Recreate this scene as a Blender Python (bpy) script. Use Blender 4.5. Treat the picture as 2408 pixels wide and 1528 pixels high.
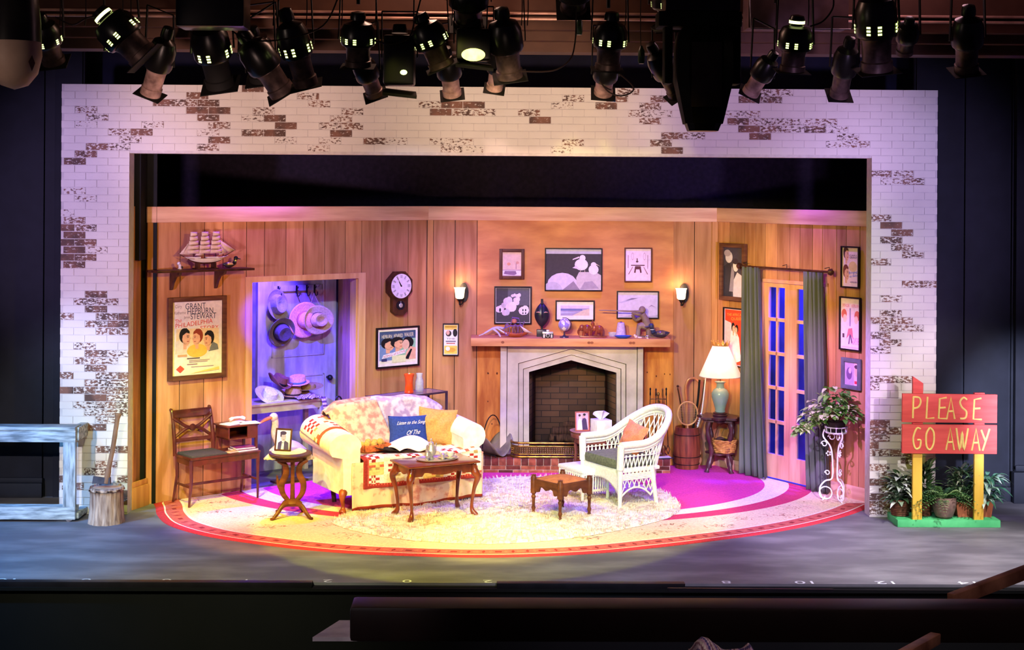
import bpy, bmesh, math, random
from math import sin, cos, pi, radians, sqrt, atan2
from mathutils import Vector as V, Matrix, Euler, noise as mn
SC = bpy.context.scene
COL = SC.collection
for o in list(bpy.data.objects): bpy.data.objects.remove(o)
random.seed(7)

# ------------------------------------------------------------ camera
FOC, PSI, RHO, YH, CY, CH = 3400.0, .012, .0064, 450.0, -13.2, 2.96
r0 = V((cos(PSI), -sin(PSI), 0)); FW = V((sin(PSI), cos(PSI), 0)); up0 = V((0, 0, 1))
RT = r0*cos(RHO) + up0*sin(RHO); UPV = up0*cos(RHO) - r0*sin(RHO)
camd = bpy.data.cameras.new('camera'); cam = bpy.data.objects.new('camera', camd); COL.objects.link(cam)
m = Matrix((RT, UPV, -FW)).transposed().to_4x4(); m.translation = V((0, CY, CH)); cam.matrix_world = m
camd.sensor_width = 36; camd.sensor_fit = 'HORIZONTAL'; camd.lens = FOC/2408*36
camd.shift_y = -(764-YH)/2408; camd.clip_start = .1; camd.clip_end = 80
SC.camera = cam
SC.view_settings.view_transform = 'Standard'; SC.view_settings.look = 'None'
SC.view_settings.gamma = 1; SC.view_settings.exposure = 0.0; SC.view_settings.use_curve_mapping = False

# ------------------------------------------------------------ world, stage lights and added fills
w = bpy.data.worlds.new('dark_house'); SC.world = w; w.use_nodes = True
w.node_tree.nodes['Background'].inputs[0].default_value = (.22, .14, .34, 1)
w.node_tree.nodes['Background'].inputs[1].default_value = .05

def spot(name, loc, tgt, watts, col, deg, blend=.6, rad=.05):
    l = bpy.data.lights.new(name, 'SPOT'); l.energy = watts; l.color = col
    l.spot_size = radians(deg); l.spot_blend = blend; l.shadow_soft_size = rad
    o = bpy.data.objects.new(name, l); COL.objects.link(o); o.location = loc
    o.rotation_euler = (V(tgt)-V(loc)).to_track_quat('-Z', 'Y').to_euler(); return o
def point(name, loc, watts, col, rad=.03):
    l = bpy.data.lights.new(name, 'POINT'); l.energy = watts; l.color = col; l.shadow_soft_size = rad
    o = bpy.data.objects.new(name, l); COL.objects.link(o); o.location = loc; return o
# name, place, aimed at, beam angle, softness, bulb radius, red, green, blue power
LT = [
 ('front_spot_a', (-4.2, -9.2, 4.5), (2.9, 1.6, 1.7), 10, .9, .12),
 ('front_spot_g', (-4.6, -8.8, 4.0), (3.2, 1.0, .9), 8, .9, .12),
 ('front_spot_b', (-2.4, -9.8, 4.5), (1.9, 2.3, 1.6), 17, .9, .12),
 ('front_spot_c', (-.6, -9.8, 4.5), (.4, 2.3, 1.6), 17, .9, .12),
 ('front_spot_d', (1.2, -9.8, 4.5), (-.7, 2.3, 1.6), 17, .9, .12),
 ('front_spot_e', (2.8, -9.8, 4.5), (-1.9, 1.5, 1.5), 17, .9, .12),
 ('front_spot_f', (4.4, -9.2, 4.5), (-2.9, .8, 1.5), 17, .9, .12),
 ('low_front_spot_a', (-3.0, -9.4, 3.9), (-2.0, .2, .2), 20, .9, .1),
 ('low_front_spot_b', (1.2, -9.6, 3.9), (-.3, .2, .3), 20, .9, .1),
 ('low_front_spot_c', (-1.4, -9.6, 3.9), (1.2, .3, .3), 20, .9, .1),
 ('low_front_spot_d', (3.0, -9.4, 3.9), (2.6, .3, .1), 12, .9, .1),
 ('rig_spot_a', (-2.0, -2.75, 3.6), (-2.4, 1.0, .9), 60, .9, .06),
 ('rig_spot_b', (-.6, -2.75, 3.6), (-1.0, 2.2, .9), 50, .9, .06),
 ('rig_spot_c', (.9, -2.75, 3.6), (.9, 2.2, .9), 50, .9, .06),
 ('rig_spot_d', (1.6, -2.75, 3.6), (2.9, 1.2, .9), 60, .9, .06),
 ('yellow_spot_a', (-.9, -2.75, 3.6), (-.20, -.45, 0), 52, .10, .03),
 ('yellow_spot_b', (-3.0, -2.75, 3.6), (-1.5, -.1, .3), 40, .35, .03),
 ('yellow_spot_c', (1.4, -2.75, 3.6), (.9, -.1, .2), 40, .5, .03),
 ('yellow_hot_spot', (-.3, -2.75, 3.6), (.05, -1.0, 0), 24, .8, .03),
 ('violet_rug_spot', (2.6, -2.3, 3.6), (1.6, 1.3, 0), 46, .7, .04),
 ('violet_sofa_spot', (-.6, -2.3, 3.6), (-.5, 1.2, .7), 34, .7, .04),
 ('violet_wall_spot_a', (-1.8, -2.5, 3.5), (-1.1, 2.1, .95), 20, .9, .05),
 ('violet_wall_spot_b', (1.2, -2.5, 3.5), (3.4, 1.0, .8), 24, .9, .05),
 ('overhead_spot_a', (-2.2, .9, 3.7), (-2.1, .9, 0), 95, .9, .06),
 ('overhead_spot_b', (-.3, 1.5, 3.7), (-.2, 1.4, 0), 95, .9, .06),
 ('overhead_spot_c', (1.3, 1.5, 3.7), (1.3, 1.4, 0), 95, .9, .06),
 ('overhead_spot_d', (2.7, 1.0, 3.7), (2.7, 1.0, 0), 95, .9, .06),
 ('doorway_spot_blue', (-2.9, -2.6, 3.6), (-1.9, 2.0, 1.15), 11, .35, .03),
 ('bench_spot_violet', (-1.2, -2.6, 3.6), (-2.6, 1.0, .2), 16, .6, .04),
 ('violet_rug_spot_b', (-2.6, -2.3, 3.6), (-2.4, .9, 0), 36, .7, .04),
 ('apron_spot_blue', (-6.0, -3.6, 4.2), (-4.4, -1.5, 0), 44, .8, .06),
 ('apron_spot_centre_a', (-2.6, -5.6, 3.4), (-2.4, -1.6, 0), 50, .9, .08),
 ('apron_spot_centre_b', (1.6, -5.6, 3.4), (1.8, -1.7, 0), 56, .9, .08),
 ('apron_spot_white', (4.6, -3.2, 4.4), (3.9, -1.8, 0), 44, .8, .06),
 ('side_spot_sign', (6.3, -8.0, 3.2), (4.4, 0, .7), 17, .5, .04),
 ('side_spot_fence', (-6.0, -8.5, 3.2), (-3.9, 0, .6), 18, .7, .04),
 ('portal_spot_a', (-5.4, -8.6, 1.8), (-3.8, 0, 2.6), 22, .9, .2),
 ('portal_spot_b', (-2.0, -8.8, 1.6), (-2.2, 0, 3.6), 20, .9, .2),
 ('portal_spot_c', (.2, -8.8, 1.6), (.3, 0, 3.6), 20, .9, .2),
 ('portal_spot_d', (2.4, -8.8, 1.6), (2.5, 0, 3.6), 20, .9, .2),
 ('portal_spot_e', (5.6, -8.6, 1.8), (3.9, 0, 2.6), 22, .9, .2),
 ('pillar_spot_a', (-5.0, -8.6, 2.2), (-3.7, 0, 1.2), 12, .9, .2),
 ('pillar_spot_b', (5.0, -8.6, 2.2), (3.8, 0, 1.7), 12, .9, .2),
 ('side_wall_spot', (3.6, -8.6, 2.6), (5.2, .75, .7), 12, .8, .1),
]
POW = {'apron_spot_blue': (48, 758, 2325), 'apron_spot_centre_a': (918, 948, 631), 'apron_spot_centre_b': (532, 488, 749), 'apron_spot_white': (1650, 1600, 1750), 'bench_spot_violet': (200, 30, 900), 'doorway_spot_blue': (160, 60, 5600), 'front_spot_a': (6546, 4571, 1868), 'front_spot_b': (3613, 3262, 674), 'front_spot_c': (3838, 2464, 2227), 'front_spot_d': (0, 0, 0), 'front_spot_e': (692, 0, 0), 'front_spot_f': (2022, 1329, 0), 'front_spot_g': (0, 0, 0), 'low_front_spot_a': (0, 0, 0), 'low_front_spot_b': (1413, 1163, 1187), 'low_front_spot_c': (0, 1051, 1369), 'low_front_spot_d': (6140, 5050, 8293), 'overhead_spot_a': (46, 10, 170), 'overhead_spot_b': (60, 12, 300), 'overhead_spot_c': (60, 12, 330), 'overhead_spot_d': (56, 10, 190), 'pillar_spot_a': (150, 950, 2300), 'pillar_spot_b': (851, 480, 856), 'portal_spot_a': (2051, 1497, 3104), 'portal_spot_b': (2716, 1767, 1515), 'portal_spot_c': (3291, 2266, 1691), 'portal_spot_d': (1503, 983, 1915), 'portal_spot_e': (1542, 1242, 2617), 'rig_spot_a': (0, 0, 0), 'rig_spot_b': (388, 454, 677), 'rig_spot_c': (0, 50, 268), 'rig_spot_d': (200, 260, 20), 'side_spot_fence': (2067, 1926, 2065), 'side_spot_sign': (1500, 1350, 1450), 'side_wall_spot': (8500, 9500, 14500), 'violet_rug_spot': (60, 0, 260), 'violet_rug_spot_b': (654, 776, 93), 'violet_sofa_spot': (0, 0, 67), 'violet_wall_spot_a': (608, 814, 0), 'violet_wall_spot_b': (1101, 483, 2275), 'yellow_hot_spot': (1500, 1150, 120), 'yellow_spot_a': (465, 463, 0), 'yellow_spot_b': (823, 324, 0), 'yellow_spot_c': (620, 540, 160)}
for n_, a_, t_, g_, s_, r_ in LT:
    c_ = POW.get(n_, (100, 100, 100)); k_ = max(max(c_), 1e-3)
    spot(n_, a_, t_, k_, tuple(q/k_ for q in c_), g_, s_, r_)
BLU = (.06, .03, 1)
spot('ledge_fill', (-2.0, -9.5, 3.2), (-.7, -6.0, .76), 260, (.95, .85, .9), 16, .9, .1); spot('handrail_fill', (2.0, -10.5, 4.5), (2.0, -6.6, 1.0), 230, (1, .74, .70), 50, .9, .1); point('corner_fill', (-4.0, -6.4, 3.4), 34, (1, .75, .62), .15)  # unseen fill lights added to brighten ledge, handrail, cloth and domed fixture

# ------------------------------------------------------------ rays from picture points to places in the room
def ray(px, py):
    return RT*((px-1204)/FOC) + UPV*(-(py-YH)/FOC) + FW
def GP(px, py, z=0.0):
    d = ray(px, py); t = (z-CH)/d.z; return V((t*d.x, CY+t*d.y, z))
def YP(px, py, y):
    d = ray(px, py); t = (y-CY)/d.y; return V((t*d.x, y, CH+t*d.z))

# ------------------------------------------------------------ materials
def lin(c):
    return tuple((x/255/12.92 if x/255 <= .04045 else ((x/255+.055)/1.055)**2.4) for x in c)
MC = {}
def mat(name, col, rough=.6, metal=0.0, col2=None, scale=8, stretch=(1, 1, 1), bump=.0, det=4, lo=.35, hi=.65, emit=0, attr=False, alpha=1, trans=0, coat=0, sss=0, seed=0):
    key = (name,)
    if key in MC: return MC[key]
    M = bpy.data.materials.new(name); M.use_nodes = True; nt = M.node_tree; N = nt.nodes; L = nt.links
    b = N['Principled BSDF']; b.inputs['Roughness'].default_value = rough; b.inputs['Metallic'].default_value = metal
    if rough >= .4: b.inputs['Specular IOR Level'].default_value = .22
    if alpha < 1: b.inputs['Alpha'].default_value = alpha
    if trans: b.inputs['Transmission Weight'].default_value = trans
    if coat: b.inputs['Coat Weight'].default_value = coat
    c1 = (*lin(col), 1); c2 = (*lin(col2 if col2 else [x*.8 for x in col]), 1)
    tc = N.new('ShaderNodeTexCoord'); mp = N.new('ShaderNodeMapping'); mp.inputs['Scale'].default_value = stretch; mp.inputs['Location'].default_value = (seed, seed*.37, seed*.7)
    nz = N.new('ShaderNodeTexNoise'); nz.inputs['Scale'].default_value = scale; nz.inputs['Detail'].default_value = det
    L.new(tc.outputs['Object'], mp.inputs[0]); L.new(mp.outputs[0], nz.inputs['Vector'])
    rp = N.new('ShaderNodeValToRGB'); rp.color_ramp.elements[0].position = lo; rp.color_ramp.elements[1].position = hi
    L.new(nz.outputs[0], rp.inputs[0])
    if attr:
        a = N.new('ShaderNodeAttribute'); a.attribute_name = 'Col'
        rp.color_ramp.elements[0].color = c1; rp.color_ramp.elements[1].color = c2
        mx = N.new('ShaderNodeMix'); mx.data_type = 'RGBA'; mx.blend_type = 'MULTIPLY'; mx.inputs[0].default_value = 1
        L.new(a.outputs['Color'], mx.inputs[6]); L.new(rp.outputs[0], mx.inputs[7]); out = mx.outputs[2]
    else:
        rp.color_ramp.elements[0].color = c1; rp.color_ramp.elements[1].color = c2; out = rp.outputs[0]
    L.new(out, b.inputs['Base Color'])
    if emit:
        L.new(out, b.inputs['Emission Color']); b.inputs['Emission Strength'].default_value = emit
    if bump:
        bp = N.new('ShaderNodeBump'); bp.inputs['Strength'].default_value = bump; bp.inputs['Distance'].default_value = .01
        L.new(nz.outputs[0], bp.inputs['Height']); L.new(bp.outputs[0], b.inputs['Normal'])
    MC[key] = M; return M
WHT = (255, 255, 255)
PAINT = mat('colour_print', WHT, .55, attr=True, col2=(240, 240, 240), scale=30)
FAB = mat('dyed_fabric', WHT, .9, attr=True, col2=(225, 225, 225), scale=60, bump=.25)
GLOSS = mat('glazed_colour', WHT, .22, attr=True, col2=(235, 235, 235), scale=12)
WOODC = mat('tinted_wood', WHT, .5, attr=True, col2=(190, 180, 170), scale=5, stretch=(1, 1, 8), det=6)
LEAF = mat('leaf_green', WHT, .4, attr=True, col2=(200, 210, 190), scale=20)
BLACKM = mat('matt_black', (14, 13, 13), .75, col2=(20, 18, 17), scale=6)
BLACKG = mat('black_enamel', (16, 15, 15), .3, col2=(26, 24, 23), scale=10)
MAHOG = mat('red_mahogany', (126, 56, 28), .28, col2=(92, 36, 18), scale=4, stretch=(3, 3, 2), det=6, coat=.4)
WALN = mat('dark_walnut', (84, 46, 30), .4, col2=(52, 26, 18), scale=5, stretch=(3, 3, 2), det=6)
BRASS = mat('aged_brass', (150, 112, 62), .35, .8, col2=(104, 74, 40), scale=20)
STEEL = mat('brushed_steel', (150, 146, 150), .35, .9, col2=(110, 106, 112), scale=20)
SILVER = mat('polished_silver', (225, 222, 215), .28, .65, col2=(190, 188, 185), scale=10)
IRON = mat('dark_iron', (46, 42, 42), .45, .6, col2=(28, 26, 26), scale=20)
WHTP = mat('white_paint', (240, 238, 234), .5, col2=(222, 218, 212), scale=14)
CREAM = mat('cream_cloth', (226, 214, 188), .9, col2=(206, 190, 160), scale=30, bump=.3)
PAPER = mat('white_paper', (232, 228, 220), .8, col2=(216, 210, 200), scale=12)
PINE = mat('knotty_pine', (206, 142, 86), .5, col2=(178, 112, 64), scale=2.5, stretch=(6, 6, .5), det=7, bump=.05)
PINEH = mat('pine_plank_lengthwise', (228, 178, 150), .5, col2=(204, 148, 122), scale=3, stretch=(.5, 4, 6), det=7, bump=.05)

# ------------------------------------------------------------ mesh builder
class B:
    def __init__(s):
        s.bm = bmesh.new(); s.cl = s.bm.loops.layers.float_color.new('Col'); s.c = (1, 1, 1, 1); s.mi = 0; s.M = Matrix()
    def col(s, *c):
        if len(c) == 1: c = c[0]
        s.c = (*lin(c), 1); return s
    def P(s, p): return s.M @ V(p)
    def v(s, p): return s.bm.verts.new(s.P(p))
    def f(s, vs):
        try: f = s.bm.faces.new(vs)
        except ValueError: return None
        f.material_index = s.mi; f.smooth = True
        for l in f.loops: l[s.cl] = s.c
        return f
    def poly(s, pts): return s.f([s.v(p) for p in pts])
    def box(s, c, d, rot=None, bev=0):
        c = V(c); R = rot.to_matrix() if isinstance(rot, Euler) else (rot if rot else Matrix.Identity(3))
        vs = [s.v(c + R @ V((x*d[0]/2, y*d[1]/2, z*d[2]/2))) for x in (-1, 1) for y in (-1, 1) for z in (-1, 1)]
        fs = [s.f([vs[i] for i in q]) for q in ((0, 1, 3, 2), (4, 6, 7, 5), (0, 4, 5, 1), (2, 3, 7, 6), (0, 2, 6, 4), (1, 5, 7, 3))]
        if bev:
            es = list({e for f in fs for e in f.edges})
            r = bmesh.ops.bevel(s.bm, geom=es, offset=bev, segments=2, affect='EDGES', profile=.6)
            for f in r['faces']:
                f.material_index = s.mi; f.smooth = True
                for l in f.loops: l[s.cl] = s.c
        return s
    def bb(s, a, b, bev=0):
        return s.box([(a[i]+b[i])/2 for i in range(3)], [abs(b[i]-a[i]) for i in range(3)], None, bev)
    def bar(s, p0, p1, w_, h, bev=0, upv=(0, 0, 1)):
        p0, p1 = V(p0), V(p1); d = p1-p0; x = d.normalized(); u = V(upv)
        if abs(x.dot(u)) > .95: u = V((0, 1, 0))
        y = u.cross(x).normalized(); z = x.cross(y)
        return s.box((p0+p1)/2, (d.length, w_, h), Matrix((x, y, z)).transposed(), bev)
    def ring(s, c, x, y, r, n, ry=None):
        return [s.v(c + x*(r*cos(2*pi*i/n)) + y*((ry or r)*sin(2*pi*i/n))) for i in range(n)]
    def tube(s, pts, r, n=8, cap=True, closed=False, flat=1):
        pts = [V(p) for p in pts]; k = len(pts); rs = r if isinstance(r, (list, tuple)) else [r]*k
        u = None; rings = []
        for i, p in enumerate(pts):
            a = pts[(i-1) % k] if (closed or i) else p; b = pts[(i+1) % k] if (closed or i < k-1) else p
            t = (b-a).normalized() if (b-a).length > 1e-9 else V((0, 0, 1))
            if u is None: u = V((0, 0, 1)) if abs(t.z) < .9 else V((1, 0, 0))
            u = (u - t*u.dot(t)); u = u.normalized() if u.length > 1e-6 else t.orthogonal().normalized(); x = t.cross(u)
            rings.append(s.ring(p, x, u, rs[i], n, rs[i]*flat))
        for i in range(k if closed else k-1):
            A, C = rings[i], rings[(i+1) % k]
            for j in range(n): s.f([A[j], A[(j+1) % n], C[(j+1) % n], C[j]])
        if cap and not closed: s.f(rings[0][::-1]); s.f(rings[-1])
        return s
    def cyl(s, p0, p1, r0_, r1_=None, n=16, cap=True): return s.tube([p0, p1], [r0_, r0_ if r1_ is None else r1_], n, cap)
    def lathe(s, prof, n=24, c=(0, 0, 0), M=None, ex=1, ey=1, cap=True, a0=0, a1=2*pi):
        M = M or Matrix.Identity(3); c = V(c); full = abs(a1-a0-2*pi) < 1e-6; k = n if full else n+1; rings = []
        for r, z in prof: rings.append([s.v(c + M @ V((r*ex*cos(a0+(a1-a0)*i/n), r*ey*sin(a0+(a1-a0)*i/n), z))) for i in range(k)])
        for i in range(len(rings)-1):
            A, C = rings[i], rings[i+1]
            for j in range(n): s.f([A[j], A[(j+1) % k], C[(j+1) % k], C[j]])
        if cap and full:
            if prof[0][0] > 1e-4: s.f(rings[0][::-1])
            if prof[-1][0] > 1e-4: s.f(rings[-1])
        return s
    def prism(s, pts, t, ax='y', c=(0, 0, 0)):
        c = V(c); g = {'y': lambda a, b, h: V((a, h, b)), 'z': lambda a, b, h: V((a, b, h)), 'x': lambda a, b, h: V((h, a, b))}[ax]
        A = [s.v(c+g(a, b, -t/2)) for a, b in pts]; C = [s.v(c+g(a, b, t/2)) for a, b in pts]; n = len(pts)
        s.f(A); s.f(C[::-1])
        for i in range(n): s.f([A[(i+1) % n], A[i], C[i], C[(i+1) % n]])
        return s
    def grid(s, fn, nu, nv, cu=False, cf=None):
        G = [[s.v(fn(i/nu, j/nv)) for j in range(nv+1)] for i in range(nu if cu else nu+1)]
        for i in range(nu):
            for j in range(nv):
                if cf: s.col(cf((i+.5)/nu, (j+.5)/nv))
                a = G[i]; b = G[(i+1) % len(G)]; s.f([a[j], b[j], b[j+1], a[j+1]])
        return s
    def ball(s, c, r, n=14, rz=None, ry=None):
        c = V(c); rz = rz or r; ry = ry or r; k = max(5, n//2)
        prof = [(max(1e-4, sin(pi*i/k)), -cos(pi*i/k)) for i in range(k+1)]
        return s.lathe([(a, b*rz/r) for a, b in prof], n, c, Matrix.Diagonal((r, ry, r)), cap=False)
    def build(s, name, m=None, parent=None, loc=None, rz=None, subs=0, solid=0, sharp=.6):
        bm = s.bm; bmesh.ops.remove_doubles(bm, verts=bm.verts, dist=1e-5) if subs else None
        bmesh.ops.recalc_face_normals(bm, faces=bm.faces) if not solid else None
        for e in bm.edges:
            if len(e.link_faces) == 2 and e.calc_face_angle(0) > sharp: e.smooth = False
        me = bpy.data.meshes.new(name); bm.to_mesh(me); bm.free()
        o = bpy.data.objects.new(name, me); COL.objects.link(o)
        for x in (m if isinstance(m, (list, tuple)) else [m or PAINT]): me.materials.append(x)
        if parent: o.parent = parent
        if loc is not None: o.location = loc
        if rz is not None: o.rotation_euler = (0, 0, rz)
        if solid: md = o.modifiers.new('solid', 'SOLIDIFY'); md.thickness = solid; md.offset = 0
        if subs: md = o.modifiers.new('sub', 'SUBSURF'); md.levels = subs; md.render_levels = subs
        return o
def tag(o, label=None, cat=None, group=None, kind=None):
    for k, v_ in (('label', label), ('category', cat), ('group', group), ('kind', kind)):
        if v_: o[k] = v_
    return o
def thing(name, label, cat, loc=(0, 0, 0), rz=0, group=None):
    o = bpy.data.objects.new(name, None); COL.objects.link(o); o.location = loc; o.rotation_euler = (0, 0, rz); o.empty_display_size = .1
    return tag(o, label, cat, group)
def struct(o): o['kind'] = 'structure'; return o
def rect(x0, y0, x1, y1): return [(x0, y0), (x1, y0), (x1, y1), (x0, y1)]
def ell(cx, cy, rx, ry=None, n=16, a0=0, rot=0):
    ry = ry or rx; return [(cx+rx*cos(t)*cos(rot)-ry*sin(t)*sin(rot), cy+rx*cos(t)*sin(rot)+ry*sin(t)*cos(rot)) for t in [a0+2*pi*i/n for i in range(n)]]
def smooth(pts, n=6, closed=False):
    out = []; k = len(pts); P = [V(p) for p in pts]
    for i in range(k if closed else k-1):
        g = lambda j: P[j % k] if closed else P[min(max(j, 0), k-1)]
        a, b, c, d = g(i-1), g(i), g(i+1), g(i+2)
        for q in range(n):
            t = q/n; out.append(.5*((2*b)+(c-a)*t+(2*a-5*b+4*c-d)*t*t+(3*b-a-3*c+d)*t**3))
    if not closed: out.append(P[-1])
    return out
FC = {}
def text_polys(txt):
    if txt in FC: return FC[txt]
    cu = bpy.data.curves.new('t', 'FONT'); cu.body = txt; cu.size = 1; cu.resolution_u = 3
    ob = bpy.data.objects.new('t', cu); COL.objects.link(ob); bpy.context.view_layer.update()
    me = ob.evaluated_get(bpy.context.evaluated_depsgraph_get()).to_mesh()
    vs = [(v_.co.x, v_.co.y) for v_ in me.vertices]; fs = [list(p.vertices) for p in me.polygons]
    if vs:
        x0 = min(a for a, b in vs); x1 = max(a for a, b in vs); y0 = min(b for a, b in vs); y1 = max(b for a, b in vs)
        vs = [((a-x0)/(x1-x0 or 1), (b-y0)/(y1-y0 or 1)) for a, b in vs]
    bpy.data.objects.remove(ob); bpy.data.curves.remove(cu); FC[txt] = (vs, fs); return FC[txt]
# a flat picture: shapes in 0..1 of its own width and height, facing -y of its parent
def art(name, parent, w_, h, shapes, y=0.0, z0=0.0, m=None, x0=None):
    b = B(); xo = -w_/2 if x0 is None else x0
    for i, sh in enumerate(shapes):
        yy = y - i*.00012
        if sh[0] == 'T':      # ('T', colour, text, x0, y0, x1, y1[, shear])
            _, c, t, a, e, g, k = sh[:7]; sk = sh[7] if len(sh) > 7 else 0
            b.col(c); vs, fs = text_polys(t); W = [b.v((xo+(a+u*(g-a)+sk*q*0)*w_, yy, z0+(e+q*(k-e)+sk*u)*h)) for u, q in vs]
            for f in fs: b.f([W[j] for j in f])
        else:
            b.col(sh[0]); b.poly([(xo+min(1, max(0, u))*w_, yy, z0+min(1, max(0, q))*h) for u, q in sh[1]])
    return b.build(name, m or PAINT, parent)
# ------------------------------------------------------------ walls of the set
class Wall:
    def __init__(s, a, b):
        s.a, s.b = V((*a, 0)), V((*b, 0)); s.u = (s.b-s.a).normalized(); s.i = V((-s.u.y, s.u.x, 0)); s.len = (s.b-s.a).length; s.rz = atan2(s.u.y, s.u.x)
    def uz(s, px, py, off=0.0):            # off: distance in front of the wall
        o = s.a - s.i*off; d = ray(px, py); c = V((0, CY, CH)); t = (o-c).dot(s.i)/d.dot(s.i); p = c+d*t
        return (p-s.a).dot(s.u), p.z
    def at(s, u, off=0.0, z=0.0): return s.a + s.u*u - s.i*off + V((0, 0, z))
WL = Wall((-3.25, .42), (-.72, 2.44)); WB = Wall((-.72, 2.44), (2.42, 2.46)); WR = Wall((2.42, 2.46), (3.60, .62))
HT, HB = 2.795, 2.645
SIDING = mat('stained_plywood_siding', WHT, .62, attr=True, col2=(212, 196, 184), scale=4, stretch=(3, 3, .35), det=7, bump=.04)
def siding(name, W, grooves, cut=None, extra=0):
    b = B(); rnd = random.Random(name); cut = cut or []
    us = [W.uz(g, 600)[0] for g in grooves]; us[0] = min(us[0], 0) if extra == 0 else us[0]
    segs = []
    for a, e in zip(us[:-1], us[1:]):
        k = rnd.uniform(.88, 1.06); c = [min(255, x*k) for x in (206, 143, 102)]
        pts = sorted({a, e, *[x for q in cut for x in (q[0], q[1]) if a < x < e]})
        for p, r in zip(pts[:-1], pts[1:]):
            z0 = 0
            for q in cut:
                if (p+r)/2 > q[0] and (p+r)/2 < q[1]: z0 = q[2]
            b.col(c); g0 = .004 if p == a else 0; g1 = .004 if r == e else 0
            b.bb((p+g0, 0, z0), (r-g1, .012, HB)); b.col(52, 26, 16); b.bb((p, .009, z0), (r, .03, HB))
    b.M = Matrix()
    o = b.build(name, SIDING, None, W.a, W.rz); return struct(o)
dl, _ = WL.uz(590.5, 800); dr, _ = WL.uz(840, 800); dz = WL.uz(592, 664)[1]
fl, fz = WL.uz(576.5, 651); fr, _ = WL.uz(857, 700)
siding('wall_left', WL, [346, 424, 481, 524.5, 579.5, 622, 672.5, 713, 763.5, 812, 850.5, 897.7, 960, 1004], [(dl, dr, dz)])
siding('wall_back', WB, [1004, 1019, 1070, 1122, 1350, 1583, 1633, 1685], [(1.04, 2.08, 1.16)])
kl = WR.uz(1790, 800)[0]; kr = WR.uz(1948, 800)[0]; kz = WR.uz(1800, 655)[1]
siding('wall_right', WR, [1685, 1716, 1751, 1777, 1799.6, 1828, 1857, 1881, 1910.5, 1934, 1967, 1990, 2022, 2052], [(kl, kr, kz)])
def plank(name, W, u0, u1, z0, z1, t=.02, m=None, off=0.0, knots=()):
    b = B(); b.bb((u0, -off-t, z0), (u1, -off, z1), .003); return struct(b.build(name, m or PINEH, None, W.a, W.rz))
plank('trim_1', WL, -.02, WL.len+.01, HB, HT); plank('trim_2', WB, 0, WB.len, HB, HT); plank('trim_3', WR, 0, WR.len+.02, HB, HT)
# hidden door posts at the corners
for i, (W, u) in enumerate(((WB, .03), (WB, WB.len-.03))):
    b = B(); b.bb((u-.03, -.02, 0), (u+.03, 0, HB)); b.col(190, 128, 84); struct(b.build('trim_%d' % (4+i), PINE, None, W.a, W.rz))
# casing of the open doorway
CASE = mat('pale_pine_casing', (220, 166, 122), .5, col2=(196, 136, 92), scale=2.5, stretch=(6, 6, .5), det=7); cs = B(); CT = .022
cs.bb((fl, -CT, 0), (dl, .03, fz)); cs.bb((dr, -CT, 0), (fr, .03, fz)); cs.bb((dl, -CT, dz), (dr, .03, fz))
cs.bb((dr-.02, 0, 0), (dr, .11, dz)); cs.bb((dl, 0, 0), (dl+.012, .11, dz))
struct(cs.build('trim_6', CASE, None, WL.a, WL.rz))
# knotty plywood breast above and beside the fireplace
b = B(); u0 = WB.uz(1122, 700)[0]; u1 = WB.uz(1583, 700)[0]; zb_ = WB.uz(1350, 530)[1]
b.bb((u0, -.012, 1.36), (u1, 0, HB)); 
BREAST = mat('orange_plywood', (214, 144, 86), .55, col2=(184, 112, 68), scale=2.2, stretch=(1, 1, 3.2), det=8, bump=.04)
struct(b.build('wall_breast', BREAST, None, WB.a, WB.rz))
KNOT = mat('knotty_board', (214, 138, 62), .5, col2=(166, 88, 34), scale=4, stretch=(3.5, 3, .6), det=8, bump=.04)
for px0, px1 in ((1122, 1182), (1514, 1583)):
    b = B(); a, _ = WB.uz(px0, 950); e, _ = WB.uz(px1, 950)
    b.bb((a, -.014, 0), (e, 0, 1.36)); nx = 4
    b.mi = 1
    rnd = random.Random(px0)
    for k in range(9):
        zz = rnd.choice([.98, .99, 1.0, .42, .44, 1.22, .7]) + rnd.uniform(-.015, .015); uu = a+(e-a)*rnd.random(); r = rnd.uniform(.005, .010)
        b.poly([(uu+r*cos(t/8*2*pi), -.0146, zz+1.6*r*sin(t/8*2*pi)) for t in range(8)])
    struct(b.build('wall_board', [KNOT, mat('knot_brown', (104, 48, 20), .6)], None, WB.a, WB.rz))

# ------------------------------------------------------------ vestibule behind the doorway
VD = .78
ub0 = WL.uz(604, 800, -VD)[0]; ub1 = WL.uz(787.5, 800, -VD)[0]; dtop = WL.uz(700, 640, -VD)[1]
DOORW = mat('distressed_white_door', (190, 184, 180), .7, col2=(150, 142, 134), scale=5, stretch=(2, 2, .5), det=9, bump=.1)
d2 = B(); d2.bb((ub0, VD-.02, 0), (ub1, VD+.03, 2.35))
door2 = struct(d2.build('door_2', DOORW, None, WL.a, WL.rz))
pb = B(); wd = ub1-ub0
for z0, z1 in ((1.18, 2.02), (.15, .98)):
    x0, x1 = ub0+wd*.17, ub1-wd*.16
    for q in (((x0, z0), (x1, z0+.02)), ((x0, z1-.02), (x1, z1)), ((x0, z0), (x0+.02, z1)), ((x1-.02, z0), (x1, z1))):
        pb.bb((q[0][0], VD-.032, q[0][1]), (q[1][0], VD-.02, q[1][1]), .003)
pb.build('panel_moulding', DOORW, door2)
kx = WL.uz(773, 887, -VD+.05); k = B(); k.cyl((kx[0], VD-.02, kx[1]), (kx[0], VD-.06, kx[1]), .014); k.ball((kx[0], VD-.075, kx[1]), .032); k.build('door_knob', IRON, door2)
pu = WL.uz(789, 800, -VD)[0]
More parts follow.
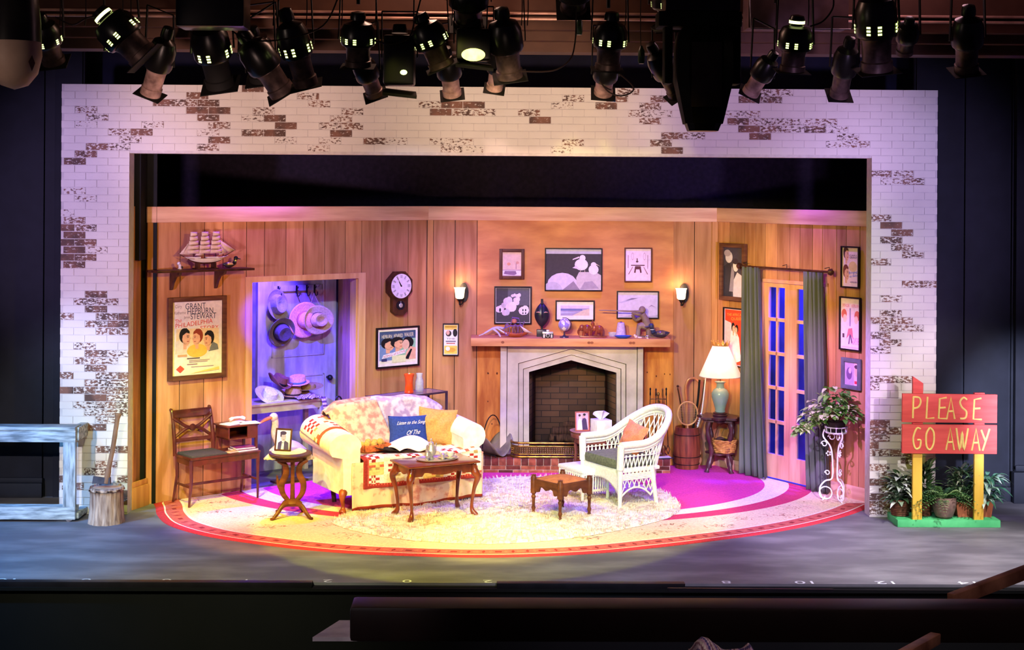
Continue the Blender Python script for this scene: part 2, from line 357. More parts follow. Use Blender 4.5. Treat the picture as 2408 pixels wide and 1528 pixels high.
VEST = mat('vestibule_planks', (190, 138, 100), .6, col2=(160, 112, 82), scale=4, stretch=(3, 3, .4), det=7)
b = B(); n_ = 3
for i in range(n_):   # slanting side wall of the vestibule
    p = V((dr-.005, .11, 0)).lerp(V((pu+.02, VD, 0)), i/n_); q = V((dr-.005, .11, 0)).lerp(V((pu+.02, VD, 0)), (i+1)/n_-.02)
    b.bar(p+V((.02, 0, 1.2)), q+V((.02, 0, 1.2)), .02, 2.4)
struct(b.build('wall_vestibule', VEST, None, WL.a, WL.rz))
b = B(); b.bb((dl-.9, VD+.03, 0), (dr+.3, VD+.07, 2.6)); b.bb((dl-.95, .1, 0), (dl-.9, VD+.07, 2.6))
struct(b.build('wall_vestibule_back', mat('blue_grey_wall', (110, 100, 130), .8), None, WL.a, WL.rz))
o = WL.at((dl+dr)/2-.15, -.32, 2.45); spot('vestibule_spot_blue', o, WL.at((dl+dr)/2-.25, -.6, .6), 700, BLU, 110, .5)
spot('vestibule_spot_warm', (1.2, -3.3, 4.2), WL.at((dl+dr)/2+.1, -.7, 1.2), 20, (1, .7, .35), 14, .3)

# ------------------------------------------------------------ french doors in the right wall
fd = B(); u0, u1, z1 = kl, kr, kz
for q in ((u0, .05, u0+.035), (u1-.035, .05, u1)): fd.bb((q[0], -.02, 0), (q[2], .05, z1))
fd.bb((u0, -.02, z1-.035), (u1, .05, z1))
PDOOR = mat('pink_pine_door', (222, 164, 136), .5, col2=(198, 138, 110), scale=4, stretch=(3, 3, .35), det=7, bump=.03)
door1 = struct(fd.build('door_1', PDOOR, None, WR.a, WR.rz))
um = WR.uz(1857, 800)[0]
GLASSB = mat('night_glass', (40, 50, 120), .08, alpha=.28, trans=.0)
rows = [WR.uz(1830, y)[1] for y in (676, 748, 756, 828, 836, 909, 917, 989, 997, 1070)]
for a, e in ((u0+.035, um-.002), (um+.002, u1-.035)):
    lf = B(); gl = B(); W_ = e-a; st = W_*.19
    zt = z1-.04; c0, c1 = a+st, e-st; mid = (c0+c1)/2; mw = .02
    lf.bb((a, 0, .02), (c0, .035, zt)); lf.bb((c1, 0, .02), (e, .035, zt)); lf.bb((c0, 0, rows[0]), (c1, .035, zt)); lf.bb((c0, 0, .02), (c1, .035, rows[9]))
    lf.bb((mid-mw/2, .002, rows[9]), (mid+mw/2, .033, rows[0]))
    for i in (1, 3, 5, 7): lf.bb((c0, .002, rows[i+1]), (c1, .033, rows[i]))
    leaf = lf.build('door_leaf', PDOOR, door1)
    gl.bb((c0, .016, rows[9]), (c1, .019, rows[0])); gl.build('glass_pane', GLASSB, leaf)
# dusk backing seen through the panes: a painted drop and bushes
b = B(); b.bb((-.2, .9, 0), (1.9, .93, 2.6)); struct(b.build('wall_backing', mat('night_drop', (96, 92, 150), .8, col2=(14, 14, 36), scale=1.6, det=5), None, WR.a, WR.rz))
spot('garden_spot_blue', WR.at(1.15, -.35, 2.75), WR.at(.85, -.9, 1.5), 2600, (.04, .03, 1), 100, .5)

# ------------------------------------------------------------ brick portal
BRK = bpy.data.materials.new('whitewashed_brick'); BRK.use_nodes = True; nt = BRK.node_tree; N = nt.nodes; L = nt.links; pb_ = N['Principled BSDF']; pb_.inputs['Roughness'].default_value = .8
a = N.new('ShaderNodeAttribute'); a.attribute_name = 'Col'; tc = N.new('ShaderNodeTexCoord')
mp = N.new('ShaderNodeMapping'); mp.inputs['Scale'].default_value = (1, 1, 1.9); L.new(tc.outputs['Object'], mp.inputs[0])
nz = N.new('ShaderNodeTexNoise'); nz.inputs['Scale'].default_value = 30; nz.inputs['Detail'].default_value = 5; nz.inputs['Roughness'].default_value = .62; L.new(mp.outputs[0], nz.inputs['Vector'])
ad = N.new('ShaderNodeMath'); ad.operation = 'ADD'; L.new(nz.outputs[0], ad.inputs[0])
sp = N.new('ShaderNodeSeparateColor'); L.new(a.outputs['Color'], sp.inputs[0]); L.new(sp.outputs[0], ad.inputs[1])
rp = N.new('ShaderNodeValToRGB'); rp.color_ramp.elements[0].position = .93; rp.color_ramp.elements[1].position = 1.12; L.new(ad.outputs[0], rp.inputs[0])
n2 = N.new('ShaderNodeTexNoise'); n2.inputs['Scale'].default_value = 3; L.new(tc.outputs['Object'], n2.inputs['Vector'])
r1 = N.new('ShaderNodeValToRGB'); r1.color_ramp.elements[0].color = (*lin((206, 198, 190)), 1); r1.color_ramp.elements[1].color = (*lin((228, 220, 212)), 1); L.new(n2.outputs[0], r1.inputs[0])
n3 = N.new('ShaderNodeTexNoise'); n3.inputs['Scale'].default_value = 7; L.new(tc.outputs['Object'], n3.inputs['Vector'])
r2 = N.new('ShaderNodeValToRGB'); r2.color_ramp.elements[0].position = .4; r2.color_ramp.elements[1].position = .6
r2.color_ramp.elements[0].color = (*lin((86, 62, 54)), 1); r2.color_ramp.elements[1].color = (*lin((128, 88, 72)), 1); L.new(n3.outputs[0], r2.inputs[0])
mx = N.new('ShaderNodeMix'); mx.data_type = 'RGBA'; L.new(rp.outputs[0], mx.inputs[0]); L.new(r1.outputs[0], mx.inputs[6]); L.new(r2.outputs[0], mx.inputs[7]); L.new(mx.outputs[2], pb_.inputs['Base Color'])
bp = N.new('ShaderNodeBump'); bp.inputs['Strength'].default_value = .25; bp.inputs['Distance'].default_value = .006; L.new(nz.outputs[0], bp.inputs['Height']); L.new(bp.outputs[0], pb_.inputs['Normal'])
WEAR = '''597,212,9 464,226,8 390,243,8 435,243,6 489,243,8 222,257,5 464,262,9 519,263,9 624,264,5 248,275,5 490,280,8 592,282,4 651,283,9 222,292,3 350,295,4 512,296,6 674,302,9 260,313,5 330,313,8 490,315,4 596,317,7 651,318,9 317,329,5 517,333,8 667,334,4 248,346,7 290,347,5 487,348,6 187,363,7 160,382,5 197,382,8 197,452,4 223,471,4 167,507,3 200,525,6 170,542,9 222,542,6 155,560,9 197,560,5 170,577,9 222,577,8 155,594,9 203,594,4 168,613,10 223,613,8 200,630,8 218,684,8
740,234,5 757,250,5 840,270,5 815,285,5 770,303,5 825,303,6 810,322,9 770,335,4 885,340,7 910,340,4 740,345,4 1000,253,5 1060,255,9 1090,255,6 1110,253,9 1150,256,5 1070,270,6 1130,272,5 1240,268,6 1300,255,4 1340,235,5 1260,290,9 1265,272,6 1060,325,4 1105,325,4 1045,342,5 1100,342,3 1315,358,4 1345,343,5 1500,222,6 1530,237,7 1475,237,7 1550,240,5 1450,254,8 1515,254,6 1490,272,5 1560,275,4 1520,290,6 1600,325,7 1640,325,5 1575,342,7 1540,342,5 1590,360,9 1560,360,6 1780,218,6 1830,218,5 1755,236,8 1815,236,7 1745,272,5 1715,272,4 1720,290,8 1770,290,5 1825,290,5 1745,308,9 1790,308,6 1840,308,5 1785,325,9 1930,308,7 1990,308,4 1870,290,4 1950,290,5 2010,325,5 2000,343,5 1960,343,4 1330,235,4
2080,412,6 2100,412,5 2080,430,4 2130,430,6 2085,518,6 2075,535,10 2110,552,8 2075,560,7 2100,587,6 2130,605,6 2090,622,6 2150,605,5 2160,660,6 2175,675,6 2100,710,5 2070,745,6 2110,745,6 2060,760,6 2130,760,6 2075,780,6 2140,780,5 2090,798,6 2080,817,5 2070,885,6 2110,885,6 2140,890,5 2060,903,5 2080,995,8 2060,1010,8 2110,1015,7 2090,1030,6 2060,1047,8 2120,1050,8 2080,1065,6 2120,1065,7 2150,1080,7 2070,1100,6 2080,1120,6 2060,1138,8 2100,1150,6 2080,1172,8 2060,1190,7 2100,1190,7 2090,1208,6
215,703,6 260,703,6 245,720,8 200,720,6 170,740,6 240,740,7 285,740,9 215,755,6 260,755,8 240,775,6 290,775,6 190,810,5 225,828,7 265,828,5 220,850,6 260,845,5 235,862,7 160,880,7 245,880,6 290,880,8 205,897,6 260,897,6 155,916,10 180,916,7 245,917,6 290,917,7 225,936,10 275,936,6 250,953,6 185,955,5 290,953,6 210,970,5 270,970,6 240,990,5 230,1005,8 150,1130,9 250,1060,7 290,1060,8 240,1095,6 290,1165,10 290,1185,10 245,1110,6 290,1205,8 290,1130,7 150,1150,7'''
wear = []
for t in WEAR.split():
    x, y, k = map(int, t.split(',')); p = YP(x, y, 0); wear.append((p.x, p.z, k/10))
PX0, PX1, IX0, IX1, PZ, IZ = -3.944, 4.055, -3.326, 3.452, 3.912, 3.286
ph = YP(438.7, 226, 0).x; RH, BW = .0672, .2015
b = B(); rnd = random.Random(4)
b.col(0, 0, 0); b.mi = 1
for q in (((PX0, .006, 0), (IX0, .18, PZ)), ((IX1, .006, 0), (PX1, .18, PZ)), ((IX0, .006, IZ), (IX1, .18, PZ))): b.bb(*q)
r = 0; b.mi = 0
while True:
    zt = PZ-r*RH; zb = zt-RH+.006
    if zb < 0: break
    off = ph + (0 if r % 2 else BW/2); spans = [(PX0, PX1)] if zb > IZ else [(PX0, IX0), (IX1, PX1)]
    i0 = int((PX0-off)/BW)-2
    for i in range(i0, i0+46):
        xa, xb = off+i*BW, off+(i+1)*BW-.006
        for s0, s1 in spans:
            a_, e_ = max(xa, s0), min(xb, s1)
            if e_-a_ < .02: continue
            k = 0
            for wx, wz, ww in wear:
                if xa-.003 < wx < xb+.003 and zb-.004 < wz < zt+.003: k = max(k, ww)
            v_ = (.28+.33*k) if k else rnd.choice([.05, .1, .2, .25]); b.c = (v_, v_, v_, 1)
            b.bb((a_, 0, max(zb, 0)), (e_, .01, min(zt-.001, PZ)))
    r += 1
struct(b.build('wall_portal', [BRK, mat('pale_mortar', (208, 200, 196), .9, col2=(194, 186, 182), scale=20)]))
# ------------------------------------------------------------ stage floor, apron edge, pit, black masking, painted gap shade
SF = -2.27
b = B(); b.bb((-7.5, SF, -.06), (7.5, 3.6, 0))
FLOORM = mat('painted_stage_floor', (98, 95, 99), .55, col2=(140, 136, 138), scale=1.6, stretch=(1, 2.6, 1), det=9, bump=.03, lo=.42, hi=.8)
floor = struct(b.build('floor', FLOORM))
b = B(); b.bb((-7.5, SF-.04, -1.15), (7.5, SF+.001, -.02)); b.bb((-7.5, SF-.07, -.05), (7.5, SF+.001, -.025)); struct(b.build('wall_apron', mat('black_fascia', (9, 8, 8), .6, col2=(6, 6, 6), scale=3)))
b = B(); b.bb((-7.5, -13.6, -1.2), (7.5, SF, -1.15)); struct(b.build('floor_pit', BLACKM))
for px, t in ((10, '10'), (200, '8'), (390, '6'), (583, '4'), (770, '2'), (957, '0'), (1147, '2'), (1708, '8'), (1890, '10'), (2080, '12'), (2273, '14')):
    p = GP(px, 1367+(px-957)*.002); wd = .07*len(t); vs, fs = text_polys(t); b = B(); b.col(235, 235, 240)
    W_ = [b.v((p.x+wd/2-u*wd, SF+.078-q*.075, .0015)) for u, q in vs]
    for f in fs: b.f([W_[j] for j in f])
    b.build('painted_numeral', PAINT, floor)
DRAPE = mat('black_velour_drape', (34, 25, 38), .95, col2=(24, 18, 28), scale=20)
def drape(name, x0, x1, y, z0, z1, n=60, amp=.03, m=DRAPE):
    b = B(); b.grid(lambda u, v: (x0+(x1-x0)*u, y+amp*sin(u*n)*(.6+.4*sin(u*17)), z0+(z1-z0)*v), max(8, int(n*1.6)), 1); return struct(b.build(name, m, sharp=3))
drape('wall_back_drape', -4.2, 4.6, 3.35, 0, 4.6, 90, .02)
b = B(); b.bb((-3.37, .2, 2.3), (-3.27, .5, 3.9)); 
x_ = YP(332, 800, .45).x; b.bb((x_-.05, .45, 0), (x_+.14, .47, 3.9)); struct(b.build('wall_left_gap_shade', BLACKM))  # black strip stands in for the shade in the gap beside the flat
# short return wall behind the portal with its skirting
p0 = V((IX0-.005, .18, 0)); p1 = V((YP(337, 1195, .5).x-.03, .44, 0))
b = B(); b.bar(p0+V((0, 0, 1.4)), p1+V((0, 0, 1.4)), .02, 2.8); struct(b.build('wall_return', mat('return_board', (196, 132, 92), .6, col2=(140, 90, 64), scale=4, stretch=(3, 3, .3)), None))
q0 = V((IX0-.005, .17, 0)); q1 = V((-3.235, .40, 0)); b = B(); b.bar(q0+V((0, 0, .1)), q1+V((0, 0, .1)), .03, .2, .004); b.bar(q0+V((0, 0, .225)), q1+V((-.01, .02, .225)), .02, .05, .008)
struct(b.build('baseboard_return', PINE))
b = B(); b.bb((0, -.02, 0), (WR.uz(1785, 1100)[0], 0, .11), .004); b.bb((kr+.005, -.02, 0), (WR.len+.02, 0, .13), .004); struct(b.build('baseboard_right', PINEH, None, WR.a, WR.rz))
# dark side walls of the house
NAVY = mat('navy_wall', (27, 28, 37), .7, col2=(22, 23, 31), scale=6)
for nm, x0, x1, seams in (('wall_far_left', -6.6, -3.95, (105, 124)), ('wall_far_right', 4.06, 6.6, (2262, 2372))):
    b = B(); y = .75
    b.bb((x0, y, 0), (x1, y+.05, 4.4))
    e = [x0, *[YP(s_, 900, y).x for s_ in seams], x1]
    for i in range(len(e)-1):
        if i == 1 and 'left' in nm: continue
        b.bb((e[i]+.012, y-.03, .0), (e[i+1]-.012, y, 4.3), .006)
    b.bb((x0, y-.07, 0), (e[1] if 'left' in nm else x1, y-.03, .14), .01); b.bb((x0, y-.055, .14), (e[1] if 'left' in nm else x1, y-.03, .19), .012)
    if 'right' in nm: b.bb((e[2], y-.16, 0), (x1, y-.07, .3), .01); b.bb((e[2]+.03, y-.12, .3), (x1, y-.05, .36), .015); b.bb((e[2]+.03, y-.1, .3), (x1, y-.04, 4.3))
    struct(b.build(nm, NAVY))
drape('wall_upper_drape', -7, 7, 1.15, 3.4, 6.2, 120, .02, mat('midnight_drape', (16, 16, 34), .95))
# ceiling beam with ledges
BEAM = mat('brown_beam', (92, 62, 48), .6, col2=(74, 48, 38), scale=3)
b = B(); s_ = -1.5
def zt(y, yy): return YP(1204, y, yy).z
b.bb((-7, s_, zt(28, s_)), (7, s_+.6, 6.0))
b.bb((-7, s_+.10, zt(66, s_)), (7, s_+.6, zt(28, s_)))
b.bb((-7, s_+.22, zt(88, s_)), (7, s_+.6, zt(66, s_)))
b.bb((-7, s_+.34, zt(112, s_)), (7, s_+.6, zt(88, s_)))
struct(b.build('ceiling_beam', BEAM))
b = B(); b.bb((-7, -13.6, 6.2), (7, 3.5, 6.25)); struct(b.build('ceiling', BLACKM))
for y in (33, 46):
    o = B().tube([(-6.5, s_-.05, zt(y, s_)), (6.5, s_-.05, zt(y, s_))], .011, 10).build('conduit', mat('pinkish_conduit', (226, 176, 156), .35, .3))
    tag(o, ('upper' if y == 33 else 'lower')+' of two thin steel conduits running along the ceiling beam', 'pipe')
point('house_light_beam', (-.5, -2.2, 5.1), 52, (1, .55, .4), .3); point('beam_fill_b', (3.2, -2.3, 5.0), 20, (1, .5, .6), .3)  # unseen fill lights that brighten the ceiling beam and conduits
# ------------------------------------------------------------ pictures on the walls
FRB = mat('black_frame', (34, 22, 22), .5, col2=(24, 14, 14)); FRW = mat('brown_frame', (110, 66, 48), .5, col2=(84, 48, 36), scale=6, stretch=(1, 1, 5)); FRG = mat('grey_frame', (112, 112, 116), .6); FRR = mat('chestnut_frame', (104, 52, 34), .5, col2=(80, 38, 24), scale=8)
def head(cx, cy, s, dx=1, hair=(30, 26, 30), skin=(232, 168, 138), tilt=0):
    return [(hair, ell(cx-.12*s*dx, cy+.16*s, .5*s, .52*s, 16)), (skin, rect(cx-.2*s, cy-.8*s, cx+.14*s, cy-.3*s)), (skin, ell(cx+.1*s*dx, cy-.06*s, .4*s, .52*s, 16)), (skin, ell(cx-.24*s*dx, cy-.08*s, .08*s, .12*s, 8)), (tuple(int(q*.86) for q in skin), ell(cx+.02*s*dx, cy-.3*s, .28*s, .16*s, 10)), (skin, ell(cx+.12*s*dx, cy-.22*s, .3*s, .2*s, 10)), ((60, 40, 40), ell(cx+.26*s*dx, cy+.03*s, .07*s, .03*s, 8)), (skin, [(cx+.4*s*dx, cy+.1*s), (cx+.58*s*dx, cy-.08*s), (cx+.38*s*dx, cy-.14*s)]),
            (hair, [(cx-.5*s*dx, cy+.2*s), (cx-.3*s*dx, cy+.62*s), (cx+.1*s*dx, cy+.68*s), (cx+.42*s*dx, cy+.46*s), (cx+.44*s*dx, cy+.28*s), (cx+.1*s*dx, cy+.36*s), (cx-.2*s*dx, cy+.2*s)]), (hair, [(cx+.14*s*dx, cy+.1*s), (cx+.38*s*dx, cy+.12*s), (cx+.38*s*dx, cy+.15*s), (cx+.14*s*dx, cy+.15*s)]), ((176, 70, 60), rect(cx+.16*s*dx, cy-.28*s, cx+.36*s*dx, cy-.23*s)), ]
def picture(W, label, x0, y0, x1, y1, fw, fm, shapes, name='framed_poster', dep=.025, bg=(238, 226, 214), matw=0, matc=(238, 220, 216), cat='poster', off=.014, group=None):
    u0, _ = W.uz(x0, (y0+y1)/2, off); u1, _ = W.uz(x1, (y0+y1)/2, off); _, zt_ = W.uz((x0+x1)/2, y0, off); _, zb_ = W.uz((x0+x1)/2, y1, off)
    w_, h = u1-u0, zt_-zb_; t = thing(name, label, cat, W.at((u0+u1)/2, off, zb_), W.rz, group)
    b = B()
    for q in (((-w_/2, 0), (-w_/2+fw, h)), ((w_/2-fw, 0), (w_/2, h)), ((-w_/2+fw, 0), (w_/2-fw, fw)), ((-w_/2+fw, h-fw), (w_/2-fw, h))): b.bb((q[0][0], -dep, q[0][1]), (q[1][0], 0, q[1][1]), min(.004, fw*.2))
    b.build('frame', fm, t)
    g = fw*.8; iw, ih = w_-2*g, h-2*g
    sh = [(matc if matw else bg, rect(0, 0, 1, 1))]
    if matw:
        mw, mh = matw/iw, matw/ih; sh.append((bg, rect(mw, mh, 1-mw, 1-mh)))
        def rs(p): return [(mw+a*(1-2*mw), mh+c*(1-2*mh)) for a, c in p]
        for s_ in shapes:
            if s_[0] == 'T': _, c, tx, a, e, g_, k = s_[:7]; q = rs([(a, e), (g_, k)]); sh.append(('T', c, tx, *q[0], *q[1], *s_[7:]))
            else: sh.append((s_[0], rs(s_[1])))
    else: sh += shapes
    art('print', t, iw, ih, sh, -dep*.35, g)
    return t
NAVYT = (64, 66, 84); REDT = (222, 70, 50)
S = [('T', (150, 120, 110), 'Cary', .07, .895, .2, .95), ('T', NAVYT, 'GRANT', .27, .885, .66, .965), ('T', (150, 120, 110), 'Katharine', .06, .825, .28, .865), ('T', NAVYT, 'HEPBURN', .31, .82, .81, .895),
     ('T', (150, 120, 110), 'James', .24, .755, .36, .80), ('T', NAVYT, 'STEWART', .37, .75, .87, .825), ('T', REDT, 'The', .07, .70, .2, .755, .02), ('T', REDT, 'PHILADELPHIA', .08, .64, .80, .70, .05), ('T', REDT, 'STORY', .56, .60, .92, .655, .0),
     ((240, 208, 160), [(.08, .3), (.93, .34), (.92, .62), (.1, .63)]), ((232, 208, 190), [(.1, .3), (.34, .3), (.36, .42), (.2, .5), (.08, .46)]), ((238, 188, 84), ell(.5, .33, .2, .09)), ((120, 116, 120), [(.72, .31), (.92, .33), (.9, .4), (.8, .44)])]
S += head(.27, .51, .19, 1) + head(.5, .5, .18, -1, (150, 60, 40)) + head(.72, .47, .18, -1)
S += [((214, 160, 120), rect(.12, .26, .3, .29)), ((110, 90, 90), rect(.3, .225, .55, .24)), ((170, 140, 130), rect(.34, .2, .74, .208)), ((170, 140, 130), rect(.34, .18, .7, .188)), ((150, 110, 110), rect(.3, .15, .5, .16)), ((170, 140, 130), rect(.38, .115, .82, .122)), ((222, 82, 66), [(.09, .1), (.17, .05), (.25, .1), (.17, .15)]), ((238, 200, 120), [(.35, .03), (.93, .06), (.93, .1)])]
picture(WL, 'tall brown-framed film poster with three faces hung below the wooden shelf', 393, 697, 530, 891, .045, FRW, S, dep=.03)
S = [((70, 84, 120), rect(0, .55, 1, 1)), ((120, 140, 190), rect(0, .1, .5, .6)), ((150, 190, 170), rect(.45, .2, 1, .75)), ('T', (240, 226, 190), 'HEPBURN', .06, .79, .34, .9), ('T', (240, 226, 190), 'HENREID', .39, .8, .64, .91), ('T', (240, 226, 190), 'WALKER', .68, .81, .94, .93)]
S += head(.24, .58, .32, 1) + head(.5, .6, .32, 1) + [((30, 26, 30), ell(.78, .62, .16, .18)), ((224, 176, 160), ell(.72, .56, .1, .16)), ((228, 170, 150), [(.68, .1), (1, .1), (1, .45), (.85, .5), (.74, .34)]), ((26, 24, 32), [(.7, .12), (.8, .1), (.9, .4), (.86, .42), (.78, .28)])]
S += [((236, 224, 236), [(.06, .16), (.7, .3), (.72, .42), (.1, .28)]), ('T', (190, 50, 90), 'SONG of LOVE', .1, .18, .7, .25, .13), ((228, 224, 180), rect(.34, .03, .72, .24)), ((60, 60, 110), rect(.05, .08, .2, .16))]
picture(WL, 'wide black-framed film poster with three heads hung below the octagonal clock', 883, 768, 984, 863, .018, FRB, S, matw=.03, matc=(244, 224, 232))
S = [((238, 206, 90), rect(.05, .03, .95, .97)), ((244, 236, 226), rect(.05, .3, .95, .82)), ((34, 30, 30), ell(.8, .72, .16, .13)), ((60, 50, 46), ell(.35, .7, .2, .1)), ((232, 180, 150), ell(.3, .73, .12, .08)), ('T', (60, 60, 70), 'THE', .2, .5, .8, .55), ((120, 110, 120), rect(.15, .42, .85, .46)), ((190, 80, 70), rect(.2, .36, .8, .39)), ((222, 170, 60), ell(.5, .16, .35, .08)), ((236, 232, 220), ell(.3, .2, .15, .07)), ((180, 120, 40), rect(.1, .9, .9, .93))]
picture(WB, 'small narrow yellow poster in black frame between the clock wall and the sconce', 1041, 760, 1079, 836, .012, FRB, S)
# pictures over the mantel
S = [((236, 196, 176), rect(0, .25, 1, 1)), ((232, 160, 120), ell(.35, .5, .09, .06)), ((222, 160, 140), ell(.78, .55, .08, .06)), ((170, 120, 130), rect(.7, .3, .73, .52)), ((150, 110, 140), [(.1, .1), (.6, .05), (.75, .1), (.7, .22), (.15, .22)]), ((190, 150, 170), rect(.0, .24, 1, .27)), ((226, 190, 190), rect(0, 0, 1, .06))]
picture(WB, 'brown-framed small print of a boat and suns above the pansy picture', 1174, 585, 1233, 656, .035, FRR, S, 'framed_picture', cat='picture', off=.028)
S = [((70, 62, 66), rect(0, 0, 1, 1)), ((96, 90, 96), rect(.35, .5, 1, 1))]
for x, y, r, c in ((.12, .38, .11, 230), (.28, .5, .1, 205), (.36, .62, .12, 225), (.62, .66, .08, 240), (.66, .78, .06, 240), (.52, .78, .05, 230), (.6, .56, .08, 232), (.46, .44, .15, 240), (.84, .34, .14, 244), (.3, .28, .1, 214)):
    S += [((c, c-30, c-24), ell(x-.03, y, r, r*.9, 10)), ((c, c-20, c-14), ell(x+.03, y+.02, r*.8, r, 10))]
S += [((40, 30, 34), ell(.12, .36, .03, .06, 8)), ((40, 30, 34), ell(.8, .36, .02, .04, 8)), ((40, 30, 34), ell(.88, .36, .02, .04, 8)), ((40, 30, 34), ell(.8, .27, .02, .03, 8)), ((40, 30, 34), ell(.88, .27, .02, .03, 8))]
picture(WB, 'square black-framed picture of pale pansies behind the wire carriage', 1162, 673, 1250, 762, .016, FRB, S, 'framed_picture', cat='picture', matw=.008, off=.028)
S = [((64, 54, 62), rect(0, 0, 1, .88)), ((196, 190, 204), rect(0, .88, 1, 1)), ((216, 196, 220), ell(.3, .14, .27, .28)), ((196, 178, 200), ell(.12, .0, .18, .2)), ((206, 186, 196), [(.56, 0), (1, 0), (1, .36), (.9, .44), (.6, .44), (.55, .3)]), ((150, 130, 150), [(.3, 0), (.62, 0), (.5, .22)]), ((170, 150, 170), [(.62, .02), (.96, .04), (.84, .22), (.7, .2)])]
S += [((240, 226, 240), ell(.64, .62, .12, .14)), ((240, 226, 240), ell(.66, .78, .055, .075)), ((230, 210, 220), [(.6, .78), (.48, .73), (.49, .76), (.6, .82)]), ((220, 200, 220), [(.55, .6), (.48, .54), (.62, .5)]), ((200, 180, 170), rect(.62, .4, .628, .52)), ((200, 180, 170), rect(.7, .4, .708, .52)),
      ((236, 220, 236), ell(.86, .5, .09, .12)), ((236, 220, 236), ell(.86, .62, .05, .06)), ((210, 190, 180), [(.9, .62), (.98, .58), (.9, .65)])]
picture(WB, 'large black-framed picture of two white gulls standing on rocks', 1281, 583, 1416, 684, .012, FRB, S, 'framed_picture', cat='picture', off=.028)
S = [((90, 50, 60), ell(.46, .6, .05, .03)), ((100, 50, 60), rect(.22, .47, .75, .5)), ((100, 50, 60), [(.38, .46), (.6, .46), (.64, .26), (.58, .25), (.55, .36), (.42, .36), (.4, .25), (.34, .26)]), ((110, 60, 70), rect(.44, .6, .48, .7)), ((150, 90, 110), rect(.1, .4, .12, .8)), ((150, 90, 110), rect(.86, .38, .88, .8)), ((190, 140, 160), ell(.28, .76, .05, .12, 10)), ((236, 206, 222), ell(.28, .76, .04, .1, 10)), ((190, 140, 160), ell(.74, .76, .05, .12, 10)), ((236, 206, 222), ell(.74, .76, .04, .1, 10)), ((140, 80, 90), [(.14, .2), (.3, .44), (.28, .44), (.12, .22)]), ((140, 80, 90), [(.86, .2), (.7, .44), (.72, .44), (.88, .22)])]
picture(WB, 'chestnut-framed pink drawing of a wagon among trees above the snow picture', 1468, 582, 1533, 663, .013, FRR, S, 'framed_picture', cat='picture', bg=(238, 208, 222), off=.028)
S = [((214, 192, 224), rect(0, 0, 1, 1)), ((190, 170, 210), [(.02, .58), (.3, .74), (.6, .8), (.35, .68), (.1, .56)]), ((130, 110, 150), [(.2, .66), (.35, .76), (.5, .76), (.36, .7)]), ((150, 120, 160), [(.76, .4), (.84, .5), (.95, .4), (.84, .46)]), ((190, 170, 200), [(.3, .1), (.7, .04), (1, .12), (1, 0), (0, 0)])]
picture(WB, 'black-framed snowy landscape picture behind the carved hunter', 1450, 684, 1549, 749, .012, FRB, S, 'framed_picture', cat='picture', off=.028)
S = [((170, 150, 190), rect(0, 0, 1, 1)), ((110, 110, 170), rect(0, .5, .75, .66)), ((214, 190, 220), rect(0, .72, 1, 1)), ((220, 190, 180), [(.4, 0), (1, 0), (1, .7), (.8, .55)]), ((190, 180, 220), [(0, .2), (.6, .3), (0, .4)])]
picture(WB, 'black-framed seascape in a wide pale mount behind the globe', 1306, 706, 1398, 754, .014, FRB, S, 'framed_picture', cat='picture', matw=.045, matc=(244, 222, 232), off=.028)
# right wall
S = [((70, 60, 80), rect(0, 0, 1, 1))] + [((50, 44, 58), [(0, 0), (.4, 0), (.5, .5), (.3, .7), (0, .6)]), ((206, 190, 210), ell(.28, .8, .18, .12)), ((170, 150, 170), ell(.2, .88, .17, .07)), ((226, 210, 226), ell(.62, .62, .14, .11)), ((60, 46, 60), ell(.6, .72, .15, .06)), ((214, 196, 220), [(.5, 0), (.98, 0), (.98, .42), (.7, .5), (.48, .3)]), ((150, 136, 160), [(.3, .1), (.5, .1), (.55, .5), (.42, .62)])]
picture(WR, 'brown-framed black and white photograph of a couple above the orange poster', 1697, 572, 1757, 707, .045, FRW, S, 'framed_photograph', cat='picture', matw=.008, dep=.04)
S = [((226, 70, 40), rect(0, 0, 1, 1)), ((240, 190, 190), [(0, 0), (.6, 0), (.5, .5), (.3, .76), (0, .8)]), ((246, 220, 220), [(.2, .06), (.8, .1), (.7, .5), (.5, .66), (.3, .6)]), ('T', (250, 150, 60), 'THE AFRICAN', .1, .88, .9, .93, .02), ('T', (250, 150, 60), 'QUEEN', .3, .80, .9, .86, .02), ((250, 226, 226), ell(.45, .14, .4, .1))] + head(.42, .66, .16, 1) + head(.58, .64, .14, -1)
picture(WR, 'black-framed orange and pink poster partly hidden by curtain and lampshade', 1703, 724, 1757, 862, .013, FRB, S, matw=.012, matc=(240, 200, 224))
S = [((248, 206, 210), rect(0, 0, 1, 1))] + head(.25, .82, .3, 1, (90, 50, 60)) + head(.25, .35, .32, 1, (120, 60, 50)) + [((236, 190, 140), ell(.65, .52, .25, .13)), ('T', (70, 50, 60), 'CARY', .45, .78, .9, .82), ('T', (60, 50, 60), 'GRANT', .45, .72, .92, .77), ('T', (90, 110, 190), 'Bringing', .42, .3, .92, .38, .04), ('T', (90, 110, 190), 'up Baby', .46, .22, .94, .29, .04), ('T', (60, 50, 60), 'HEPBURN', .5, .1, .9, .14)]
picture(WR, 'pink black-framed poster topmost of three beside the brick pillar', 1980, 579, 2023, 677, .014, FRB, S)
